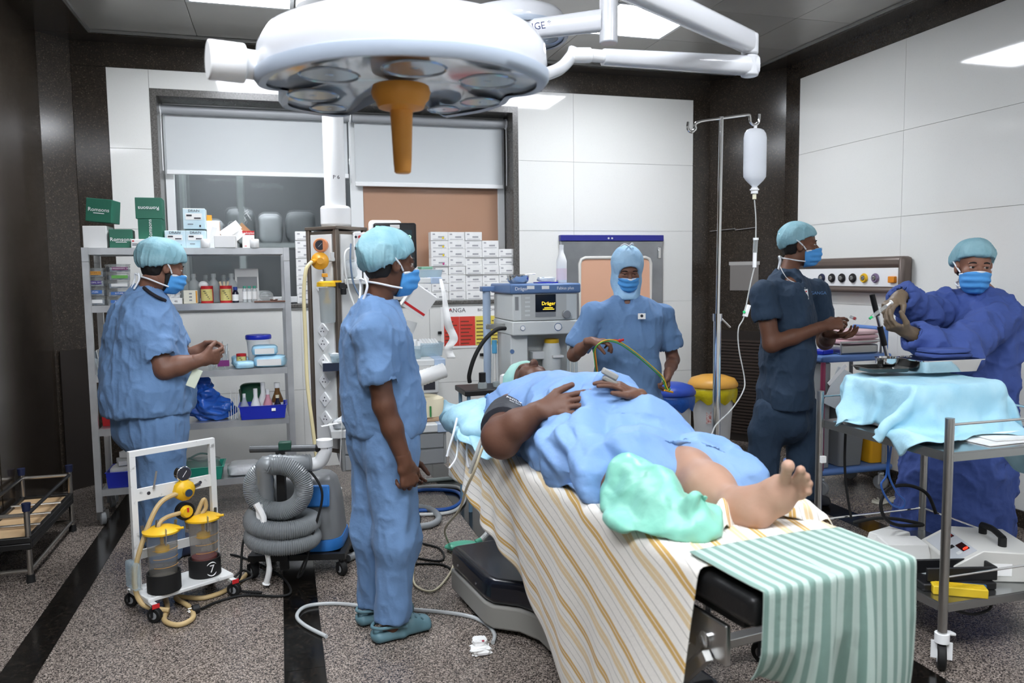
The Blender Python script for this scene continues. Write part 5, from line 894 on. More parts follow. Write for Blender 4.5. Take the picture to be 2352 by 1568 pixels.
# ================================================================== waste bins
def bin_(px, Y, label, lidm, bagm, sc, num):
    p = at(px, 900, Y); t = thing('waste_bin', label, 'bin', (p[0], Y, 0), 0, 'lidded waste bins'); s = sc
    MB().lathe([(.001, 0), (.125*s, 0), (.13*s, .02), (.165*s, .56*s), (.16*s, .56*s)], n=36).build('bin_body', M_wplastic, t); ld = MB().lathe([(.18*s, .555*s), (.195*s, .565*s), (.197*s, .585*s), (.17*s, .625*s), (.1*s, .648*s), (.001, .655*s)], n=36).build('lid', lidm, t, smooth=45)
    V = []; n_ = 40
    for j, (r, z) in enumerate(((.178, .56), (.19, .54), (.186, .49), (.176, .45))):
        for i in range(n_): k = 1+(.03*j/3)*math.sin(i*2.1+j)+.012*math.sin(i*5.3); V.append((r*s*k*math.cos(2*PI*i/n_), r*s*k*math.sin(2*PI*i/n_), (z-.02*(j == 3)*math.sin(i*1.3))*s))
    MB().add(V, [(j*n_+i, j*n_+(i+1) % n_, (j+1)*n_+(i+1) % n_, (j+1)*n_+i) for j in range(3) for i in range(n_)]).build('bag_cuff', bagm, t, smooth=60)
    MB().box((-.1*s, -.112*s, .33*s), (.04, .003, .1), Matrix.Rotation(R(-42), 3, 'Z')).build('hazard_sticker', mat('sticker_red', 'C85040', .6, var=(60, 'F0EAE6')), t, smooth=0)
bin_(1637, 5.62, 'white waste bin with yellow lid and yellow bag', mat('lid_yellow', 'E8AC4A', .4), mat('bag_yellow', 'E0CC20', .3, bump=(30, .5)), 1.02, 0); bin_(1541, 5.5, 'white waste bin with blue lid and blue bag', mat('lid_blue', '2F4FB4', .4), mat('bag_blue', '2A66C8', .3, bump=(30, .5)), .98, 1)
# tape marks and a notice on the dark corner column
cd_ = np.array([.38, -.575]); cd_ /= np.linalg.norm(cd_); cn = np.array([-.834, -.551])
def colp(px, py):      # where the pixel's ray meets the chamfered column face
    d = ray(px, py); a = np.array([3.69, 6.295])+cn*.002; k = np.dot(a, cn)/np.dot(d[:2], cn); return CC+d*k
cr = Matrix(((cd_[0], -cn[0], 0), (cd_[1], -cn[1], 0), (0, 0, 1)))
M_tape = mat('peeled_tape', 'A8A6A2', .5)
for k, (a, b, c, d2) in enumerate(((1632, 1690, 524, 530), (1690, 1738, 520, 528))):
    p, q2 = colp(a, (c+d2)/2+4), colp(b, (c+d2)/2-2); o = MB().bar(p+np.array([*cn, 0])*.002, q2+np.array([*cn, 0])*.002, .003, .03, up=(*cn, 0)).build('tape_strip', M_tape); tag(recenter(o), ('peeling tape strip on the dark column behind the drip pole', 'torn tape strip on the dark column right of the drip pole')[k], 'tape')
p = colp(1712, 635); t = thing('wall_notice', 'grey sheet holder taped on the dark corner column', 'notice', tuple(p+np.array([*cn, 0])*.001), rot=cr); MB().bx(-.14, .12, -.003, 0, -.12, .1).build('sheet', mat('notice_grey', '7A7672', .4), t, smooth=0); MB().bx(-.15, .13, -.005, -.0032, .1, .13).build('tape', M_tape, t, smooth=0)
# ================================================================== gas outlet rail on the right wall
GX_ = XR-.0075; gy0, gy1 = 4.30, 5.50; gz0, gz1 = 1.335, 1.59
GP = thing('gas_outlet_rail', 'wall gas outlet rail with six round sockets between the man and the gowned woman', 'gas outlet', (GX_, (gy0+gy1)/2, gz0), 0); M_gb2 = mat('rail_brown', '6B5F58', .4, .2)
def G(n, ya, yb, xa, xb2, za, zb2, m, bv=.004): return MB().bx(GX_-xb2, GX_-xa, ya, yb, za, zb2).build(n, m, GP, world=True, bevel=bv)
G('backbox', gy0+.02, gy1, .0, .07, gz0+.02, gz1-.02, M_gb2, .01); G('top_rail', gy0+.02, gy1, .004, .085, gz1-.075, gz1, M_gb2, .025); G('bottom_rail', gy0+.02, gy1, .004, .08, gz0, gz0+.045, M_gb2, .02); G('end_cap', gy0, gy0+.05, .0, .09, gz0, gz1, M_gb2, .025)
G('face_plate', gy0+.055, gy1-.01, .0705, .0745, gz0+.048, gz1-.078, M_wplastic, .001); zc = (gz0+gz1)/2-.02
for k, px in enumerate((1889, 1912, 1935, 1960, 1986, 2012)):
    y = atx(px, 636, GX_-.075)[1]; c = [M_navy, M_black, M_black, M_black, M_yel, mat('outlet_mauve', '8A7A98', .4, .4)][k]
    o = MB().lathe([(.001, 0), (.032, 0), (.034, .008), (.028, .018), (.02, .018), (.02, .012)], (GX_-.075, y, zc), 22, frame((-1, 0, 0))).build('gas_socket', c, GP, world=True); MB().lathe([(.001, .0125), (.019, .0125), (.015, .022), (.008, .024), (.008, .016), (.001, .016)], (GX_-.075, y, zc), 18, frame((-1, 0, 0))).build('socket_core', M_steel, o, world=True)
y = atx(2052, 640, GX_-.075)[1]; MB().box((GX_-.085, y, zc-.01), (.025, .06, .045)).build('orange_switch', mat('switch_orange', 'E08A1E', .4), GP, world=True, bevel=.005)
# ================================================================== blue waste trolley with buckets near the right wall
WC = thing('housekeeping_trolley', 'blue plastic housekeeping trolley with grey and yellow buckets', 'trolley', (3.66, 4.5, 0), R(0)); M_cb2 = mat('trolley_blue', '5F83C0', .4); M_mag = mat('trolley_magenta', '8E3A56', .4)
MB().bx(-.3, .3, -.2, .2, .14, .185).build('base', M_cb2, WC, bevel=.02, seg=3); MB().bx(-.29, .27, -.19, .19, .895, .94).build('top_shelf', M_cb2, WC, bevel=.015, seg=3)
MB().bx(-.26, -.2, -.17, .15, .186, .894).build('side_panel', M_grey, WC, bevel=.01); MB().cyl((-.27, -.18, .18), (-.27, -.18, .9), .016, n=14).build('corner_tube', M_mag, WC)
for x, y in ((-.26, .17), (.24, -.17), (.24, .17)): MB().cyl((x, y, .18), (x, y, .9), .014, n=12).build('corner_tube', M_grey, WC)
for x in (-.24, .24):
    for y in (-.15, .15): castor(WC, (x, y, 0), .05, (.9, .4, 0), .03, M_grey, M_lgrey)
MB().cyl((.25, .15, .9), (.25, .15, 1.1), .014, n=12).cyl((.25, -.15, .9), (.25, -.15, 1.1), .014, n=12).cyl((.25, -.16, 1.1), (.25, .16, 1.1), .016, n=12).build('push_handle', M_cb2, WC)
def bucket(label, x, y, w_, d_, z0_, z1_, m):
    t = thing('square_bucket', label, 'bucket', (x, y, z0_), 0); rloft(MB(), [rr3(w_*.82, d_*.82, .02, 0), rr3(w_, d_, .02, z1_-z0_-.012), rr3(w_*1.06, d_*1.06, .02, z1_-z0_-.011), rr3(w_*1.06, d_*1.06, .02, z1_-z0_), rr3(w_*.96, d_*.96, .02, z1_-z0_), rr3(w_*.8, d_*.8, .02, .01)]).build('bucket_body', m, t, smooth=40); return t
bucket('grey square bucket on the blue housekeeping trolley', 3.635, 4.45, .22, .28, .19, .62, mat('bucket_grey', '7E8082', .45)); bucket('yellow square bucket on the blue housekeeping trolley', 3.865, 4.45, .15, .26, .19, .62, mat('bucket_yellow', 'E0A41E', .4))
t = thing('wire_basket', 'grey metal tray basket standing on the blue trolley', 'basket', (3.7, 4.46, .9415), 0); MB().bx(-.15, .15, -.11, .11, 0, .06).build('tray', M_steel, t, bevel=.01); MB().tube([(-.16, -.12, 0), (-.16, -.12, .08), (.16, -.12, .085), (.16, -.12, 0)], .008, n=8, sm=0).build('rim_wire', M_steel, t)
t = thing('folded_cloth', 'folded pink and white striped cloth on the blue trolley', 'cloth', (3.72, 4.46, 1.0035), R(6)); M_pink = mat('pink_cloth', 'CFA0A8', .9, var=(3, 'E0C8C8'), aniso=(1, 30, 30), bump=(60, .2))
for k in range(3): b_ = softbox((.32-.02*k, .24, .034), .03, 90+k); b_.v = [(x+.008*k, y, z+.031*k) for x, y, z in b_.v]; b_.build('fold', M_pink, t, smooth=60)
t = thing('hanging_pouch', 'clear document pouch hung on the blue trolley edge', 'pouch', (3.5, 4.285, .58), 0); MB().box((0, 0, .14), (.17, .008, .26), Matrix.Rotation(R(25), 3, 'Y')).build('pouch', M_wrap, t, bevel=.003); MB().bar((-.1, -.008, .18), (.03, -.008, .3), .025, .003, up=(0, 1, 0)).build('punched_strip', M_wplastic, t, smooth=0)
t = thing('blue_packet', 'small blue packet on the near corner of the blue trolley', 'packet', (3.47, 4.44, .9415), R(20)); MB().bx(-.06, .06, -.05, .05, 0, .03).build('packet', M_blue, t, bevel=.006)
a, b = at(2003, 676, 4.1), at(2041, 832, 4.06); e_ = a+(b-a)*(a[2]/(a[2]-b[2])); e_ = np.array([min(e_[0], 4.0), e_[1], .0])
MP = thing('floor_mop', 'black and chrome mop pole leaning beside the blue trolley', 'mop', tuple(e_), 0); ln = e_-a; MB().cyl(a, a+ln*.1, .017, n=14).build('upper_grip', M_black, MP, world=True); MB().cyl(a+ln*.1, a+ln*.985, .0125, n=12).build('shaft', M_chrome, MP, world=True); MB().cyl(a+ln*.15, a+ln*.24, .018, n=12).build('lower_grip', M_black, MP, world=True); MB().box(e_+[0, 0, .025], (.05, .2, .04)).build('mop_clamp', M_grey, MP, world=True, bevel=.006)
# mop yarn on the floor
t = thing('string_mop', 'white stringy mop head lying on the floor behind the steel trolley', 'mop', (*atz(2070, 1160)[:2], 0), 0)
for k in range(16): a_ = R(-60+k*14); MB().tube([(0, 0, .015), (.06*math.cos(a_), .06*math.sin(a_), .02), (.13*math.cos(a_+.2), .13*math.sin(a_+.2), .008), (.17*math.cos(a_-.1), .17*math.sin(a_-.1), .006)], .006, n=6, sm=4).build('yarn', mat('mop_yarn', 'C8C4B4', .9), t)
# ================================================================== steel instrument trolley
TX0, TX1, TY0, TY1 = 2.335, 2.93, 2.27, 2.99
TR = thing('instrument_trolley', 'steel two-shelf instrument trolley under the pale blue drape', 'trolley', (2.63, 2.63, 0), R(0))
for x in (TX0, TX1):
    for y in (TY0, TY1): MB().cyl((x, y, .13), (x, y, .955), .0165, n=18).build('post', M_steel, TR, world=True)
for z in (.825, .25):
    m = MB().bx(TX0+.005, TX1-.005, TY0+.005, TY1-.005, z-.006, z); m.bx(TX0+.005, TX1-.005, TY0+.003, TY0+.007, z-.035, z-.006).bx(TX0+.005, TX1-.005, TY1-.007, TY1-.003, z-.035, z-.006).bx(TX0+.003, TX0+.007, TY0+.007, TY1-.007, z-.035, z-.006).bx(TX1-.007, TX1-.003, TY0+.007, TY1-.007, z-.035, z-.006); m.build('shelf', mat('trolley_steel', 'A2A4A4', .22, .95), TR, world=True, smooth=0)
    zr_ = z+.105
    for a, b in (((TX0, TY0), (TX1, TY0)), ((TX0, TY1), (TX1, TY1)), ((TX1, TY0), (TX1, TY1))): MB().cyl((*a, zr_), (*b, zr_), .005, n=8).build('rail', M_chrome, TR, world=True)
for x in (TX0, TX1):
    for y in (TY0, TY1):
        l = tuple(ROOT[TR].inverted() @ Vector((x, y, 0))); castor(TR, l, .05, (.75, -.65, 0), .03, M_blackrub, M_wplastic, M_wplastic)
        MB().cyl((l[0], l[1], .105), (l[0], l[1], .14), .026, n=16).build('castor_collar', M_wplastic, TR)
        MB().box((l[0]+.045, l[1]+.02, .125), (.06, .03, .012), Matrix.Rotation(R(14), 3, 'Y')).build('brake_pedal', M_wplastic, TR, bevel=.004)
MB().bx(TX0-.012, TX0+.012, TY1-.035, TY1-.02, .63, .66).build('paper_tag', M_paper, TR, world=True)
# devices on the trolley
zsh = .8256
DX = thing('diathermy_unit', 'white electrosurgical box with dark blue front under the drape', 'medical device', (2.655, 2.74, zsh), R(0)); MB().bx(-.225, .225, -.215, .215, .005, .19).build('casing', M_wplastic, DX, bevel=.012); MB().bx(-.2, -.02, -.217, -.2152, .03, .11).build('blue_front', mat('navy_panel', '20344E', .3), DX, smooth=0); MB().bx(.02, .09, -.2165, -.2152, .13, .17).build('red_label', M_red, DX, smooth=0)
for x in (-.2, .2):
    for y in (-.19, .19): MB().cyl((x, y, 0), (x, y, .0055), .012, n=10).build('foot', M_black, DX)
t = thing('paper_sheets', 'loose white paper wraps on the upper trolley shelf', 'paper', (2.72, 2.4, zsh), 0); MB().box((0, 0, .003), (.32, .18, .004), R(3)).box((.04, .0, .009), (.24, .14, .003), R(-6)).build('sheet', M_paper, t, smooth=0)
cable('blue_cable', 'thin blue cord looping from the trolley shelf down towards the floor', [at(2150, 988, 2.5), at(2090, 990, 2.55), at(2055, 1000, 2.62), at(2045, 1040, 2.68), at(2042, 1090, 2.7), at(2060, 1130, 2.7), at(2078, 1150, 2.7), at(2072, 1166, 2.72), at(2045, 1155, 2.72), at(2024, 1115, 2.72), at(2036, 1090, 2.72), at(2040, 1030, 2.7), at(2034, 990, 2.66)], .0045, M_hb)
zl_ = .2506
EM = thing('insufflator_unit', 'beige grey box with red digits and black handle on the lower shelf', 'medical device', (2.77, 2.52, zl_), R(-22)); M_em = mat('device_beige', 'C9C8C2', .45)
MB().prism([(-.17, 0), (.17, 0), (.17, .115), (-.06, .125), (-.17, .06)], -.16, .16, (0, 0, 0), Matrix(((1, 0, 0), (0, 0, -1), (0, 1, 0)))).build('casing', M_em, EM, bevel=.004)
sl = Matrix.Rotation(-math.atan2(.065, .11), 3, 'Y'); nn = Vector((-.065, 0, .11)).normalized()
def face(u, v, w_, h_, th, m, nm): c = Vector((-.115, u, .0925))+Vector((.11, 0, .065)).normalized()*v+nn*(th/2+.0004); return MB().box(c, (h_, w_, th), sl).build(nm, m, EM, smooth=0)
face(.0, .0, .27, .1, .001, mat('device_face', 'B4B8BC', .4), 'front_panel'); 
f2 = face(-.06, .025, .07, .03, .003, mat('display_red_black', '2A0808', .2), 'digit_window'); f3 = face(.08, .028, .06, .03, .003, MATS['display_red_black'], 'digit_window')
M_led = mat('red_led', '400000', .5, emis=('FF2818', 8)); tm2 = Matrix(((0, .86, nn[0]), (-1, 0, 0), (0, .51, nn[2])))
text('digit', '0', .03, M_led, EM, tuple(Vector((-.115, -.085, .0925))+Vector((.86, 0, .51))*.025+nn*.0055), tm2); text('digit', '0-1', .028, M_led, EM, tuple(Vector((-.115, .08, .0925))+Vector((.86, 0, .51))*.028+nn*.0055), tm2)
face(-.02, -.005, .022, .02, .004, M_black, 'socket'); face(-.09, -.005, .022, .02, .003, M_lgrey, 'socket')
text('lettering', 'visal', .02, mat('blue_print', '3060B0', .6), EM, tuple(Vector((-.115, -.01, .0925))-Vector((.86, 0, .51))*.035+nn*.003), tm2)
MB().cyl((.05, .08, .118), (.05, .08, .155), .016, n=14).cyl((.05, -.08, .118), (.05, -.08, .155), .016, n=14).tube([(.05, .085, .155), (.05, .0, .165), (.05, -.085, .155)], .013, n=10).build('carry_handle', M_blackrub, EM); MB().box((.0, -.1612, .05), (.1, .001, .05)).build('white_sticker', M_paper, EM, smooth=0)
FT = thing('foot_pedal', 'black angular foot pedal tray on the lower trolley shelf', 'foot pedal', (2.5, 2.42, zl_), R(-15)); MB().bx(-.13, .16, -.07, .07, .0, .03).build('pedal_base', M_black, FT, bevel=.006); MB().box((.03, .04, .06), (.28, .012, .055)).box((.03, -.05, .06), (.28, .012, .055)).box((.165, -.005, .06), (.012, .1, .055)).build('guard', M_black, FT, bevel=.004)
t = thing('yellow_pedal', 'yellow foot pedal lying in front of the black one', 'foot pedal', (2.47, 2.325, zl_), R(-32)); MB().bx(-.1, .09, -.03, .03, 0, .035).build('pedal', mat('pedal_yellow', 'D8B82A', .45), t, bevel=.004); MB().bx(-.09, .1, .031, .045, .0, .03).build('blue_strip', mat('steel_blue', '3E6694', .4), t, smooth=0)
for k in range(3): MB().bx(-.085, .075, -.022+.016*k, -.016+.016*k, .0351, .038).build('tread_rib', MATS['pedal_yellow'], t, smooth=0)
t = thing('paper_pile', 'heap of torn white packaging on the lower trolley shelf', 'packaging', (2.52, 2.78, zl_), 0)
for k, (x, y, w_, d_, h_, a) in enumerate(((0, 0, .26, .22, .04, 10), (.05, -.05, .2, .14, .07, -20), (-.06, .05, .2, .16, .03, 35), (.1, .08, .18, .12, .06, 15))): MB().box((x, y, h_/2), (w_, d_, h_), R(a), taper=.85).build('package', mat('package_white', 'DCDCD8', .6), t, bevel=.004)
t = thing('specimen_bottle', 'small clear bottle with a green cap lying by the foot pedal', 'bottle', (2.4, 2.53, zl_+.02), 0); MB().cyl((0, 0, 0), (.06, -.06, .0), .018, n=14).build('bottle_body', M_jar, t); MB().cyl((0, 0, 0), (-.02, .02, 0), .019, n=14).build('cap', mat('cap_green', '2E7A5E', .4), t)
cable('trolley_cable', 'thick black cable coiled over the lower trolley shelf', [at(1960, 1200, 3.0), at(2010, 1190, 2.95), at(2060, 1192, 2.9), at(2120, 1205, 2.85), at(2060, 1205, 2.87), at(2030, 1185, 2.87), at(2024, 1150, 2.88), at(2045, 1120, 2.9), at(2090, 1115, 2.92), at(2130, 1135, 2.93), at(2150, 1180, 2.9)], .008, M_blackrub)
cable('trolley_cable', 'black cable hanging straight down from the drape to the lower shelf', [at(1942, 990, 2.95), at(1940, 1060, 2.97), at(1944, 1120, 2.98), at(1955, 1190, 2.97)], .006, M_blackrub)
cable('trolley_cable', 'black cable sagging below the lower trolley shelf', [at(2180, 1395, 2.33), at(2230, 1410, 2.38), at(2270, 1400, 2.4), at(2278, 1383, 2.42)], .006, M_blackrub)
# ================================================================== sculpting: blended volumes turned into one continuous surface
def V3(p): return np.array([float(c) for c in p])
def unit(v): v = V3(v); return v/np.linalg.norm(v)
class Sculpt:
    def __init__(s): s.pr = []
    def _add(s, fn, lo, hi, k, op):
        s.pr.append((fn, np.zeros(3), np.zeros(3), k, op) if lo is None else (fn, np.minimum(lo, hi), np.maximum(lo, hi), k, op)); return s
    def cone(s, a, b, ra, rb=None, k=.02, op='u'):
        a, b = V3(a), V3(b); rb = ra if rb is None else rb; ab = b-a; L2 = max(ab @ ab, 1e-9); r = max(ra, rb)
        def fn(x, y, z):
            px, py, pz = x-a[0], y-a[1], z-a[2]; t = np.clip((px*ab[0]+py*ab[1]+pz*ab[2])/L2, 0, 1)
            return np.sqrt((px-t*ab[0])**2+(py-t*ab[1])**2+(pz-t*ab[2])**2)-(ra+(rb-ra)*t)
        return s._add(fn, np.minimum(a, b)-r, np.maximum(a, b)+r, k, op)
    def chain(s, pts, rs, k=.02, op='u'):
        for i in range(len(pts)-1): s.cone(pts[i], pts[i+1], rs[i], rs[i+1], k, op)
        return s
    def ell(s, c, r, rot=None, k=.02, op='u'):
        c = V3(c); r = V3(r); Rm = np.eye(3) if rot is None else np.array(rot, float); m = r.max()
        def fn(x, y, z):
            px, py, pz = x-c[0], y-c[1], z-c[2]; q = [Rm[0, i]*px+Rm[1, i]*py+Rm[2, i]*pz for i in range(3)]
            k0 = np.sqrt(sum((q[i]/r[i])**2 for i in range(3))); k1 = np.sqrt(sum((q[i]/r[i]**2)**2 for i in range(3)))
            return k0*(k0-1)/np.maximum(k1, 1e-6)
        return s._add(fn, c-m, c+m, k, op)
    def oval(s, a, b, ra, rb, side, k=.03, op='u'):      # limb of elliptical section: r = (half width along side, half depth)
        a, b = V3(a), V3(b); ab = b-a; L2 = max(ab @ ab, 1e-9); w_ = ab/math.sqrt(L2); u = unit(V3(side)-w_*(V3(side) @ w_)); f = np.cross(w_, u); m = max(*ra, *rb)
        def fn(x, y, z):
            px, py, pz = x-a[0], y-a[1], z-a[2]; t = np.clip((px*ab[0]+py*ab[1]+pz*ab[2])/L2, 0, 1); qx, qy, qz = px-t*ab[0], py-t*ab[1], pz-t*ab[2]
            ru = ra[0]+(rb[0]-ra[0])*t; rf = ra[1]+(rb[1]-ra[1])*t; rm = np.minimum(ru, rf)
            return (np.sqrt(((qx*u[0]+qy*u[1]+qz*u[2])/ru)**2+((qx*f[0]+qy*f[1]+qz*f[2])/rf)**2+((qx*w_[0]+qy*w_[1]+qz*w_[2])/rm)**2)-1)*rm
        return s._add(fn, np.minimum(a, b)-m, np.maximum(a, b)+m, k, op)
    def ovals(s, rings, side, k=.03):                    # rings = [(centre, half width, half depth)]
        for (a, wa, da), (b, wb, db) in zip(rings[:-1], rings[1:]): s.oval(a, b, (wa, da), (wb, db), side, k)
        return s
    def cut(s, p, n, k=.004):                            # remove everything on the side n points to
        p, n = V3(p), unit(n); return s._add(lambda x, y, z: -((x-p[0])*n[0]+(y-p[1])*n[1]+(z-p[2])*n[2]), None, None, k, 'c')
    def mesh(s, h):
        U = [q for q in s.pr if q[4] == 'u']; lo = np.min([q[1] for q in U], 0)-4*h; hi = np.max([q[2] for q in U], 0)+4*h; n = np.ceil((hi-lo)/h).astype(int)+1
        ax = [(lo[i]+h*np.arange(n[i])).astype(np.float32) for i in range(3)]; D = np.full(n, .5, np.float32)
        for fn, a, b, k, op in s.pr:
            if op == 'c': sl = [slice(0, n[i]) for i in range(3)]
            else: sl = [slice(max(0, int((a[i]-k*1.5-3*h-lo[i])/h)), min(n[i], int((b[i]+k*1.5+3*h-lo[i])/h)+2)) for i in range(3)]
            if any(q.stop <= q.start for q in sl): continue
            d = fn(ax[0][sl[0]][:, None, None], ax[1][sl[1]][None, :, None], ax[2][sl[2]][None, None, :]); E = D[tuple(sl)]
            if op == 'u': t = np.clip(.5+.5*(E-d)/k, 0, 1); D[tuple(sl)] = E*(1-t)+d*t-k*t*(1-t)
            else: d = -d; t = np.clip(.5-.5*(E-d)/k, 0, 1); D[tuple(sl)] = E*(1-t)+d*t+k*t*(1-t)
        return surface(D, lo, h)
def surface(D, lo, h):
    S = D < 0; c = S.astype(np.int8); n = np.array(D.shape)-1
    cnt = sum(c[i:n[0]+i, j:n[1]+j, k:n[2]+k] for i in (0, 1) for j in (0, 1) for k in (0, 1)); act = (cnt > 0) & (cnt < 8); I = np.argwhere(act)
    idx = np.full(n, -1, np.int32); idx[act] = np.arange(len(I)); P = np.zeros((len(I), 3)); N = np.zeros(len(I))
    cor = [(i, j, k) for i in (0, 1) for j in (0, 1) for k in (0, 1)]; val = {q: D[I[:, 0]+q[0], I[:, 1]+q[1], I[:, 2]+q[2]] for q in cor}
    for q in cor:
        for a in range(3):
            if q[a]: continue
            r = tuple(1 if i == a else q[i] for i in range(3)); d0, d1 = val[q], val[r]; m = (d0 < 0) != (d1 < 0); t = np.where(m, d0/np.where(m, d0-d1, 1), 0)
            for i in range(3): P[:, i] += np.where(m, q[i]+(t if i == a else 0), 0)
            N += m
    Vv = lo+h*(I+P/N[:, None]); F = []
    for a in range(3):
        b, e = (a+1) % 3, (a+2) % 3; s0 = [slice(1, n[i]) for i in range(3)]; s0[a] = slice(0, n[a]); s1 = list(s0); s1[a] = slice(1, n[a]+1)
        A0, A1 = S[tuple(s0)], S[tuple(s1)]; E = np.argwhere(A0 != A1)
        if not len(E): continue
        off = np.ones(3, int); off[a] = 0; E = E+off; ins = S[E[:, 0], E[:, 1], E[:, 2]]
        def cell(db, de): q = E.copy(); q[:, b] += db; q[:, e] += de; return idx[q[:, 0], q[:, 1], q[:, 2]]
        Q = np.stack([cell(-1, -1), cell(0, -1), cell(0, 0), cell(-1, 0)], 1); Q[~ins] = Q[~ins][:, ::-1]; F.append(Q)
    return Vv, np.concatenate(F)
_L = RNG.random((32, 32, 32)).astype(np.float32)
def noise(P, sc, seed=0):            # smooth value noise, -1..1
    q = np.asarray(P)*np.asarray(sc)+seed*7.31+100; i = np.floor(q).astype(int); f = q-i; f = f*f*(3-2*f); i &= 31; j = (i+1) & 31; o = 0
    for a in (0, 1):
        for b in (0, 1):
            for c in (0, 1): o = o+_L[(j if a else i)[:, 0], (j if b else i)[:, 1], (j if c else i)[:, 2]]*(f[:, 0] if a else 1-f[:, 0])*(f[:, 1] if b else 1-f[:, 1])*(f[:, 2] if c else 1-f[:, 2])
    return o*2-1
def normals(V, F):
    a, b, c = V[F[:, 0]], V[F[:, 1]], V[F[:, 2]]; n = np.cross(b-a, V[F[:, -1]]-a)+np.cross(c-b, a-b); N = np.zeros_like(V)
    for i in range(F.shape[1]): np.add.at(N, F[:, i], n)
    return N/np.maximum(np.linalg.norm(N, axis=1, keepdims=True), 1e-12)
def relax(V, F, it=2, lam=.5):
    n = len(V); a = np.concatenate([F[:, i] for i in range(4)]); b = np.concatenate([F[:, (i+1) % 4] for i in range(4)])
    deg = np.bincount(a, minlength=n)+np.bincount(b, minlength=n)
    for _ in range(it):
        A = np.stack([np.bincount(a, V[b, i], n)+np.bincount(b, V[a, i], n) for i in range(3)], 1)/np.maximum(deg, 1)[:, None]; V = V+lam*(A-V)
    return V
def mesh_obj(name, V, F, m, parent, uv=None, smooth=True, solid=0):
    if parent is not None:
        rt = parent
        while rt.parent is not None: rt = rt.parent
        iv = np.array(ROOT[rt].inverted()); V = V @ iv[:3, :3].T+iv[:3, 3]
    me = bpy.data.meshes.new(name); me.vertices.add(len(V)); me.vertices.foreach_set('co', np.asarray(V, np.float32).ravel()); k = F.shape[1]
    me.loops.add(F.size); me.loops.foreach_set('vertex_index', F.astype(np.int32).ravel()); me.polygons.add(len(F)); me.polygons.foreach_set('loop_start', np.arange(0, F.size, k, dtype=np.int32)); me.polygons.foreach_set('loop_total', np.full(len(F), k, np.int32))
    if uv is not None: l = me.uv_layers.new(name='UVMap'); l.data.foreach_set('uv', np.asarray(uv, np.float32)[F.ravel()].ravel())
    me.materials.append(m); me.update(calc_edges=True); me.validate()
    if smooth: me.polygons.foreach_set('use_smooth', [True]*len(F))
    o = bpy.data.objects.new(name, me); COL.objects.link(o); o.parent = parent
    if solid: q = o.modifiers.new('solid', 'SOLIDIFY'); q.thickness = solid; q.offset = 0
    if parent is None: ROOT[o] = Matrix.Identity(4)
    return o
def folds(V, N, amp, sc, seed, sharp=1.0):      # cloth folds: ridged noise along the surface normal
    n1 = noise(V, sc, seed); r = 1-np.abs(noise(V, np.asarray(sc)*1.3, seed+3)); n2 = noise(V, np.asarray(sc)*2.7, seed+5)
    return V+N*(amp*(.55*n1+.9*sharp*(r**3-.3)+.3*n2))[:, None]
def cloth_obj(name, sc_, h, m, parent, amp=.004, sc=(9, 9, 5), seed=1, it=1, extra=None):
    V, F = sc_.mesh(h); V = relax(V, F, it); N = normals(V, F); V = folds(V, N, amp, sc, seed)
    if extra: V = extra(V, N)
    return mesh_obj(name, V, F, m, parent)
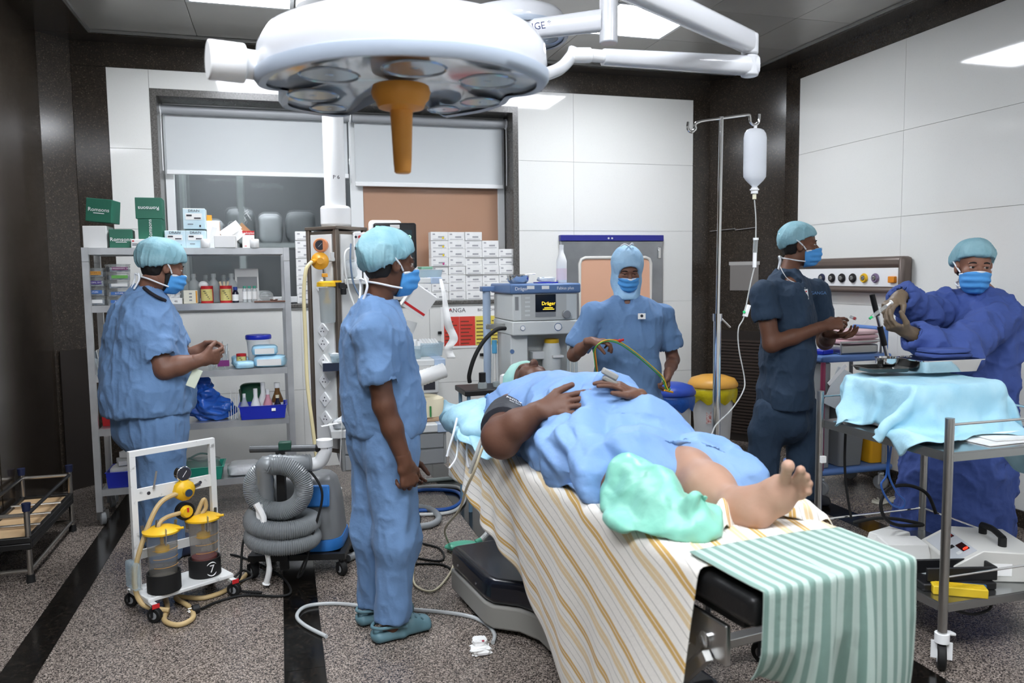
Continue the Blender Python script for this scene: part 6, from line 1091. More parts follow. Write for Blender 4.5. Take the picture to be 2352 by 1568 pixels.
# ------------------------------------------------------------------ figures
SKIN = {}
def skin(name, a, b): return mat(name, a, .5, var=(7, b), bump=(90, .06), spec=.4)
class Head:      # head frame: x to the figure's left, y forward, z up; origin between the eyes' depth at eye level
    def __init__(s, c, fwd, up=(0, 0, 1), sc=1.0):
        s.c = V3(c); s.y = unit(fwd); s.x = unit(np.cross(unit(up), s.y)) * -1; s.x = unit(np.cross(s.y, unit(up))); s.z = np.cross(s.x, s.y); s.s = sc; s.R = np.stack([s.x, s.y, s.z], 1)
    def p(s, x, y, z): return s.c+s.s*(s.R @ np.array([x, y, z], float))
    def r(s, *a): return [q*s.s for q in a]
    def face(s, S, g=0, k=.02):
        S.ell(s.p(0, -.014, .035), s.r(.075+g, .096+g, .088+g), s.R, k).ell(s.p(0, .02, -.04), s.r(.060+g, .070+g, .082+g), s.R, k).ell(s.p(0, .04, -.088), s.r(.042+g, .042+g, .03+g), s.R, .03)
        return S
    def skin(s, S):
        s.face(S); k = .012
        S.ell(s.p(0, .072, .019), s.r(.05, .018, .012), s.R, k).cone(s.p(0, .08, .004), s.p(0, .108, -.034), .008*s.s, .0135*s.s, k)
        for q in (-1, 1):
            S.ell(s.p(q*.012, .1, -.038), s.r(.009, .011, .009), s.R, .008).ell(s.p(q*.038, .058, -.028), s.r(.026, .026, .024), s.R, .02)
            S.ell(s.p(q*.031, .094, .001), s.r(.017, .014, .010), s.R, .008, 's')
            S.ell(s.p(q*.031, .077, .008), s.r(.017, .013, .006), s.R, .005).ell(s.p(q*.031, .077, -.008), s.r(.016, .012, .005), s.R, .005)
            S.ell(s.p(q*.077, -.008, -.008), s.r(.010, .021, .033), s.R, .008).ell(s.p(q*.086, -.002, -.006), s.r(.006, .011, .019), s.R, .004, 's')
        return S
    def eyes(s, parent, closed=False, gaze=(0, 0)):
        for q in (-1, 1):
            c = s.p(q*.031, .0755 if not closed else .07, 0); r = .0115*s.s; o = MB().sph(c, r, 14, 10).build('eye', mat('eye_white', 'B4ACA4', .25), parent, world=True)
            d = unit(s.R @ np.array([gaze[0], 1, gaze[1]])); MB().lathe([(.0072*s.s, r*.8), (.006*s.s, r*.96), (.001, r*1.04)], c, 12, frame(d)).build('iris', mat('iris_dark', '18100C', .1), o, world=True)
            e = [s.p(q*(.014+.011*t), .0885-.0035*abs(t-1)-.004*max(0, t-2), .019+.005*math.sin(t*1.1)) for t in (0, 1, 2, 3)]; MB().tube(e, [.0034*s.s, .0036*s.s, .003*s.s, .0016*s.s], n=6, sm=4).build('eyebrow', mat('hair_black', '0E0B0A', .6), parent, world=True)
    def hair(s, parent, low=-.05):
        S = Sculpt().ell(s.p(0, -.022, .025), s.r(.0795, .098, .094), s.R).ell(s.p(0, -.05, -.03), s.r(.062, .052, .05), s.R); S.cut(s.p(0, -.022, 0), s.R @ [0, 1, -.1]).cut(s.p(0, 0, low), s.R @ [0, 0, -1])
        V, F = S.mesh(.005); V = V+normals(V, F)*(.002*noise(V, (90, 90, 30), 4))[:, None]; mesh_obj('hair', V, F, MATS.get('hair_black') or mat('hair_black', '0E0B0A', .6), parent)
    def cap(s, parent, m, seed, front=.045, back=-.02, puff=1.0, tie=True):
        S = Sculpt().ell(s.p(0, -.022, .05), s.r(.090*puff, .112*puff, .09*puff), s.R).ell(s.p(0, -.05, .02), s.r(.084*puff, .075*puff, .07*puff), s.R, .03)
        n = s.R @ unit([0, .12-(front-back)*3.2*0-.55*(front-back)*4, -1]); mid = s.p(0, .03, (front+back)/2+.012); S.cut(s.p(0, .085, front), s.R @ unit([0, (front-back)/.19, -1]))
        V, F = S.mesh(.005); V = relax(V, F, 1); N = normals(V, F); L = (V-s.c) @ s.R; a = np.arctan2(L[:, 0], L[:, 1]+.02); w_ = np.clip((.14-L[:, 2])/.1, .15, 1)
        r_ = 1-np.abs(noise(np.stack([a*3.2, L[:, 2]*9, L[:, 1]*6], 1), (1, 1, 1), seed)); V = V+N*(.009*w_*(r_**4-.2)+.004*noise(V, (22, 22, 22), seed+1)+.0008*np.sin(a*40)*np.clip((.02-L[:, 2]+front)/.03, 0, 1))[:, None]
        o = mesh_obj('surgical_cap', V, F, m, parent)
        ring = [s.p(.0905*puff*math.sin(t), -.022+.112*puff*.98*math.cos(t), front+(front-back)/.19*((-.022+.11*math.cos(t))-.085)+.006) for t in np.linspace(0, 2*PI, 40, endpoint=False)]
        return o
    def mask(s, parent, m, seed=1, straps='tie', wide=1.0):
        S = Sculpt(); s.face(S, .012, .03); S.ell(s.p(0, .075, -.055), s.r(.05, .052, .06), s.R, .03)
        S.cut(s.p(0, .102, -.022), s.R @ unit([0, -.22, 1])).cut(s.p(0, .06, -.132), s.R @ unit([0, .15, -1])).cut(s.p(0, .022, -.05), s.R @ unit([0, -1, .0]))
        V, F = S.mesh(.0045); V = relax(V, F, 1); N = normals(V, F); L = (V-s.c) @ s.R; V = V+N*(.0028*np.sin((L[:, 2]+.12*np.abs(L[:, 0]))*190)*np.clip((L[:, 1]-.03)*20, 0, 1)+.0015*noise(V, (40, 40, 40), seed))[:, None]
        o = mesh_obj('face_mask', V, F, m, parent)
        mw = mat('mask_white', 'E4E8EC', .7)
        e = [s.p(x, y+.002, z) for x, y, z in ((-.07, .026, -.04), (-.055, .068, -.033), (-.03, .096, -.025), (0, .119, -.021), (.03, .096, -.025), (.055, .068, -.033), (.07, .026, -.04))]; MB().tube(e, .0055*s.s, n=6, sm=5).build('mask_band', mw, o, world=True)
        for q in (-1, 1):
            if straps == 'tie':
                MB().tube([s.p(q*.067, .026, -.03), s.p(q*.082, .0, .0), s.p(q*.088, -.04, .03), s.p(q*.05, -.115, .06), s.p(0, -.128, .066)], .0042*s.s, n=6, sm=6).build('upper_tie', mw, o, world=True)
                MB().tube([s.p(q*.062, .026, -.1), s.p(q*.066, -.02, -.095), s.p(q*.05, -.075, -.085), s.p(0, -.098, -.08)], .0042*s.s, n=6, sm=6).build('lower_tie', mw, o, world=True)
            else: MB().tube([s.p(q*.067, .026, -.03), s.p(q*.085, -.012, .02), s.p(q*.09, -.03, -.01), s.p(q*.08, -.01, -.045), s.p(q*.062, .026, -.1)], .003*s.s, n=6, sm=6).build('ear_loop', mw, o, world=True)
        if straps == 'tie':
            for q in (-1, 1): MB().tube([s.p(0, -.1, -.08), s.p(q*.025, -.118, -.07), s.p(q*.035, -.112, -.1), s.p(q*.02, -.12, -.15)], .005*s.s, n=6).build('tie_end', mw, o, world=True)
        return o
def hand(S, w, d, n, thumb, curl=(.35, .4, .45, .5), tcurl=.3, sc=1.0, spread=.08, fatten=1.0, tout=.6):
    # w wrist, d direction to the fingers, n direction the palm faces, thumb: direction towards the thumb side
    w, d = V3(w), unit(d); n = unit(V3(n)-d*(V3(n) @ d)); t = np.cross(d, n); t = t if t @ V3(thumb) > 0 else -t; g = fatten
    S.oval(w-d*.03*sc, w+d*.02*sc, (.029*sc, .021*sc), (.032*sc, .018*sc), t, .012); S.oval(w+d*.02*sc, w+d*.082*sc, (.032*sc, .017*sc), (.04*sc, .0125*sc), t, .014)
    Ls = ((.032, .024, .02), (.036, .027, .021), (.033, .025, .021), (.026, .019, .018)); tips = []
    for i in range(4):
        o = w+d*(.088-.004*abs(i-1)-.006*(i == 3))*sc+t*(.030-.020*i)*sc; a = (1.3-i)*spread; dd = unit(d*math.cos(a)+t*math.sin(a)); c = 0; p = o-dd*.012*sc; q = o; rad = (.0092, .0095, .009, .008)[i]*sc*g
        S.cone(p, q, rad, rad, .008)
        for j in range(3):
            c += curl[i]*(1, 1.15, .7)[j]; v = dd*math.cos(c)+n*math.sin(c); e = q+v*Ls[i][j]*sc; S.cone(q, e, rad*(1-.07*j), rad*(1-.07*(j+1)), .003); q = e
        tips.append((q, v))
    p = w+d*.022*sc+t*.026*sc; dd = unit(d*.75+t*tout+n*tcurl*.6); q = p+dd*.04*sc; S.cone(w+d*.012*sc+t*.012*sc, q, .0165*sc*g, .012*sc*g, .012); dd = unit(dd+d*.45+n*tcurl*.7-t*.25); e = q+dd*.031*sc; S.cone(q, e, .0115*sc*g, .0102*sc*g, .004); dd = unit(dd+d*.2+n*tcurl*.5); f = e+dd*.024*sc; S.cone(e, f, .0102*sc*g, .0085*sc*g, .003)
    return tips
def join(parts):
    V = []; F = []; b = 0
    for v, f in parts: V.append(v); F.append(f+b); b += len(v)
    return np.concatenate(V), np.concatenate(F)
def clog(parent, heel, toe, m, sc=1.0, holes=True):
    heel, toe = V3(heel), V3(toe); f = unit(toe-heel); l = np.cross([0, 0, 1], f); z = np.array([0, 0, 1.]); L = np.linalg.norm(toe-heel)
    def p(a, b, c): return heel+f*a*L+l*b+z*c
    S = Sculpt().oval(p(.12, 0, .016), p(.45, 0, .016), (.036, .016), (.04, .016), l, .02).oval(p(.45, 0, .016), p(.83, .004, .018), (.04, .016), (.047, .018), l, .02)
    S.oval(p(.42, 0, .05), p(.6, 0, .048), (.038, .035), (.043, .034), l, .02).oval(p(.6, 0, .048), p(.83, .004, .034), (.043, .034), (.044, .026), l, .02).oval(p(.12, 0, .03), p(.4, 0, .03), (.037, .026), (.038, .03), l, .02)
    S.oval(p(.08, 0, .075), p(.44, 0, .085), (.028, .04), (.03, .04), l, .01, 's')
    if holes:
        for a in (.56, .66, .76):
            for b in (-.024, 0, .024): S.cone(p(a, b, .05), p(a, b*1.3, .12), .0052, .0052, .002, 's')
    S.cut((0, 0, 0.001), (0, 0, -1)); V, F = S.mesh(.0042); o = mesh_obj('clog', relax(V, F, 1), F, m, parent)
    MB().tube([p(.5, .043, .05), p(.32, .042, .062), p(.13, .034, .066), p(.05, 0, .066), p(.13, -.034, .066), p(.32, -.042, .062), p(.5, -.043, .05)], .007, n=8).build('heel_strap', m, o, world=True); return o

def creases(V, N, amp, fr, seed, n=5):      # straight paper creases: triangle waves along random directions
    r = np.random.default_rng(seed); o = np.zeros(len(V))
    for k in range(n):
        d = unit(r.normal(size=3)); q = V @ d*fr*(.7+.8*r.random())+r.random()*9+.35*noise(V, (2.2, 2.2, 2.2), seed+k); t = np.abs((q % 1)-.5)*2; m = np.clip(.5+1.2*noise(V, (3.1, 3.1, 3.1), seed+20+k), 0, 1); o += m*(t-.5)
    return V+N*(amp*o)[:, None]
# ================================================================== the people
M_scr = mat('scrub_blue', '6788B2', .85, var=(5, '6080A8'), bump=(45, .25), sheen=.05); M_navyc = mat('scrub_navy', '2A3D52', .85, var=(4, '26384C'), bump=(40, .25)); M_gown = mat('gown_blue', '405596', .85, var=(5, '3A4E8C'), bump=(35, .3))
M_capb = mat('cap_teal', '76A2AE', .75, var=(12, '8CB4BE'), bump=(60, .3)); M_capw = mat('cap_sky', '90B8DA', .7, var=(10, 'A2C6E2'), bump=(50, .3)); M_mask = mat('mask_blue', '4E9ADC', .7, bump=(60, .15))
SK1 = skin('skin_deep', '5E3E2E', '543628'); SK2 = skin('skin_dark', '6E4A38', '624030'); SK3 = skin('skin_medium', '7A5646', '6E4C3E'); SK4 = skin('skin_warm', '8C6250', '805846')
def X(v, s): return V3(v)*s
def person(name, label, foot, sk): t = thing(name, label, 'person', foot); return t
def figure(t, sk, H, neck, torso, side, arms, legs, hands=True, feet=None):
    """body = one surface: head, neck, torso, arms, legs (7 mm) with finer head and hands"""
    S = Sculpt(); S.ovals([(c_, w_*.8, d_*.78) for c_, w_, d_ in torso], side, .05); S.cone(neck[0], neck[1], .06, .052, .03)
    for sh, el, wr, (r0, r1, r2, r3) in arms: S.cone(sh, el, r0, r1, .03); m = V3(el)*.6+V3(wr)*.4; S.cone(el, m, r1, r2, .02).cone(m, wr, r2, r3, .02)
    for hp, kn, an, (r0, r1, r2) in legs: S.cone(hp, kn, r0, r1, .04).cone(kn, an, r1, r2, .03)
    parts = [S.mesh(.008)]; parts[0] = (relax(*parts[0], 1), parts[0][1])
    Sh = Sculpt(); H.skin(Sh); Sh.cone(H.p(0, -.03, -.06), V3(neck[0])*.35+V3(neck[1])*.65, .05, .053, .025); v, f = Sh.mesh(.0042); parts.append((relax(v, f, 1, .4), f)); return parts
def finish(t, parts, sk, nm='body'): V, F = join(parts); return mesh_obj(nm, V, F, sk, t)

def scrubs(t, m, rings, sd, sleeves, hem, nk, legs, lr, ank, seed, amp=.012, trous=True, vneck=None, kk=.02, waist=None, mt=None):
    T = Sculpt()
    for s0, e0, fr, r0, r1 in sleeves: T.cone(s0, V3(s0)+(V3(e0)-V3(s0))*(fr-.02), r0*.8, r1*.92, kk)
    for s0, e0, fr, r0, r1 in sleeves:
        d_ = V3(e0)-V3(s0); q = V3(s0)+d_*fr; q2 = q+unit(d_)*r1*.35; T.ell(q2+unit(d_)*.12, (.14, .14, .14), None, .004, 's'); T.cone(q-d_*.12, q+d_*.3, r1*.74, r1*.8, .004, 's')
    for s0, e0, fr, r0, r1 in sleeves: T.cone(nk[0], V3(s0)+(V3(e0)-V3(s0))*.04, .07, r0*.82, .04)
    T.ovals(rings, sd, .045); T.cone(nk[0], nk[1], nk[2]+.028, nk[2]+.006, .025)
    T.cut(hem, (0, 0, -1)); T.cone(nk[0], V3(nk[1])+(V3(nk[1])-V3(nk[0]))*.8, nk[2], nk[2], .006, 's')
    if vneck is not None: T.cone(vneck[0], vneck[1], .012, .05, .01, 's')
    o = cloth_obj('scrub_top', T, .0072, m, t, amp, (10, 10, 6), seed, extra=lambda V, N: folds(V, N, amp*.4, (24, 24, 14), seed+40))
    if trous:
        T = Sculpt(); T.ovals(waist, sd, .04)
        for h0, k0, n0, _ in legs: T.cone(h0, k0, lr[0], lr[1], .05).cone(k0, n0, lr[1], lr[2], .04)
        T.cut(ank, (0, 0, -1)); cloth_obj('scrub_trousers', T, .0078, mt or m, t, amp, (11, 11, 3.6), seed+11, extra=lambda V, N: folds(V, N, amp*.35, (24, 24, 12), seed+50))
    return o
ARM = (.052, .043, .041, .028)
# ---- man standing in the middle, in profile, facing the table
A_ = 3.22
def a(px, py, dy=0): return at(px, py, A_+dy)
MAN = person('person', 'person in pale blue scrubs and teal cap standing with one arm down, facing the table', (*a(905, 1440)[:2], 0), SK1)
fw = unit((.96, .28, 0)); sd = unit((.28, -.96, 0))          # sd points to the near (right-hand) side
H = Head(a(897, 604), unit(fw+[0, 0, -.06]), (0, 0, 1), 1.0)
nb = a(868, 705); nt = H.p(0, -.035, -.07)
tor = [(a(868, 735), .14, .085), (a(862, 790), .16, .11), (a(868, 900), .145, .105), (a(875, 985), .15, .11)]
sh = a(853, 765, -.15); el = a(882, 930, -.19); wr = a(930, 1062, -.2); shf = a(870, 760, .16); elf = a(905, 925, .2); wrf = a(935, 1050, .2)
lg = [(a(880, 1000)+sd*.08, a(893, 1230)+sd*.075, a(886, 1425)+sd*.06, (.085, .058, .042)), (a(882, 1000)-sd*.08, a(880, 1230)-sd*.09, a(890, 1405)-sd*.13, (.085, .058, .042))]
P_ = figure(MAN, SK1, H, (nb, nt), tor, sd, [(sh, el, wr, ARM), (shf, elf, wrf, ARM)], lg)
S = Sculpt(); hand(S, wr, unit(fw*.22+np.array([0, 0, -1.])), -sd-fw*.2, fw, (.75, .85, .95, 1.0), .5, 1.05); S.cone(wr+unit(el-wr)*.03, wr, .03, .027, .01); P_.append(S.mesh(.003))
S = Sculpt(); hand(S, wrf, unit(fw*.25+np.array([0, 0, -1.])), sd, fw, (.6, .7, .8, .8), .5, 1.0); P_.append(S.mesh(.004))
finish(MAN, P_, SK1); H.eyes(MAN); H.hair(MAN, -.085); H.cap(MAN, M_capb, 3, .052, -.04, 1.08); H.mask(MAN, M_mask, 1)
scrubs(MAN, M_scr, [(a(866, 735), .12, .08), (a(860, 765), .165, .11), (a(866, 800), .165, .128), (a(872, 870), .165, .135), (a(880, 930), .175, .15), (a(885, 965), .18, .155)], sd, [(sh, el, .62, .075, .082), (shf, elf, .62, .075, .08)], a(870, 992), (a(866, 722), a(869, 702), .06), lg, (.105, .09, .066), a(888, 1412), 2, waist=[(a(878, 965), .16, .125), (a(880, 1010), .17, .13)])
T = Sculpt().oval(a(935, 935, -.06), a(940, 985, -.06), (.06, .012), (.06, .014), fw, .01); cloth_obj('tunic_pocket', T, .005, M_scr, MAN, .002)
for (h0, k0, n0, _) in lg: g = np.array([n0[0], n0[1], 0]); clog(MAN, g-fw*.1, g+fw*.2, mat('clog_teal', '567680', .5))
# ---- broad man at the rack, seen from behind his right shoulder
A_ = 4.52
MAN2 = person('person', 'person in pale blue scrubs sorting packets at the steel rack', (*a(385, 1250)[:2], 0), SK3)
fw = unit((.9, .43, 0)); sd = unit((.43, -.9, 0)); H = Head(a(376, 612), unit(fw+[0, 0, -.28]), (0, 0, 1), 1.02); nb = a(335, 672); nt = H.p(0, -.035, -.07)
tor = [(a(332, 700), .16, .1), (a(335, 760), .2, .14), (a(340, 850), .22, .18), (a(345, 930), .21, .17)]
sh = a(322, 738, -.14); el = a(378, 848, -.22); wr = a(462, 826, -.2); shf = a(370, 725, .17); elf = a(425, 830, .17); wrf = a(452, 806, -.0)
lg = [(a(352, 960)+sd*.1, a(362, 1110)+sd*.09, a(372, 1262)+sd*.08, (.1, .068, .048)), (a(352, 960)-sd*.1, a(372, 1100)-sd*.1, a(380, 1240)-sd*.11, (.1, .068, .048))]
AR2 = (.062, .052, .05, .033)
P_ = figure(MAN2, SK3, H, (nb, nt), tor, sd, [(sh, el, wr, AR2), (shf, elf, wrf, AR2)], lg)
S = Sculpt(); hand(S, wr, unit(fw+[0, 0, .12]), unit(-sd+[0, 0, .3]), (0, 0, 1), (.5, .6, .7, .8), .6, 1.05); S.cone(wr+unit(el-wr)*.05, wr, .037, .031, .012); P_.append(S.mesh(.0034))
S = Sculpt(); hand(S, wrf, unit(fw*.9+sd*.3+[0, 0, .15]), unit(sd+[0, 0, -.4]), (0, 0, 1), (.5, .55, .6, .6), .6, 1.0); S.cone(wrf+unit(elf-wrf)*.05, wrf, .037, .031, .012); P_.append(S.mesh(.0038))
finish(MAN2, P_, SK3); H.eyes(MAN2); H.hair(MAN2, -.07); H.cap(MAN2, M_capb, 9, .045, -.03, 1.1); H.mask(MAN2, M_mask, 2)
S = Sculpt(); H.face(S, .004); S.cut(H.p(0, 0, -.035), H.R @ [0, -.25, 1]).cut(H.p(0, .0, -.06), H.R @ [0, -1, -.2]).cut(H.p(0, .06, 0), H.R @ [0, 1, 0]); V, F = S.mesh(.005); mesh_obj('beard', V, F, MATS['hair_black'], MAN2)
scrubs(MAN2, M_scr, [(a(332, 705), .16, .1), (a(326, 735), .215, .15), (a(330, 770), .225, .18), (a(338, 850), .24, .215), (a(340, 900), .25, .22), (a(342, 950), .25, .215)], sd, [(sh, el, .68, .1, .098), (shf, elf, .6, .09, .088)], a(340, 944), (a(332, 692), a(338, 668), .066), lg, (.13, .11, .085), a(372, 1272), 4, .013, kk=.025, waist=[(a(345, 935), .21, .18), (a(348, 975), .215, .18)])
for (h0, k0, n0, _) in lg: g = np.array([n0[0], n0[1], 0]); clog(MAN2, g-fw*.08, g+fw*.2, mat('clog_navy', '232B42', .5))
MB().tube([a(330, 660, -.1), a(345, 672, -.13), a(362, 682, -.14), a(380, 690, -.1)], .009, n=6).build('undershirt_collar', mat('collar_dark', '1E1A22', .8), MAN2, world=True)
PK = thing('packet_bundle', 'small white packets held in the hands of the person at the rack', 'packets', tuple(a(478, 812, -.13)), 0)
for k in range(4): MB().box((.012*k-.01, .0, .01*k-.01), (.05, .004, .035), Matrix.Rotation(R(20*k-30), 3, 'Y') @ Matrix.Rotation(R(15*k), 3, 'Z')).build('packet', M_paper, PK, smooth=0)
PG = thing('pale_pouch', 'pale cream pouch hanging below the forearm of the person at the rack', 'pouch', tuple(a(446, 868, -.2)), 0); MB().box((0, 0, 0), (.05, .008, .1), Matrix.Rotation(R(25), 3, 'Y')).build('pouch', mat('pale_pouch', 'D8E0CC', .6), PG, bevel=.003)
# ---- woman behind the table, facing the camera, holding coloured leads
A_ = 4.4
WOM = person('person', 'person in pale blue scrubs and hood holding coloured leads behind the patient', (*a(1440, 1000)[:2], 0), SK3)
fw = unit((-.25, -.97, 0)); sd = unit((.97, -.25, 0)); H = Head(a(1441, 618), unit(fw+sd*.02+[0, 0, -.42]), (0, 0, 1), .98); nb = a(1440, 694); nt = H.p(0, -.035, -.07)
tor = [(a(1440, 715), .14, .08), (a(1440, 775), .155, .1), (a(1442, 860), .145, .1), (a(1444, 950), .175, .12)]
shR = a(1362, 718); elR = a(1318, 815, .02); wrR = a(1358, 783, -.2); shL = a(1522, 718); elL = a(1546, 826, .02); wrL = a(1534, 860, -.17)
lg = [(a(1415, 965), (*a(1412, 960)[:2], .5), (*a(1410, 960)[:2], .06), (.095, .06, .042)), (a(1475, 965), (*a(1475, 960)[:2], .5), (*a(1478, 960)[:2], .06), (.095, .06, .042))]
AR3 = (.046, .039, .037, .026)
P_ = figure(WOM, SK3, H, (nb, nt), tor, sd, [(shR, elR, wrR, AR3), (shL, elL, wrL, AR3)], lg)
S = Sculpt(); hand(S, wrR, unit(sd*.95+fw*.25+[0, 0, -.0]), unit([0, 0, -1.]+fw*-.2), fw, (.55, .6, .7, .8), .9, .95); S.cone(wrR+unit(elR-wrR)*.04, wrR, .031, .026, .01); P_.append(S.mesh(.0032))
S = Sculpt(); hand(S, wrL, unit(fw*.35+[0, 0, -.8]-sd*.1), -sd, -sd*.2+fw, (.9, 1.0, 1.05, 1.1), .8, .95); S.cone(wrL+unit(elL-wrL)*.04, wrL, .031, .026, .01); P_.append(S.mesh(.0032))
finish(WOM, P_, SK3); H.eyes(WOM, True, gaze=(0, -.6)); H.mask(WOM, M_mask, 5, 'loop')
S = Sculpt().ell(H.p(0, -.02, .04), H.r(.1, .118, .105), H.R).ell(H.p(0, -.02, -.06), H.r(.088, .09, .1), H.R, .04).cone(H.p(0, .0, -.1), a(1440, 684), .085, .078, .04)
S.ell(H.p(0, .12, -.012), H.r(.075, .1, .07), H.R, .01, 's').ell(H.p(0, .13, -.06), H.r(.07, .095, .058), H.R, .01, 's').cut(a(1440, 687), (0, 0, -1)); 
V, F = S.mesh(.0048); N = normals(V, F); V = folds(V, N, .004, (16, 16, 9), 21); hood = mesh_obj('surgical_hood', relax(V, F, 1), F, M_capw, WOM)
MB().tube([H.p(-.03, -.02, .15), H.p(-.015, 0, .17), H.p(0, -.01, .15), H.p(.03, 0, .165), H.p(.05, -.01, .15)], .0045, n=6).build('hood_tie', MATS['mask_white'], hood, world=True)
scrubs(WOM, M_scr, [(a(1440, 706), .13, .08), (a(1440, 728), .195, .105), (a(1440, 780), .195, .125), (a(1442, 860), .19, .13), (a(1443, 930), .2, .145), (a(1444, 985), .215, .15)], sd, [(shR, elR, .74, .07, .092), (shL, elL, .66, .07, .09)], a(1440, 1000), (a(1440, 706), a(1440, 690), .058), lg, (.12, .095, .08), (0, 0, .04), 6, .010, vneck=(a(1440, 745, -.17), a(1440, 690, -.1)), waist=[(a(1442, 960), .18, .13), (a(1442, 990), .185, .135)])
p = a(1474, 726, -.16); bd = thing('name_badge', 'white square name badge on the chest of the person with the leads', 'badge', tuple(p), math.atan2(sd[1], sd[0])); MB().box((0, 0, 0), (.045, .003, .034)).build('card', M_paper, bd, smooth=0); MB().cyl((0, -.003, .002), (0, -.0016, .002), .009, n=14).build('emblem', M_ink, bd)
for nm, c, o_ in (('red', 'C83038', 0), ('yellow', 'D8C028', .004), ('green', '3E9A3C', -.004)):
    g = [a(1372, 862, -.2), a(1368, 830, -.24), a(1367, 800, -.26), a(1388, 783, -.28)]
    g += ([a(1410, 780, -.28), a(1424, 782, -.28)] if nm == 'red' else [a(1420, 786, -.28), a(1460, 812, -.27), a(1500, 846, -.26), a(1522, 868, -.25), a(1530, 890, -.25), a(1535, 898, -.25)])
    cable('electrode_lead', f'thin {nm} electrode lead held between the hands of the hooded person', [p+np.array([o_, 0, o_]) for p in g], .0035, mat('lead_'+nm, c, .4), 'lead')
t = thing('lead_clips', 'green and yellow lead clips dangling from the lower hand', 'clips', tuple(a(1535, 898, -.25)), 0)
for k in range(4): MB().cyl((0, 0, 0), (.03*math.cos(k*1.7), .01*math.sin(k*2), -.008+.008*k), .006, n=8).build('clip', mat('lead_green', '3E9A3C', .4) if k % 2 else M_oy, t)
t = thing('lead_clips', 'red lead clip at the upper hand of the hooded person', 'clips', tuple(a(1424, 782, -.28)), 0); MB().sph((0, 0, 0), (.014, .01, .01), 10, 8).sph((.018, 0, .004), (.008, .008, .008), 8, 6).build('clip', M_red, t)
# ---- man in navy scrubs beside the table, facing right
A_ = 4.2
NAV = person('person', 'person in navy scrubs holding out a small vial towards the gowned person', (*a(1800, 1150)[:2], 0), SK2)
fw = unit((.93, -.36, 0)); sd = unit((-.36, -.93, 0)); H = Head(a(1838, 562), unit(V3((.86, -.5, -.02))), (0, 0, 1), 1.03); nb = a(1806, 640); nt = H.p(0, -.035, -.07)
tor = [(a(1806, 655), .17, .09), (a(1808, 720), .18, .12), (a(1808, 820), .165, .115), (a(1802, 930), .17, .12)]
sh = a(1752, 672, -.1); el = a(1772, 790, -.16); wr = a(1895, 748, -.25); shf = a(1872, 668, .1); elf = a(1895, 785, .08); wrf = a(1908, 768, -.12)
lg = [(a(1775, 950)+sd*.02, (*a(1760, 950)[:2], .5), (*a(1752, 950)[:2], .07), (.1, .065, .045)), (a(1840, 950), (*a(1842, 950)[:2], .5), (*a(1845, 950)[:2], .07), (.1, .065, .045))]
P_ = figure(NAV, SK2, H, (nb, nt), tor, sd, [(sh, el, wr, (.06, .05, .047, .031)), (shf, elf, wrf, (.06, .05, .047, .031))], lg)
S = Sculpt(); hand(S, wr, unit(fw+[0, 0, .18]), unit(-sd*.6+[0, 0, -.5]), (0, 0, 1), (.35, .6, .8, .9), .7, 1.08); S.cone(wr+unit(el-wr)*.05, wr, .036, .03, .01); P_.append(S.mesh(.0034))
S = Sculpt(); hand(S, wrf, unit(fw+[0, 0, -.05]+sd*.3), unit([0, 0, 1.]+sd*.3), sd, (.4, .45, .5, .5), .6, 1.05); S.cone(wrf+unit(elf-wrf)*.05, wrf, .036, .03, .01); P_.append(S.mesh(.0038))
finish(NAV, P_, SK2); H.eyes(NAV, gaze=(.3, 0)); H.hair(NAV, -.06); H.cap(NAV, M_capb, 15, .062, -.02, 1.02); H.mask(NAV, M_mask, 7)
scrubs(NAV, M_navyc, [(a(1806, 652), .16, .09), (a(1806, 675), .215, .125), (a(1808, 730), .22, .15), (a(1808, 820), .215, .15), (a(1803, 900), .225, .155), (a(1800, 945), .23, .16)], sd, [(sh, el, .45, .085, .09), (shf, elf, .5, .085, .09)], a(1800, 930), (a(1806, 648), a(1807, 628), .062), lg, (.125, .1, .085), (0, 0, .05), 8, .010, vneck=(a(1846, 672, -.16), a(1815, 632, -.12)), waist=[(a(1802, 925), .19, .14), (a(1802, 965), .195, .145)])
for (h0, k0, n0, _) in lg: g = np.array([n0[0], n0[1], 0]); clog(NAV, g-fw*.08, g+fw*.2, mat('clog_black', '181A20', .5), holes=False)
bd = thing('name_badge', 'white hanging name tag on the navy scrub top', 'badge', tuple(a(1851, 676, -.2)), math.atan2(fw[1], fw[0])+.2); MB().box((0, 0, 0), (.028, .004, .062), Matrix.Rotation(R(-8), 3, 'Y')).build('card', M_paper, bd, smooth=0); MB().box((0, -.003, .018), (.008, .002, .008)).build('red_mark', M_red, bd)
MB().tube([a(1792, 612, -.1), a(1800, 628, -.13), a(1812, 642, -.14), a(1840, 655, -.17), a(1849, 662, -.19)], .0025, n=5).build('lanyard', M_paper, bd, world=True)
lt = text('chest_lettering', 'GANGA', .026, mat('scrub_print', '5E86B8', .7), NAV, (0, 0, 0), FRONT); q = a(1880, 673, -.165); lt.location = tuple(Vector(q)-NAV.location); lt.rotation_euler = (0, 0, math.atan2(-.36, .93))
VI = thing('small_vial', 'small clear vial with red mark held out by the navy-dressed person', 'vial', tuple(a(1963, 730, -.28)), 0); MB().cyl((-.03, 0, .008), (.008, 0, -.006), .009, n=12).build('vial_body', M_case, VI); MB().cyl((-.005, 0, -.001), (.001, 0, -.003), .0096, n=12).build('red_band', M_red, VI)
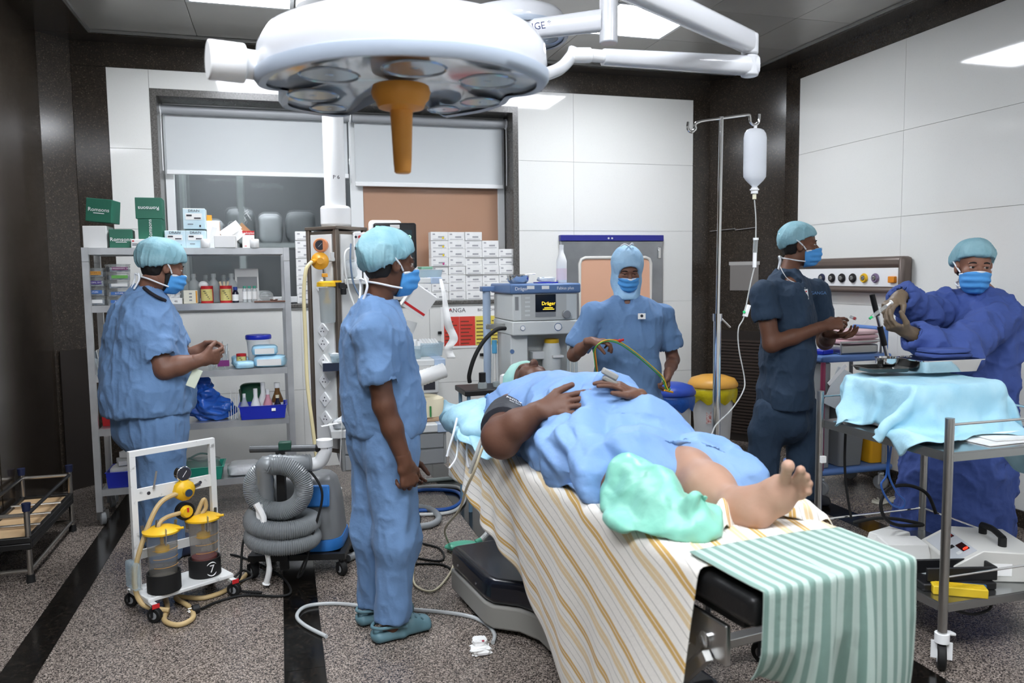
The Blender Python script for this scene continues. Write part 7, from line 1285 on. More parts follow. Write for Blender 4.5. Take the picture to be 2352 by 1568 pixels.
# ---- gowned woman on the right with gloves and syringe
A_ = 3.15
GWN = person('person', 'person in royal blue surgical gown and gloves drawing up a syringe', (*a(2235, 1230)[:2], 0), SK4)
fw = unit((-.82, -.57, 0)); sd = unit((.57, -.82, 0)); H = Head(a(2237, 612), unit(V3((-.5, -.86, -.06))), (.06, 0, 1), 1.0); nb = a(2262, 680); nt = H.p(0, -.035, -.07)
tor = [(a(2250, 715), .15, .09), (a(2240, 780), .165, .11), (a(2225, 880), .16, .12), (a(2215, 960), .175, .13)]
shU = a(2188, 705, .12); elU = a(2118, 722, .0); wrU = a(2068, 680, -.12); shN = a(2300, 725, -.12); elN = a(2190, 815, -.26); wrN = a(2085, 762, -.24)
lg = [(a(2215, 980)+sd*.09, (*(a(2210, 980)+sd*.09)[:2], .5), (*(a(2205, 980)+sd*.1)[:2], .06), (.1, .062, .043)), (a(2215, 980)-sd*.09, (*(a(2210, 980)-sd*.09)[:2], .5), (*(a(2205, 980)-sd*.1)[:2], .06), (.1, .062, .043))]
P_ = figure(GWN, SK4, H, (nb, nt), tor, sd, [(shU, elU, wrU, AR3), (shN, elN, wrN, AR3)], lg); finish(GWN, P_, SK4); H.eyes(GWN, gaze=(-.25, 0)); H.hair(GWN, -.05); H.cap(GWN, M_capb, 19, .058, -.015, 1.06); H.mask(GWN, M_mask, 9)
T = Sculpt(); T.ovals([(a(2252, 708), .15, .095), (a(2245, 728), .2, .125), (a(2235, 790), .205, .15), (a(2222, 880), .205, .165), (a(2212, 980), .23, .185), ((*a(2200, 980)[:2], .5), .25, .21), ((*a(2196, 980)[:2], .14), .27, .24)], sd, .06); T.cone(a(2254, 705), a(2260, 682), .09, .07, .025)
T.chain([shU, elU, wrU+unit(elU-wrU)*.045], [.088, .088, .066], .03).chain([shN, elN, wrN+unit(elN-wrN)*.06], [.095, .1, .066], .03)
for e_, w_ in ((elU, wrU), (elN, wrN)): T.cone(w_+unit(e_-w_)*.03, w_-unit(e_-w_)*.05, .045, .05, .006, 's')
T.cut((0, 0, .14), (0, 0, -1)); T.cone(a(2254, 700), a(2264, 660), .06, .06, .006, 's')
V, F = T.mesh(.008); V = relax(V, F, 1); N = normals(V, F); V = folds(V, N, .014, (10, 10, 7), 23, 1.3); V = creases(V, normals(V, F), .014, 8, 31, 6); V = folds(V, normals(V, F), .005, (24, 24, 20), 29); mesh_obj('surgical_gown', V, F, M_gown, GWN)
MB().tube([a(2318, 725, .02), a(2335, 740, .02), a(2348, 748, 0)], .014, n=8).build('gown_tie', M_gown, GWN, world=True)
M_glv = mat('glove_tan', '6E5E4C', .45, bump=(50, .15))
S = Sculpt(); dU = unit(a(2015, 722, -.14)-wrU); hand(S, wrU, dU, unit([-.3, 0, -1.]), (-.4, -1, 0), (.45, .55, .65, .7), .7, 1.02, fatten=1.06); S.cone(wrU+unit(elU-wrU)*.1, wrU, .042, .031, .015); mesh_obj('glove', *S.mesh(.0032), M_glv, GWN)
S = Sculpt(); dN = unit(a(2005, 735, -.22)-wrN); hand(S, wrN, dN, unit([0, .3, 1.]), (-.5, -.3, .6), (.5, .6, .7, .75), .7, 1.02, fatten=1.06); S.cone(wrN+unit(elN-wrN)*.12, wrN, .046, .031, .015); mesh_obj('glove', *S.mesh(.0032), M_glv, GWN)
SY = thing('syringe', 'clear syringe with a green hub between the gloved hands', 'syringe', tuple(a(2010, 722, -.2)), 0); d_ = unit(a(2035, 700, -.2)-a(1985, 738, -.2))
MB().cyl(d_*-.02, d_*.07, .0085, n=12).build('barrel', M_case, SY); MB().cyl(d_*.07, d_*.1, .005, n=8).cyl(d_*.1, d_*.104, .011, n=10).build('plunger', M_wplastic, SY); MB().cyl(d_*-.035, d_*-.02, .006, n=8).build('hub', mat('bright_green', '28C070', .4), SY); MB().cyl(d_*-.075, d_*-.035, .0012, n=6).build('needle', M_steel, SY)
# ================================================================== operating table
C0, C1 = np.array([1.24, 1.50]), np.array([.977, 3.50]); uT = (C1-C0)/np.linalg.norm(C1-C0); vT = np.array([uT[1], -uT[0]]); TZ = .775; LT = np.linalg.norm(C1-C0); rT = math.atan2(vT[1], vT[0])
def tb(s, v, z): p = C0+uT*s+vT*v; return np.array([p[0], p[1], z])          # s from the foot end, v to the right
OT = thing('operating_table', 'operating table with black pads and grey base under the patient', 'operating table', tuple(tb(1.0, 0, 0)), rT); M_pad = mat('black_pad', '141415', .42, var=(6, '1A1A1B'), bump=(60, .1)); M_base = mat('base_black', '14161E', .25, coat=.2); M_bgrey = mat('base_grey', '8E8C86', .45)
def tl(s, v, z): return (v, s-1.0, z)                                        # the same in the table's own frame
def slab(s0, s1, v0, v1, z0_, z1_, nm, m, bv=.012, par=None): return MB().bx(v0, v1, s0-1, s1-1, z0_, z1_).build(nm, m, par or OT, bevel=bv, seg=3)
for s0, s1 in ((0, .5), (.505, 1.1), (1.105, 1.7), (1.705, LT)): slab(s0, s1, -.26, .26, TZ-.075, TZ, 'pad', M_pad, .02)
for s0, s1 in ((.06, .49), (.52, 1.09), (1.12, 1.69), (1.72, LT-.04)): slab(s0, s1, -.235, .235, TZ-.1, TZ-.0755, 'section_plate', mat('plate_black', '0C0C0D', .5), .004)
for sg in (-1, 1):
    for s0, s1 in ((.22, .5), (.52, 1.1), (1.12, 1.7)): slab(s0, s1, sg*.262, sg*.27, TZ-.1, TZ-.05, 'side_rail', M_steel, .002)
slab(.0, .03, -.12, .12, TZ-.14, TZ-.1005, 'foot_bracket', M_black, .004)
fb = slab(.09, .3, -.262, -.246, TZ-.2, TZ-.1005, 'hinge_plate', M_steel, .004); MB().cyl(tl(.16, -.27, TZ-.16), tl(.16, -.246, TZ-.16), .02, n=14).build('hinge_pin', M_chrome, fb)
MB().bar(tl(.16, -.25, TZ-.16), tl(.5, -.16, .3), .045, .03).build('gas_strut', M_steel, OT); MB().bar(tl(.14, -.275, TZ-.19), tl(.3, -.265, .42), .02, .025).build('lock_lever', M_steel, OT)
slab(.85, 1.15, -.12, .12, .2, TZ-.1005, 'column', M_steel, .02); slab(.83, 1.17, -.14, .14, .2, .42, 'column_shroud', M_base, .02)
# base: broad head block running into a narrow spine
out = [(-.25, 2.08-1), (-.25, 1.66-1), (-.235, 1.60-1), (-.15, 1.52-1), (-.11, 1.42-1), (-.11, .55-1), (.11, .55-1), (.11, 1.42-1), (.15, 1.52-1), (.235, 1.6-1), (.25, 1.66-1), (.25, 2.08-1)]
def rp(o, k): return [(x*k if abs(x) < .3 else x, y) for x, y in o]
MB().prism(out, .025, .125).build('base_skirt', M_bgrey, OT, bevel=.01, seg=3); MB().prism(out, .1255, .235).build('base_cover', M_base, OT, bevel=.03, seg=4)
slab(.92, .97, -.1, .64, .1, .135, 'foot_crossbar', M_steel, .004)
for v in (.2, .615): castor(OT, tl(.945, v, 0), .042, (.8, .3, 0), .03, M_blackrub, M_black, M_grey)
for s in (1.66, 2.05):
    for v in (-.2, .2): castor(OT, tl(s, v, 0.0), .011, (1, 0, 0), .01, fork=False)
for s, v in ((1.75, -.2505), (1.98, -.2505), (1.2, -.1105), (.95, -.1105)): MB().cyl(tl(s, v-.002, .17), tl(s, v+.004, .17), .006, n=8).build('bolt', M_chrome, OT)
# ================================================================== cloth simulation for the sheets and drapes
def drape(P, steps, collide, pins=None, g=.0011, it=5, stiff=.9, bend=.25, damp=.97, wind=None):
    X_ = P.copy(); O = P.copy(); con = []
    def rest(a, b): return np.linalg.norm(P[a]-P[b], axis=-1)
    s_ = slice; N = None
    for st, k in ((1, stiff), (2, bend)):
        for ax in (0, 1):
            for ph in range(2*st):
                a = [s_(None), s_(None)]; b = [s_(None), s_(None)]; L = P.shape[ax]; a[ax] = np.array([i for i in range(L-st) if (i//st) % 2 == ph//st and i % st == ph % st]); 
                if not len(a[ax]): continue
                b[ax] = a[ax]+st; A, B = tuple(a), tuple(b); con.append((A, B, rest(A, B)[..., None], k))
    for dx in (1, -1):
        for ph in (0, 1):
            i = np.arange(ph, P.shape[0]-1, 2); A = (i, s_(0, -1)) if dx == 1 else (i, s_(1, None)); B = (i+1, s_(1, None)) if dx == 1 else (i+1, s_(0, -1)); con.append((A, B, rest(A, B)[..., None], .35))
    for n_ in range(steps):
        V = (X_-O)*damp; O = X_.copy(); X_ = X_+V; X_[..., 2] -= g
        if wind is not None: X_ = X_+wind(X_, n_)
        for _ in range(it):
            for A, B, r0, k in con:
                d = X_[B]-X_[A]; l = np.linalg.norm(d, axis=-1, keepdims=True); c = d*(.5*k*(l-r0)/np.maximum(l, 1e-6)); X_[A] += c; X_[B] -= c
            if pins is not None: X_[pins] = P[pins]
            X_, hit = collide(X_)
            O[hit] = O[hit]*.15+X_[hit]*.85
    return X_
def box_collider(boxes, mg=.006, floor=.012):      # boxes = (centre, half size, rotation about z)
    def f(X_):
        hit = np.zeros(X_.shape[:2], bool)
        for c, hs, rz in boxes:
            cs, sn = math.cos(rz), math.sin(rz); d = X_-c; x = d[..., 0]*cs+d[..., 1]*sn; y = -d[..., 0]*sn+d[..., 1]*cs; z = d[..., 2]; h = np.array(hs)+mg
            px, py, pz = h[0]-np.abs(x), h[1]-np.abs(y), h[2]-z; ins = (px > 0) & (py > 0) & (pz > 0) & (z > -h[2]); top = ins & (pz <= np.minimum(px, py)+.02); sx = ins & ~top & (px <= py); sy = ins & ~top & (px > py)
            z2 = np.where(top, h[2], z); x2 = np.where(sx, np.sign(x)*h[0], x); y2 = np.where(sy, np.sign(y)*h[1], y)
            X_ = np.stack([x2*cs-y2*sn+c[0], x2*sn+y2*cs+c[1], z2+c[2]], -1); hit |= ins
        if floor is not None: lo = X_[..., 2] < floor; X_[..., 2] = np.where(lo, floor, X_[..., 2]); hit |= lo
        return X_, hit
    return f
def grid_obj(name, P, uv, m, parent, th=.0025, sub=1):
    a, b = P.shape[:2]; F = np.array([[i*b+j, i*b+j+1, (i+1)*b+j+1, (i+1)*b+j] for i in range(a-1) for j in range(b-1)]); o = mesh_obj(name, P.reshape(-1, 3), F, m, parent, uv.reshape(-1, 2))
    if sub: q = o.modifiers.new('sub', 'SUBSURF'); q.levels = q.render_levels = sub
    q = o.modifiers.new('solid', 'SOLIDIFY'); q.thickness = th; q.offset = 0; return o
tbl = (np.array([*(C0+uT*LT/2), TZ-.05]), (.26, LT/2, .05), rT); tbase = (np.array([*tb(1.85, 0, .12)]), (.25, .22, .11), rT); tspine = (np.array([*tb(1.0, 0, .12)]), (.11, .5, .11), rT)
# yellow-striped sheet: long overhang on the near-left side that grows towards the foot
nu, nv = 74, 60; sv = np.linspace(LT-.04, .33, nu); P = np.zeros((nu, nv, 3)); UV = np.zeros((nu, nv, 2))
for i, s in enumerate(sv):
    k = i/(nu-1); Yk = tb(s, -.26, 0)[1]; hang = min(.77, max(.15, .2+.46*(3.1-Yk))); right = .10+.20*max(0, k-.6)/.4; L = right+.52+hang
    for j in range(nv):
        w_ = -right+L*j/(nv-1)          # from the right hem to the left hem, measured from the right table edge
        dlt = 0 if w_ < .52 else (w_-.52); sk = s-.12*dlt*k-.2*k*k*min(1, max(0, (w_+right)/.6))
        P[i, j] = tb(sk, .26-w_, TZ+.012+.004*math.sin(i*.9)*math.sin(j*.5)); UV[i, j] = (w_-.26*(LT-s), s)
P[..., 2] += .004*noise(P.reshape(-1, 3), (9, 9, 9), 3).reshape(nu, nv)
def gust(X_, n_):
    if n_ > 60: return 0
    w_ = np.zeros_like(X_); m = X_[..., 2] < TZ-.02; ph = np.sin(np.linspace(0, 17, nu))[:, None]+.6*np.sin(np.linspace(0, 41, nu)+1)[:, None]; w_[..., 0] = np.where(m, -.0005*ph-.0006, 0); return w_
P2 = drape(P, 130, box_collider([tbl, tbase, tspine], .016), None, .0012, 4, .9, .12, .975, gust)
M_ys = stripes('yellow_striped_linen', 'E8E4DC', [(.0, .0105, 'C9A35E'), (.0125, .023, 'C9A35E'), (.042, .0435, '9A968E'), (.058, .07, 'DCC59C'), (.072, .084, 'DCC59C'), (.1, .1015, '9A968E'), (.128, .1295, '9A968E')], .15)
YS = thing('striped_sheet', 'white sheet with yellow stripes hanging off the near side of the table', 'sheet', tuple(tb(1.0, -.3, .1))); grid_obj('sheet', P2, UV, M_ys, YS)
# bunched fold of the same sheet across the foot of the table
nb_, mb2 = 46, 18; Pb = np.zeros((nb_, mb2, 3)); UVb = np.zeros((nb_, mb2, 2))
for i in range(nb_):
    k = i/(nb_-1); v = -.2+.55*k
    for j in range(mb2):
        t_ = j/(mb2-1); s = .40+.02*math.sin(k*5)-.085*t_*(1+.3*math.sin(k*9)); drop = max(0, v-.26); z = TZ+.02+.038*math.sin(t_*PI)*(1+.45*math.sin(k*23))+.012*math.sin(k*31+t_*6)+.006*math.sin(k*57-t_*9); Pb[i, j] = tb(s+.05*math.sin(k*3.1), min(v, .275+.02*t_), z-drop*1.0*(1 if v > .26 else 0)*1.6); UVb[i, j] = (k*.62*1.3+.05*t_, s)
grid_obj('bunched_fold', Pb, UVb, M_ys, YS)
# corner of the sheet hanging off the far-right side near the foot
Pc = np.zeros((10, 16, 3)); UVc = np.zeros((10, 16, 2))
for i in range(10):
    for j in range(16):
        k = i/9; t_ = j/15; Pc[i, j] = tb(.30+.26*k-.05*t_*(1-k), .27+.02*math.sin(t_*3+k*5)+.015*t_, TZ+.012-(.30-.18*k)*t_); UVc[i, j] = (.3*t_+.3, k*.26)
grid_obj('hanging_corner', Pc, UVc, M_ys, YS)
# green-striped folded cloth over the foot end
M_gs = stripes('green_striped_linen', 'AEC2B9', [(.0, .022, '76948A')], .045); GS = thing('striped_cloth', 'sage green striped cloth hanging over the foot end of the table', 'cloth', tuple(tb(.0, .05, .4)))
n1, n2 = 42, 60; P = np.zeros((n1, n2, 3)); UV = np.zeros((n1, n2, 2))
for i in range(n1):
    q = i/(n1-1)
    for j in range(n2):
        r = j/(n2-1); over = .19+.14*r; s = .27-(.27+over)*q; v = -.25+.47*r+.05*q*(r-.35); lap = math.exp(-((r-.45)/.06)**2)
        P[i, j] = tb(s, v-.05*lap*(r-.45)/.06*q, TZ+.03+(.03*lap+.012*math.sin(r*19+q*2))*(.25+q)); UV[i, j] = (r*.62+.02*q*math.sin(r*6), s)
def gsw(X_, n_): w_ = np.zeros_like(X_); w_[..., 1] = np.where((X_[..., 2] < TZ-.02) & (n_ < 60), -.0009*(.3+np.sin(np.linspace(0, 15, n2)))[None, :], 0); return w_
P3 = drape(P, 100, box_collider([tbl], .027), None, .0012, 4, .9, .15, .97, gsw); grid_obj('cloth_layer', P3, UV, M_gs, GS)
# ================================================================== pillow with its pale blue cover
M_pc = mat('pale_blue_drape', '9FD0E4', .5, var=(7, 'B4DEEC'), bump=(24, .5), alpha=.97); PL = thing('pillow', 'pillow in a pale blue disposable cover at the head of the table', 'pillow', tuple(tb(1.86, .0, TZ+.012)), rT)
S = Sculpt().ell(tb(1.84, 0, .868), (.3, .2, .095), np.array(Matrix.Rotation(rT, 3, 'Z')), .03).ell(tb(1.72, -.2, .845), (.12, .12, .06), None, .05).ell(tb(1.93, -.2, .85), (.12, .1, .07), None, .05); S.cut((0, 0, TZ+.014), (0, 0, -1)); V, F = S.mesh(.009); V = folds(V, normals(V, F), .008, (12, 12, 12), 41); mesh_obj('cover', V, F, M_pc, PL)
def flap(nm, pts, wd, m, par, seed=0, th=.0015, amp=.01):
    Q = spline(pts, 5); n = len(Q); W_ = 9; P = np.zeros((n, W_, 3)); UV = np.zeros((n, W_, 2))
    for i, q in enumerate(Q):
        for j in range(W_): w_ = V3(wd)*(j/(W_-1)-.5); P[i, j] = q+w_*(1+.15*math.sin(i*.8+seed))+np.array([math.sin(j*1.3+i*.5+seed), math.cos(j*.9+i*.7), .5*math.sin(j+i)])*amp; UV[i, j] = (j*.01, i*.01)
    return grid_obj(nm, P, UV, m, par, th)
flap('cover_flap', [at(1040, 925, 3.42), at(1034, 950, 3.36), at(1042, 985, 3.32), at(1062, 1015, 3.26)], (.05, -.16, 0), M_pc, PL, 1); flap('cover_flap', [at(1100, 985, 3.15), at(1090, 1010, 3.06), at(1085, 1030, 3.02)], (-.06, .3, .05), M_pc, PL, 3)
for k, (a1, b1, c1) in enumerate((((1050, 960), (1040, 1000), (1026, 1048)), ((1076, 1000), (1072, 1040), (1076, 1072)), ((1052, 1010), (1048, 1050), (1032, 1075)))): MB().tube([at(*a1, 3.2), at(*b1, 3.16), at(*c1, 3.14)], .005, n=6).build('tie_tape', MATS['mask_white'], PL, world=True)
MB().tube([at(1118, 908, 3.2), at(1130, 918, 3.18), at(1140, 928, 3.15)], .012, n=6).build('blue_tape', mat('tape_blue', '5A94D0', .5), PL, world=True)
# ================================================================== the patient
PT = thing('person', 'person lying on the operating table under a pale blue paper gown', 'person', (1.1, 2.7, TZ+.013)); SKP = skin('skin_patient', '6A4A3A', '5E4034'); SKL = skin('skin_patient_leg', 'B08C78', 'A47E6A')
M_pg = mat('paper_gown', '7498CA', .6, var=(4, '82A6D4'), bump=(20, .45)); M_bag2 = mat('green_bag', '82CBB4', .35, var=(5, '92D4C0'), bump=(16, .5), alpha=.9)
# paper gown
S = Sculpt(); S.ell((1.065, 3.06, .905), (.235, .30, .165), None, .05).ell((1.10, 2.73, .90), (.25, .40, .232), None, .08).ell((1.13, 2.42, .87), (.27, .26, .14), None, .08)
S.cone((1.0, 2.4, .86), (.98, 2.14, .845), .125, .12, .08).cone((1.22, 2.42, .86), (1.29, 2.14, .85), .12, .11, .08).cone((1.38, 2.45, .85), (1.44, 2.15, .835), .06, .05, .08).ell((.945, 2.62, .825), (.085, .42, .05), None, .06); S.cone((.92, 3.17, .94), (.915, 3.06, .93), .09, .085, .04).cone((1.22, 3.15, .94), (1.34, 3.02, .97), .085, .07, .05)
S.cut((0, 0, TZ+.018), (0, 0, -1)).cut((1.0, 2.21, .85), (-.08, -1, .28)).cut((1.07, 3.32, .95), (0, 1, .1)); S.ell((1.135, 2.12, .76), (.07, .12, .13), None, .03, 's')
V, F = S.mesh(.0075); V = relax(V, F, 1); N = normals(V, F); V = folds(V, N, .008, (5, 5, 5), 71, 1.2); V = creases(V, normals(V, F), .032, 4.2, 77); V = creases(V, normals(V, F), .013, 9, 79); V = folds(V, normals(V, F), .001, (40, 40, 40), 79); GV = V; mesh_obj('paper_gown', V, F, M_pg, PT)
def on_gown(px, py, off=0.):       # point of the gown surface that the pixel shows
    q = (GV-CC) @ CM.T; d2 = (q[:, 0]/q[:, 2]*FPX+1176-px)**2+(q[:, 1]/q[:, 2]*FPX+784-py)**2; i = np.where(d2 < 90)[0]; j = i[np.argmin(q[i, 2])]; return GV[j]+unit(CC-GV[j])*off
HP = Head((1.075, 3.40, 1.0), (0.05, -.12, 1), (-.13, .99, .1), 1.02)
S = Sculpt(); S.ell((1.07, 3.08, .90), (.2, .27, .11), None, .06).ell((1.10, 2.75, .90), (.2, .34, .15), None, .06).ell((1.13, 2.45, .865), (.2, .22, .08), None, .06); S.cone(HP.p(0, -.03, -.07), (1.06, 3.2, .92), .055, .07, .04)
shP, elP, wrP = V3((.93, 3.16, .94)), at(1149, 1003, 2.72), on_gown(1236, 936, .042)
S.cone(shP, elP, .075, .066, .05); mF = elP*.55+wrP*.45; S.cone(elP, mF, .064, .058, .03).cone(mF, wrP, .058, .034, .02).ell(elP+[.01, .0, -.03], (.05, .055, .045), None, .04)
shQ, elQ, wrQ = V3((1.26, 3.12, .92)), V3((1.42, 3.02, .93)), on_gown(1468, 903, -.045); S.cone(shQ, elQ, .06, .05, .04).cone(elQ, wrQ, .05, .03, .03)
kR, aR = V3((1.0, 2.2, .835)), V3((1.02, 1.94, .82)); kL, aL = V3((1.245, 2.24, .845)), at(1698, 1172, 1.93)
S.cone((1.06, 2.4, .85), kR, .1, .07, .05).cone(kR, aR, .066, .045, .03)
parts = [S.mesh(.0075)]; parts[0] = (relax(*parts[0], 1), parts[0][1])
Sh = Sculpt(); HP.skin(Sh); v, f = Sh.mesh(.0045); parts.append((relax(v, f, 1, .4), f))
Sh = Sculpt(); fg = on_gown(1316, 916, .04); hd_ = unit(fg-wrP); pn = unit(-(CC-fg)*.5+np.array([0, .2, -1.2])); tips = hand(Sh, wrP, hd_, pn, (.2, .9, .6), (.06, .08, .09, .12), .05, 1.14, .07, 1.08, .7); Sh.cone(wrP+unit(elP-wrP)*.06, wrP, .041, .033, .012); v, f = Sh.mesh(.0028); parts.append((v, f))
Sh = Sculpt(); hq = unit(on_gown(1402, 866, .03)-wrQ); tq = hand(Sh, wrQ, hq, unit((0, .2, -1)), (0, -1, .2), (.2, .22, .24, .25), .2, 1.0); v, f = Sh.mesh(.0036); parts.append((v, f))
PB = finish(PT, parts, SKP)
for q, v_ in tips: MB().sph(q+np.array([0, -.003, .0062]), (.0052, .0052, .0028), 8, 6).build('fingernail', mat('nail', '9A7C6C', .3), PB, world=True)
# the bare leg and foot (paler, towards the camera)
S = Sculpt(); S.cone((1.18, 2.46, .865), kL, .11, .082, .05).cone(kL, kL*.55+aL*.45, .08, .075, .04).cone(kL*.55+aL*.45, aL, .074, .043, .04)
YF_ = 1.82; hl_ = at(1748, 1192, YF_+.02); bs = at(1820, 1120, YF_-.02); tdir = unit(bs-hl_); sole = unit(V3((-.2, -1, .0))); lat = np.cross(tdir, sole); lat = lat if lat[0] > 0 else -lat
S.ell(hl_+[0, .03, .004], (.042, .05, .04), None, .03); S.oval(hl_+[0, .03, .01], at(1790, 1150, YF_)+[0, .022, 0], (.036, .036), (.043, .03), lat, .03).oval(at(1790, 1150, YF_)+[0, .022, 0], bs+[0, .02, 0], (.043, .03), (.05, .019), lat, .03); S.cone(aL, hl_+[0, .05, .02], .047, .042, .04); S.cone(aL+[0, .0, .012], bs+[0, .03, .0]-tdir*.04, .044, .024, .05)
for (b0, t0, r_) in (((1803, 1100), (1809, 1070), .0175), ((1824, 1104), (1838, 1079), .0125), ((1834, 1114), (1850, 1094), .0115), ((1840, 1126), (1857, 1110), .0108), ((1842, 1140), (1855, 1128), .0104)): b1, t1_ = at(*b0, YF_-.01), at(*t0, YF_-.035); S.cone(b1, t1_, r_*.85, r_*.85, .009).ell(t1_+[0, -.003, 0], (r_, r_*1.0, r_*1.1), None, .006)
V, F = S.mesh(.005); V = relax(V, F, 1); N = normals(V, F); mesh_obj('bare_leg', V, F, SKL, PT)
# green plastic cover over the other lower leg
S = Sculpt(); S.cone((1.01, 2.17, .845), (1.01, 2.02, .83), .095, .088, .06).cone((1.01, 2.02, .83), (1.03, 1.9, .82), .088, .06, .05); S.oval((1.035, 1.84, .82), (1.055, 1.82, .905), (.045, .05), (.036, .022), (1, .2, 0), .04).ell((.98, 1.99, .805), (.12, .17, .045), None, .06).ell((1.05, 1.9, .81), (.09, .1, .04), None, .05); S.cut((0, 0, TZ+.016), (0, 0, -1)).cut((1.0, 2.225, .87), (-.12, 1, .15))
V, F = S.mesh(.0065); V = folds(V, normals(V, F), .004, (9, 9, 9), 61); V = creases(V, normals(V, F), .024, 6, 65); V = relax(V, F, 1); V = creases(V, normals(V, F), .006, 14, 67); GB = mesh_obj('leg_cover', V, F, M_bag2, PT)
# blood-pressure cuff with hose, and the finger probe
cf = thing('pressure_cuff', 'dark blood-pressure cuff wrapped around the upper arm of the lying patient', 'cuff', tuple(at(1140, 960, 2.98))); q0, q1 = shP+(elP-shP)*.38, shP+(elP-shP)*.78; F3 = frame(q1-q0); V = []; n_ = 28
for z, r_ in ((0, .084), (.01, .09), (.5, .092), (.99, .088), (1.0, .082)):
    for i in range(n_): th = 2*PI*i/n_; V.append(tuple(Vector(q0+(q1-q0)*z)+F3 @ Vector((r_*math.cos(th)*(1+.02*math.sin(3*th)), r_*math.sin(th), 0))))
MB().add(V, [(j*n_+i, j*n_+(i+1) % n_, (j+1)*n_+(i+1) % n_, (j+1)*n_+i) for j in range(4) for i in range(n_)]+[tuple(range(n_-1, -1, -1)), tuple(range(4*n_, 5*n_))]).build('cuff', mat('cuff_dark', '23262E', .6, bump=(30, .3)), cf, world=True)
view = unit(CC-(q0+q1)/2); axc = unit(q1-q0); vp = unit(view-axc*(view @ axc)); pc_ = (q0+q1)/2+vp*.0925; up_ = np.cross(vp, axc)
tm3 = Matrix((tuple(-up_), tuple(-axc*1.0), tuple(vp))).transposed()
tm3 = Matrix((tuple(unit(np.cross(-axc, vp)) if 0 else up_), tuple(np.cross(vp, up_)), tuple(vp))).transposed()
text('lettering', 'PHILIPS', .026, M_wprint, cf, tuple(ROOT[cf].inverted() @ Vector(pc_-axc*.02)), tm3); text('lettering', 'Easy Care', .012, M_wprint, cf, tuple(ROOT[cf].inverted() @ Vector(pc_+axc*.015+vp*.001)), tm3)
cable('cuff_hose', 'pale grey hose leading from the blood-pressure cuff down the sheet', [at(1138, 985, 2.78), at(1112, 1000, 2.74), at(1095, 1040, 2.74), at(1080, 1085, 2.78)], .0075, mat('hose_pale', 'B8BAB8', .4), 'hose', n=9)
pq = wrQ+hq*.12; t = thing('pulse_probe', 'grey finger probe clip on the far hand of the patient', 'probe', tuple(pq+[0, 0, .012]), 0); Fp = frame(hq); MB().box((0, 0, .012), (.03, .022, .06), Fp).build('upper_jaw', mat('probe_grey', '9A9A96', .45), t, bevel=.005); MB().box((0, 0, -.012), (.03, .018, .055), Fp).build('lower_jaw', mat('probe_grey2', '8A8A86', .45), t, bevel=.005)
t = thing('head_cloth', 'pale mint paper cap edge behind the forehead of the lying patient', 'cap', tuple(HP.p(0, -.05, .07))); S = Sculpt().ell(HP.p(0, -.02, .06), HP.r(.095, .11, .085), HP.R); S.cut(HP.p(0, .05, .03), HP.R @ unit([0, .5, -1])); V, F = S.mesh(.006); mesh_obj('paper_cap', folds(V, normals(V, F), .006, (18, 18, 18), 5), F, mat('mint_paper', 'A4D2C6', .6), t)
# ================================================================== drape on the steel trolley and what lies on it
TD = 1.022; sup = (np.array([2.655, 2.74, .92]), (.225, .215, TD-.92-.004), 0); n1, n2 = 46, 50; P = np.zeros((n1, n2, 3)); UV = np.zeros((n1, n2, 2))
for i in range(n1):
    for j in range(n2): P[i, j] = (2.22+.92*j/(n2-1)+.03*math.sin(i*.3), 2.24+.84*i/(n1-1)-.05*math.sin(j*.21), TD+.012); UV[i, j] = (j*.016, i*.016)
P[..., 2] += .02*noise(P.reshape(-1, 3), (11, 11, 11), 8).reshape(n1, n2)+.012
def gst(X_, n_): return 0 if n_ > 45 else np.stack([0.0022*noise(X_.reshape(-1, 3), (7, 7, 7), 30+k).reshape(n1, n2) for k in range(3)], -1)
shf_ = (np.array([2.63, 2.63, .80]), (.3, .365, .03), 0)
P4 = drape(P, 75, box_collider([sup, shf_]), None, .0009, 4, .95, .5, .93, gst)
P4 = P4+.004*noise(P4.reshape(-1, 3), (34, 34, 34), 3).reshape(n1, n2)[..., None]+.012*np.stack([(1-2*np.abs(noise(P4.reshape(-1, 3), (13, 13, 13), 50+k))).reshape(n1, n2) for k in range(3)], -1)
P4, _ = box_collider([sup], .012)(P4); P4, _ = box_collider([sup], .012)(P4)
DR = thing('trolley_drape', 'crumpled pale blue disposable drape over the steel trolley', 'drape', (2.65, 2.7, TD)); grid_obj('drape', P4, UV, M_pc, DR, .0015)
zt3 = TD+.03
def steel_tray(nm, lb, c, w_, d_, h_, rz, m): t = thing(nm, lb, 'tray', c, rz); rloft(MB(), [rr3(w_*.9, d_*.9, .03, 0), rr3(w_, d_, .03, h_*.9), rr3(w_*1.07, d_*1.07, .03, h_*.92), rr3(w_*1.07, d_*1.07, .03, h_), rr3(w_*.97, d_*.97, .03, h_), rr3(w_*.88, d_*.88, .03, .004)]).build('tray_body', m, t, smooth=40); return t
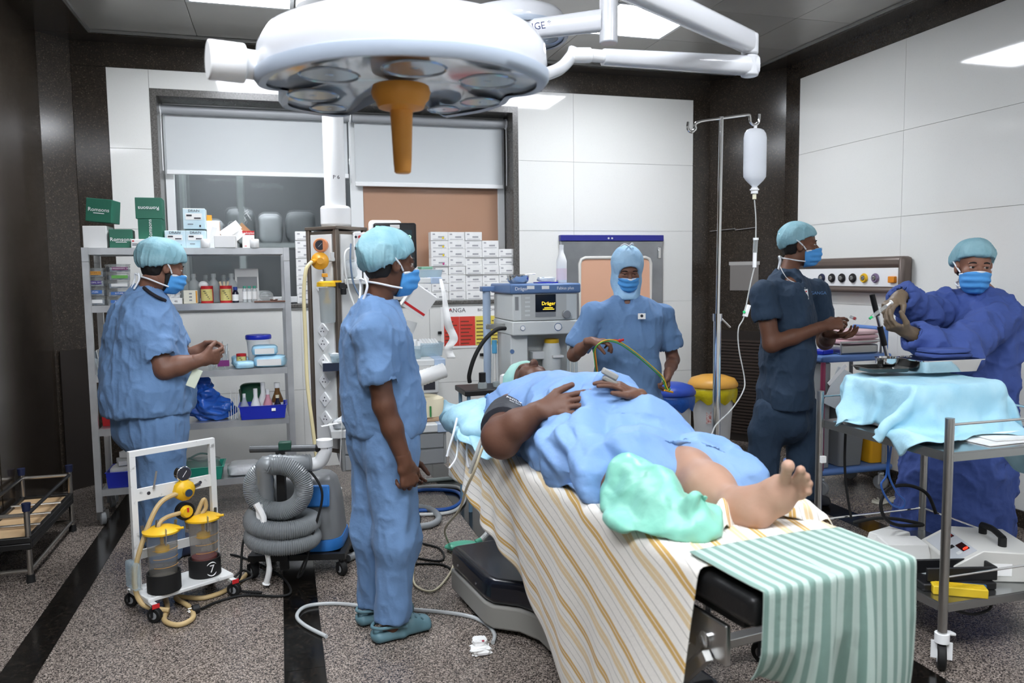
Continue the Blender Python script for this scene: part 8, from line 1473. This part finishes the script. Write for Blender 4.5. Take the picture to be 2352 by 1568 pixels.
t1 = steel_tray('kidney_tray', 'dark shallow steel tray on the near-left of the drape', (2.56, 2.87, zt3), .2, .17, .018, R(-10), mat('dark_steel', '5E5E5C', .25, 1)); t2 = steel_tray('steel_tray', 'large bright steel tray with blue cloth on the drape', (2.80, 2.80, zt3), .31, .2, .055, R(-4), M_chrome)
o = MB().lathe([(.001, 0), (.03, 0), (.046, .012), (.05, .038), (.053, .04), (.048, .04), (.043, .014), (.028, .004), (.001, .004)], (2.58, 2.86, zt3+.0195), 28).build('steel_bowl', M_chrome); tag(recenter(o), 'small round steel bowl in the dark shallow tray', 'bowl')
t = thing('folded_towel', 'folded royal blue towel lying across the bright steel tray', 'towel', (2.83, 2.80, zt3+.056), R(-6)); 
for k in range(2): b_ = softbox((.22-.02*k, .15, .022), .05, 120+k); b_.v = [(x, y, z+.02*k) for x, y, z in b_.v]; b_.build('fold', M_gown, t, smooth=60)
t = thing('scissors', 'steel scissors and clamp resting at the rim of the bright tray', 'scissors', (2.68, 2.845, zt3+.058), R(20)); MB().tube([(.0, 0, 0), (.05, .01, .002), (.1, .015, .0)], .003, n=6, sm=3).build('blade', M_chrome, t)
for k in range(2): MB().tube([(-.018+.016*math.cos(q*PI/5), .014*(2*k-1)+.01*math.sin(q*PI/5), .003) for q in range(10)], .0025, n=6, closed=True, sm=0).build('finger_ring', M_chrome, t)

# crumpled blue plastic bag on the fourth rack shelf
t = thing('plastic_bag', 'crumpled glossy blue plastic bag of waste on the fourth shelf', 'bag', (BAGX, 5.35, SZ[3]+.0008)); S = Sculpt().ell((BAGX-.01, 5.34, SZ[3]+.1), (.105, .1, .1), None, .04).ell((BAGX+.1, 5.33, SZ[3]+.06), (.075, .08, .06), None, .04).ell((BAGX-.02, 5.37, SZ[3]+.21), (.055, .06, .07), None, .04); S.cut((0, 0, SZ[3]+.002), (0, 0, -1)); V, F = S.mesh(.005); V = creases(V, normals(V, F), .02, 9, 3, 7); V = creases(V, normals(V, F), .01, 19, 9, 6); V[:, 2] = np.maximum(V[:, 2], SZ[3]+.001); mesh_obj('bag_body', V, F, M_bag, t)
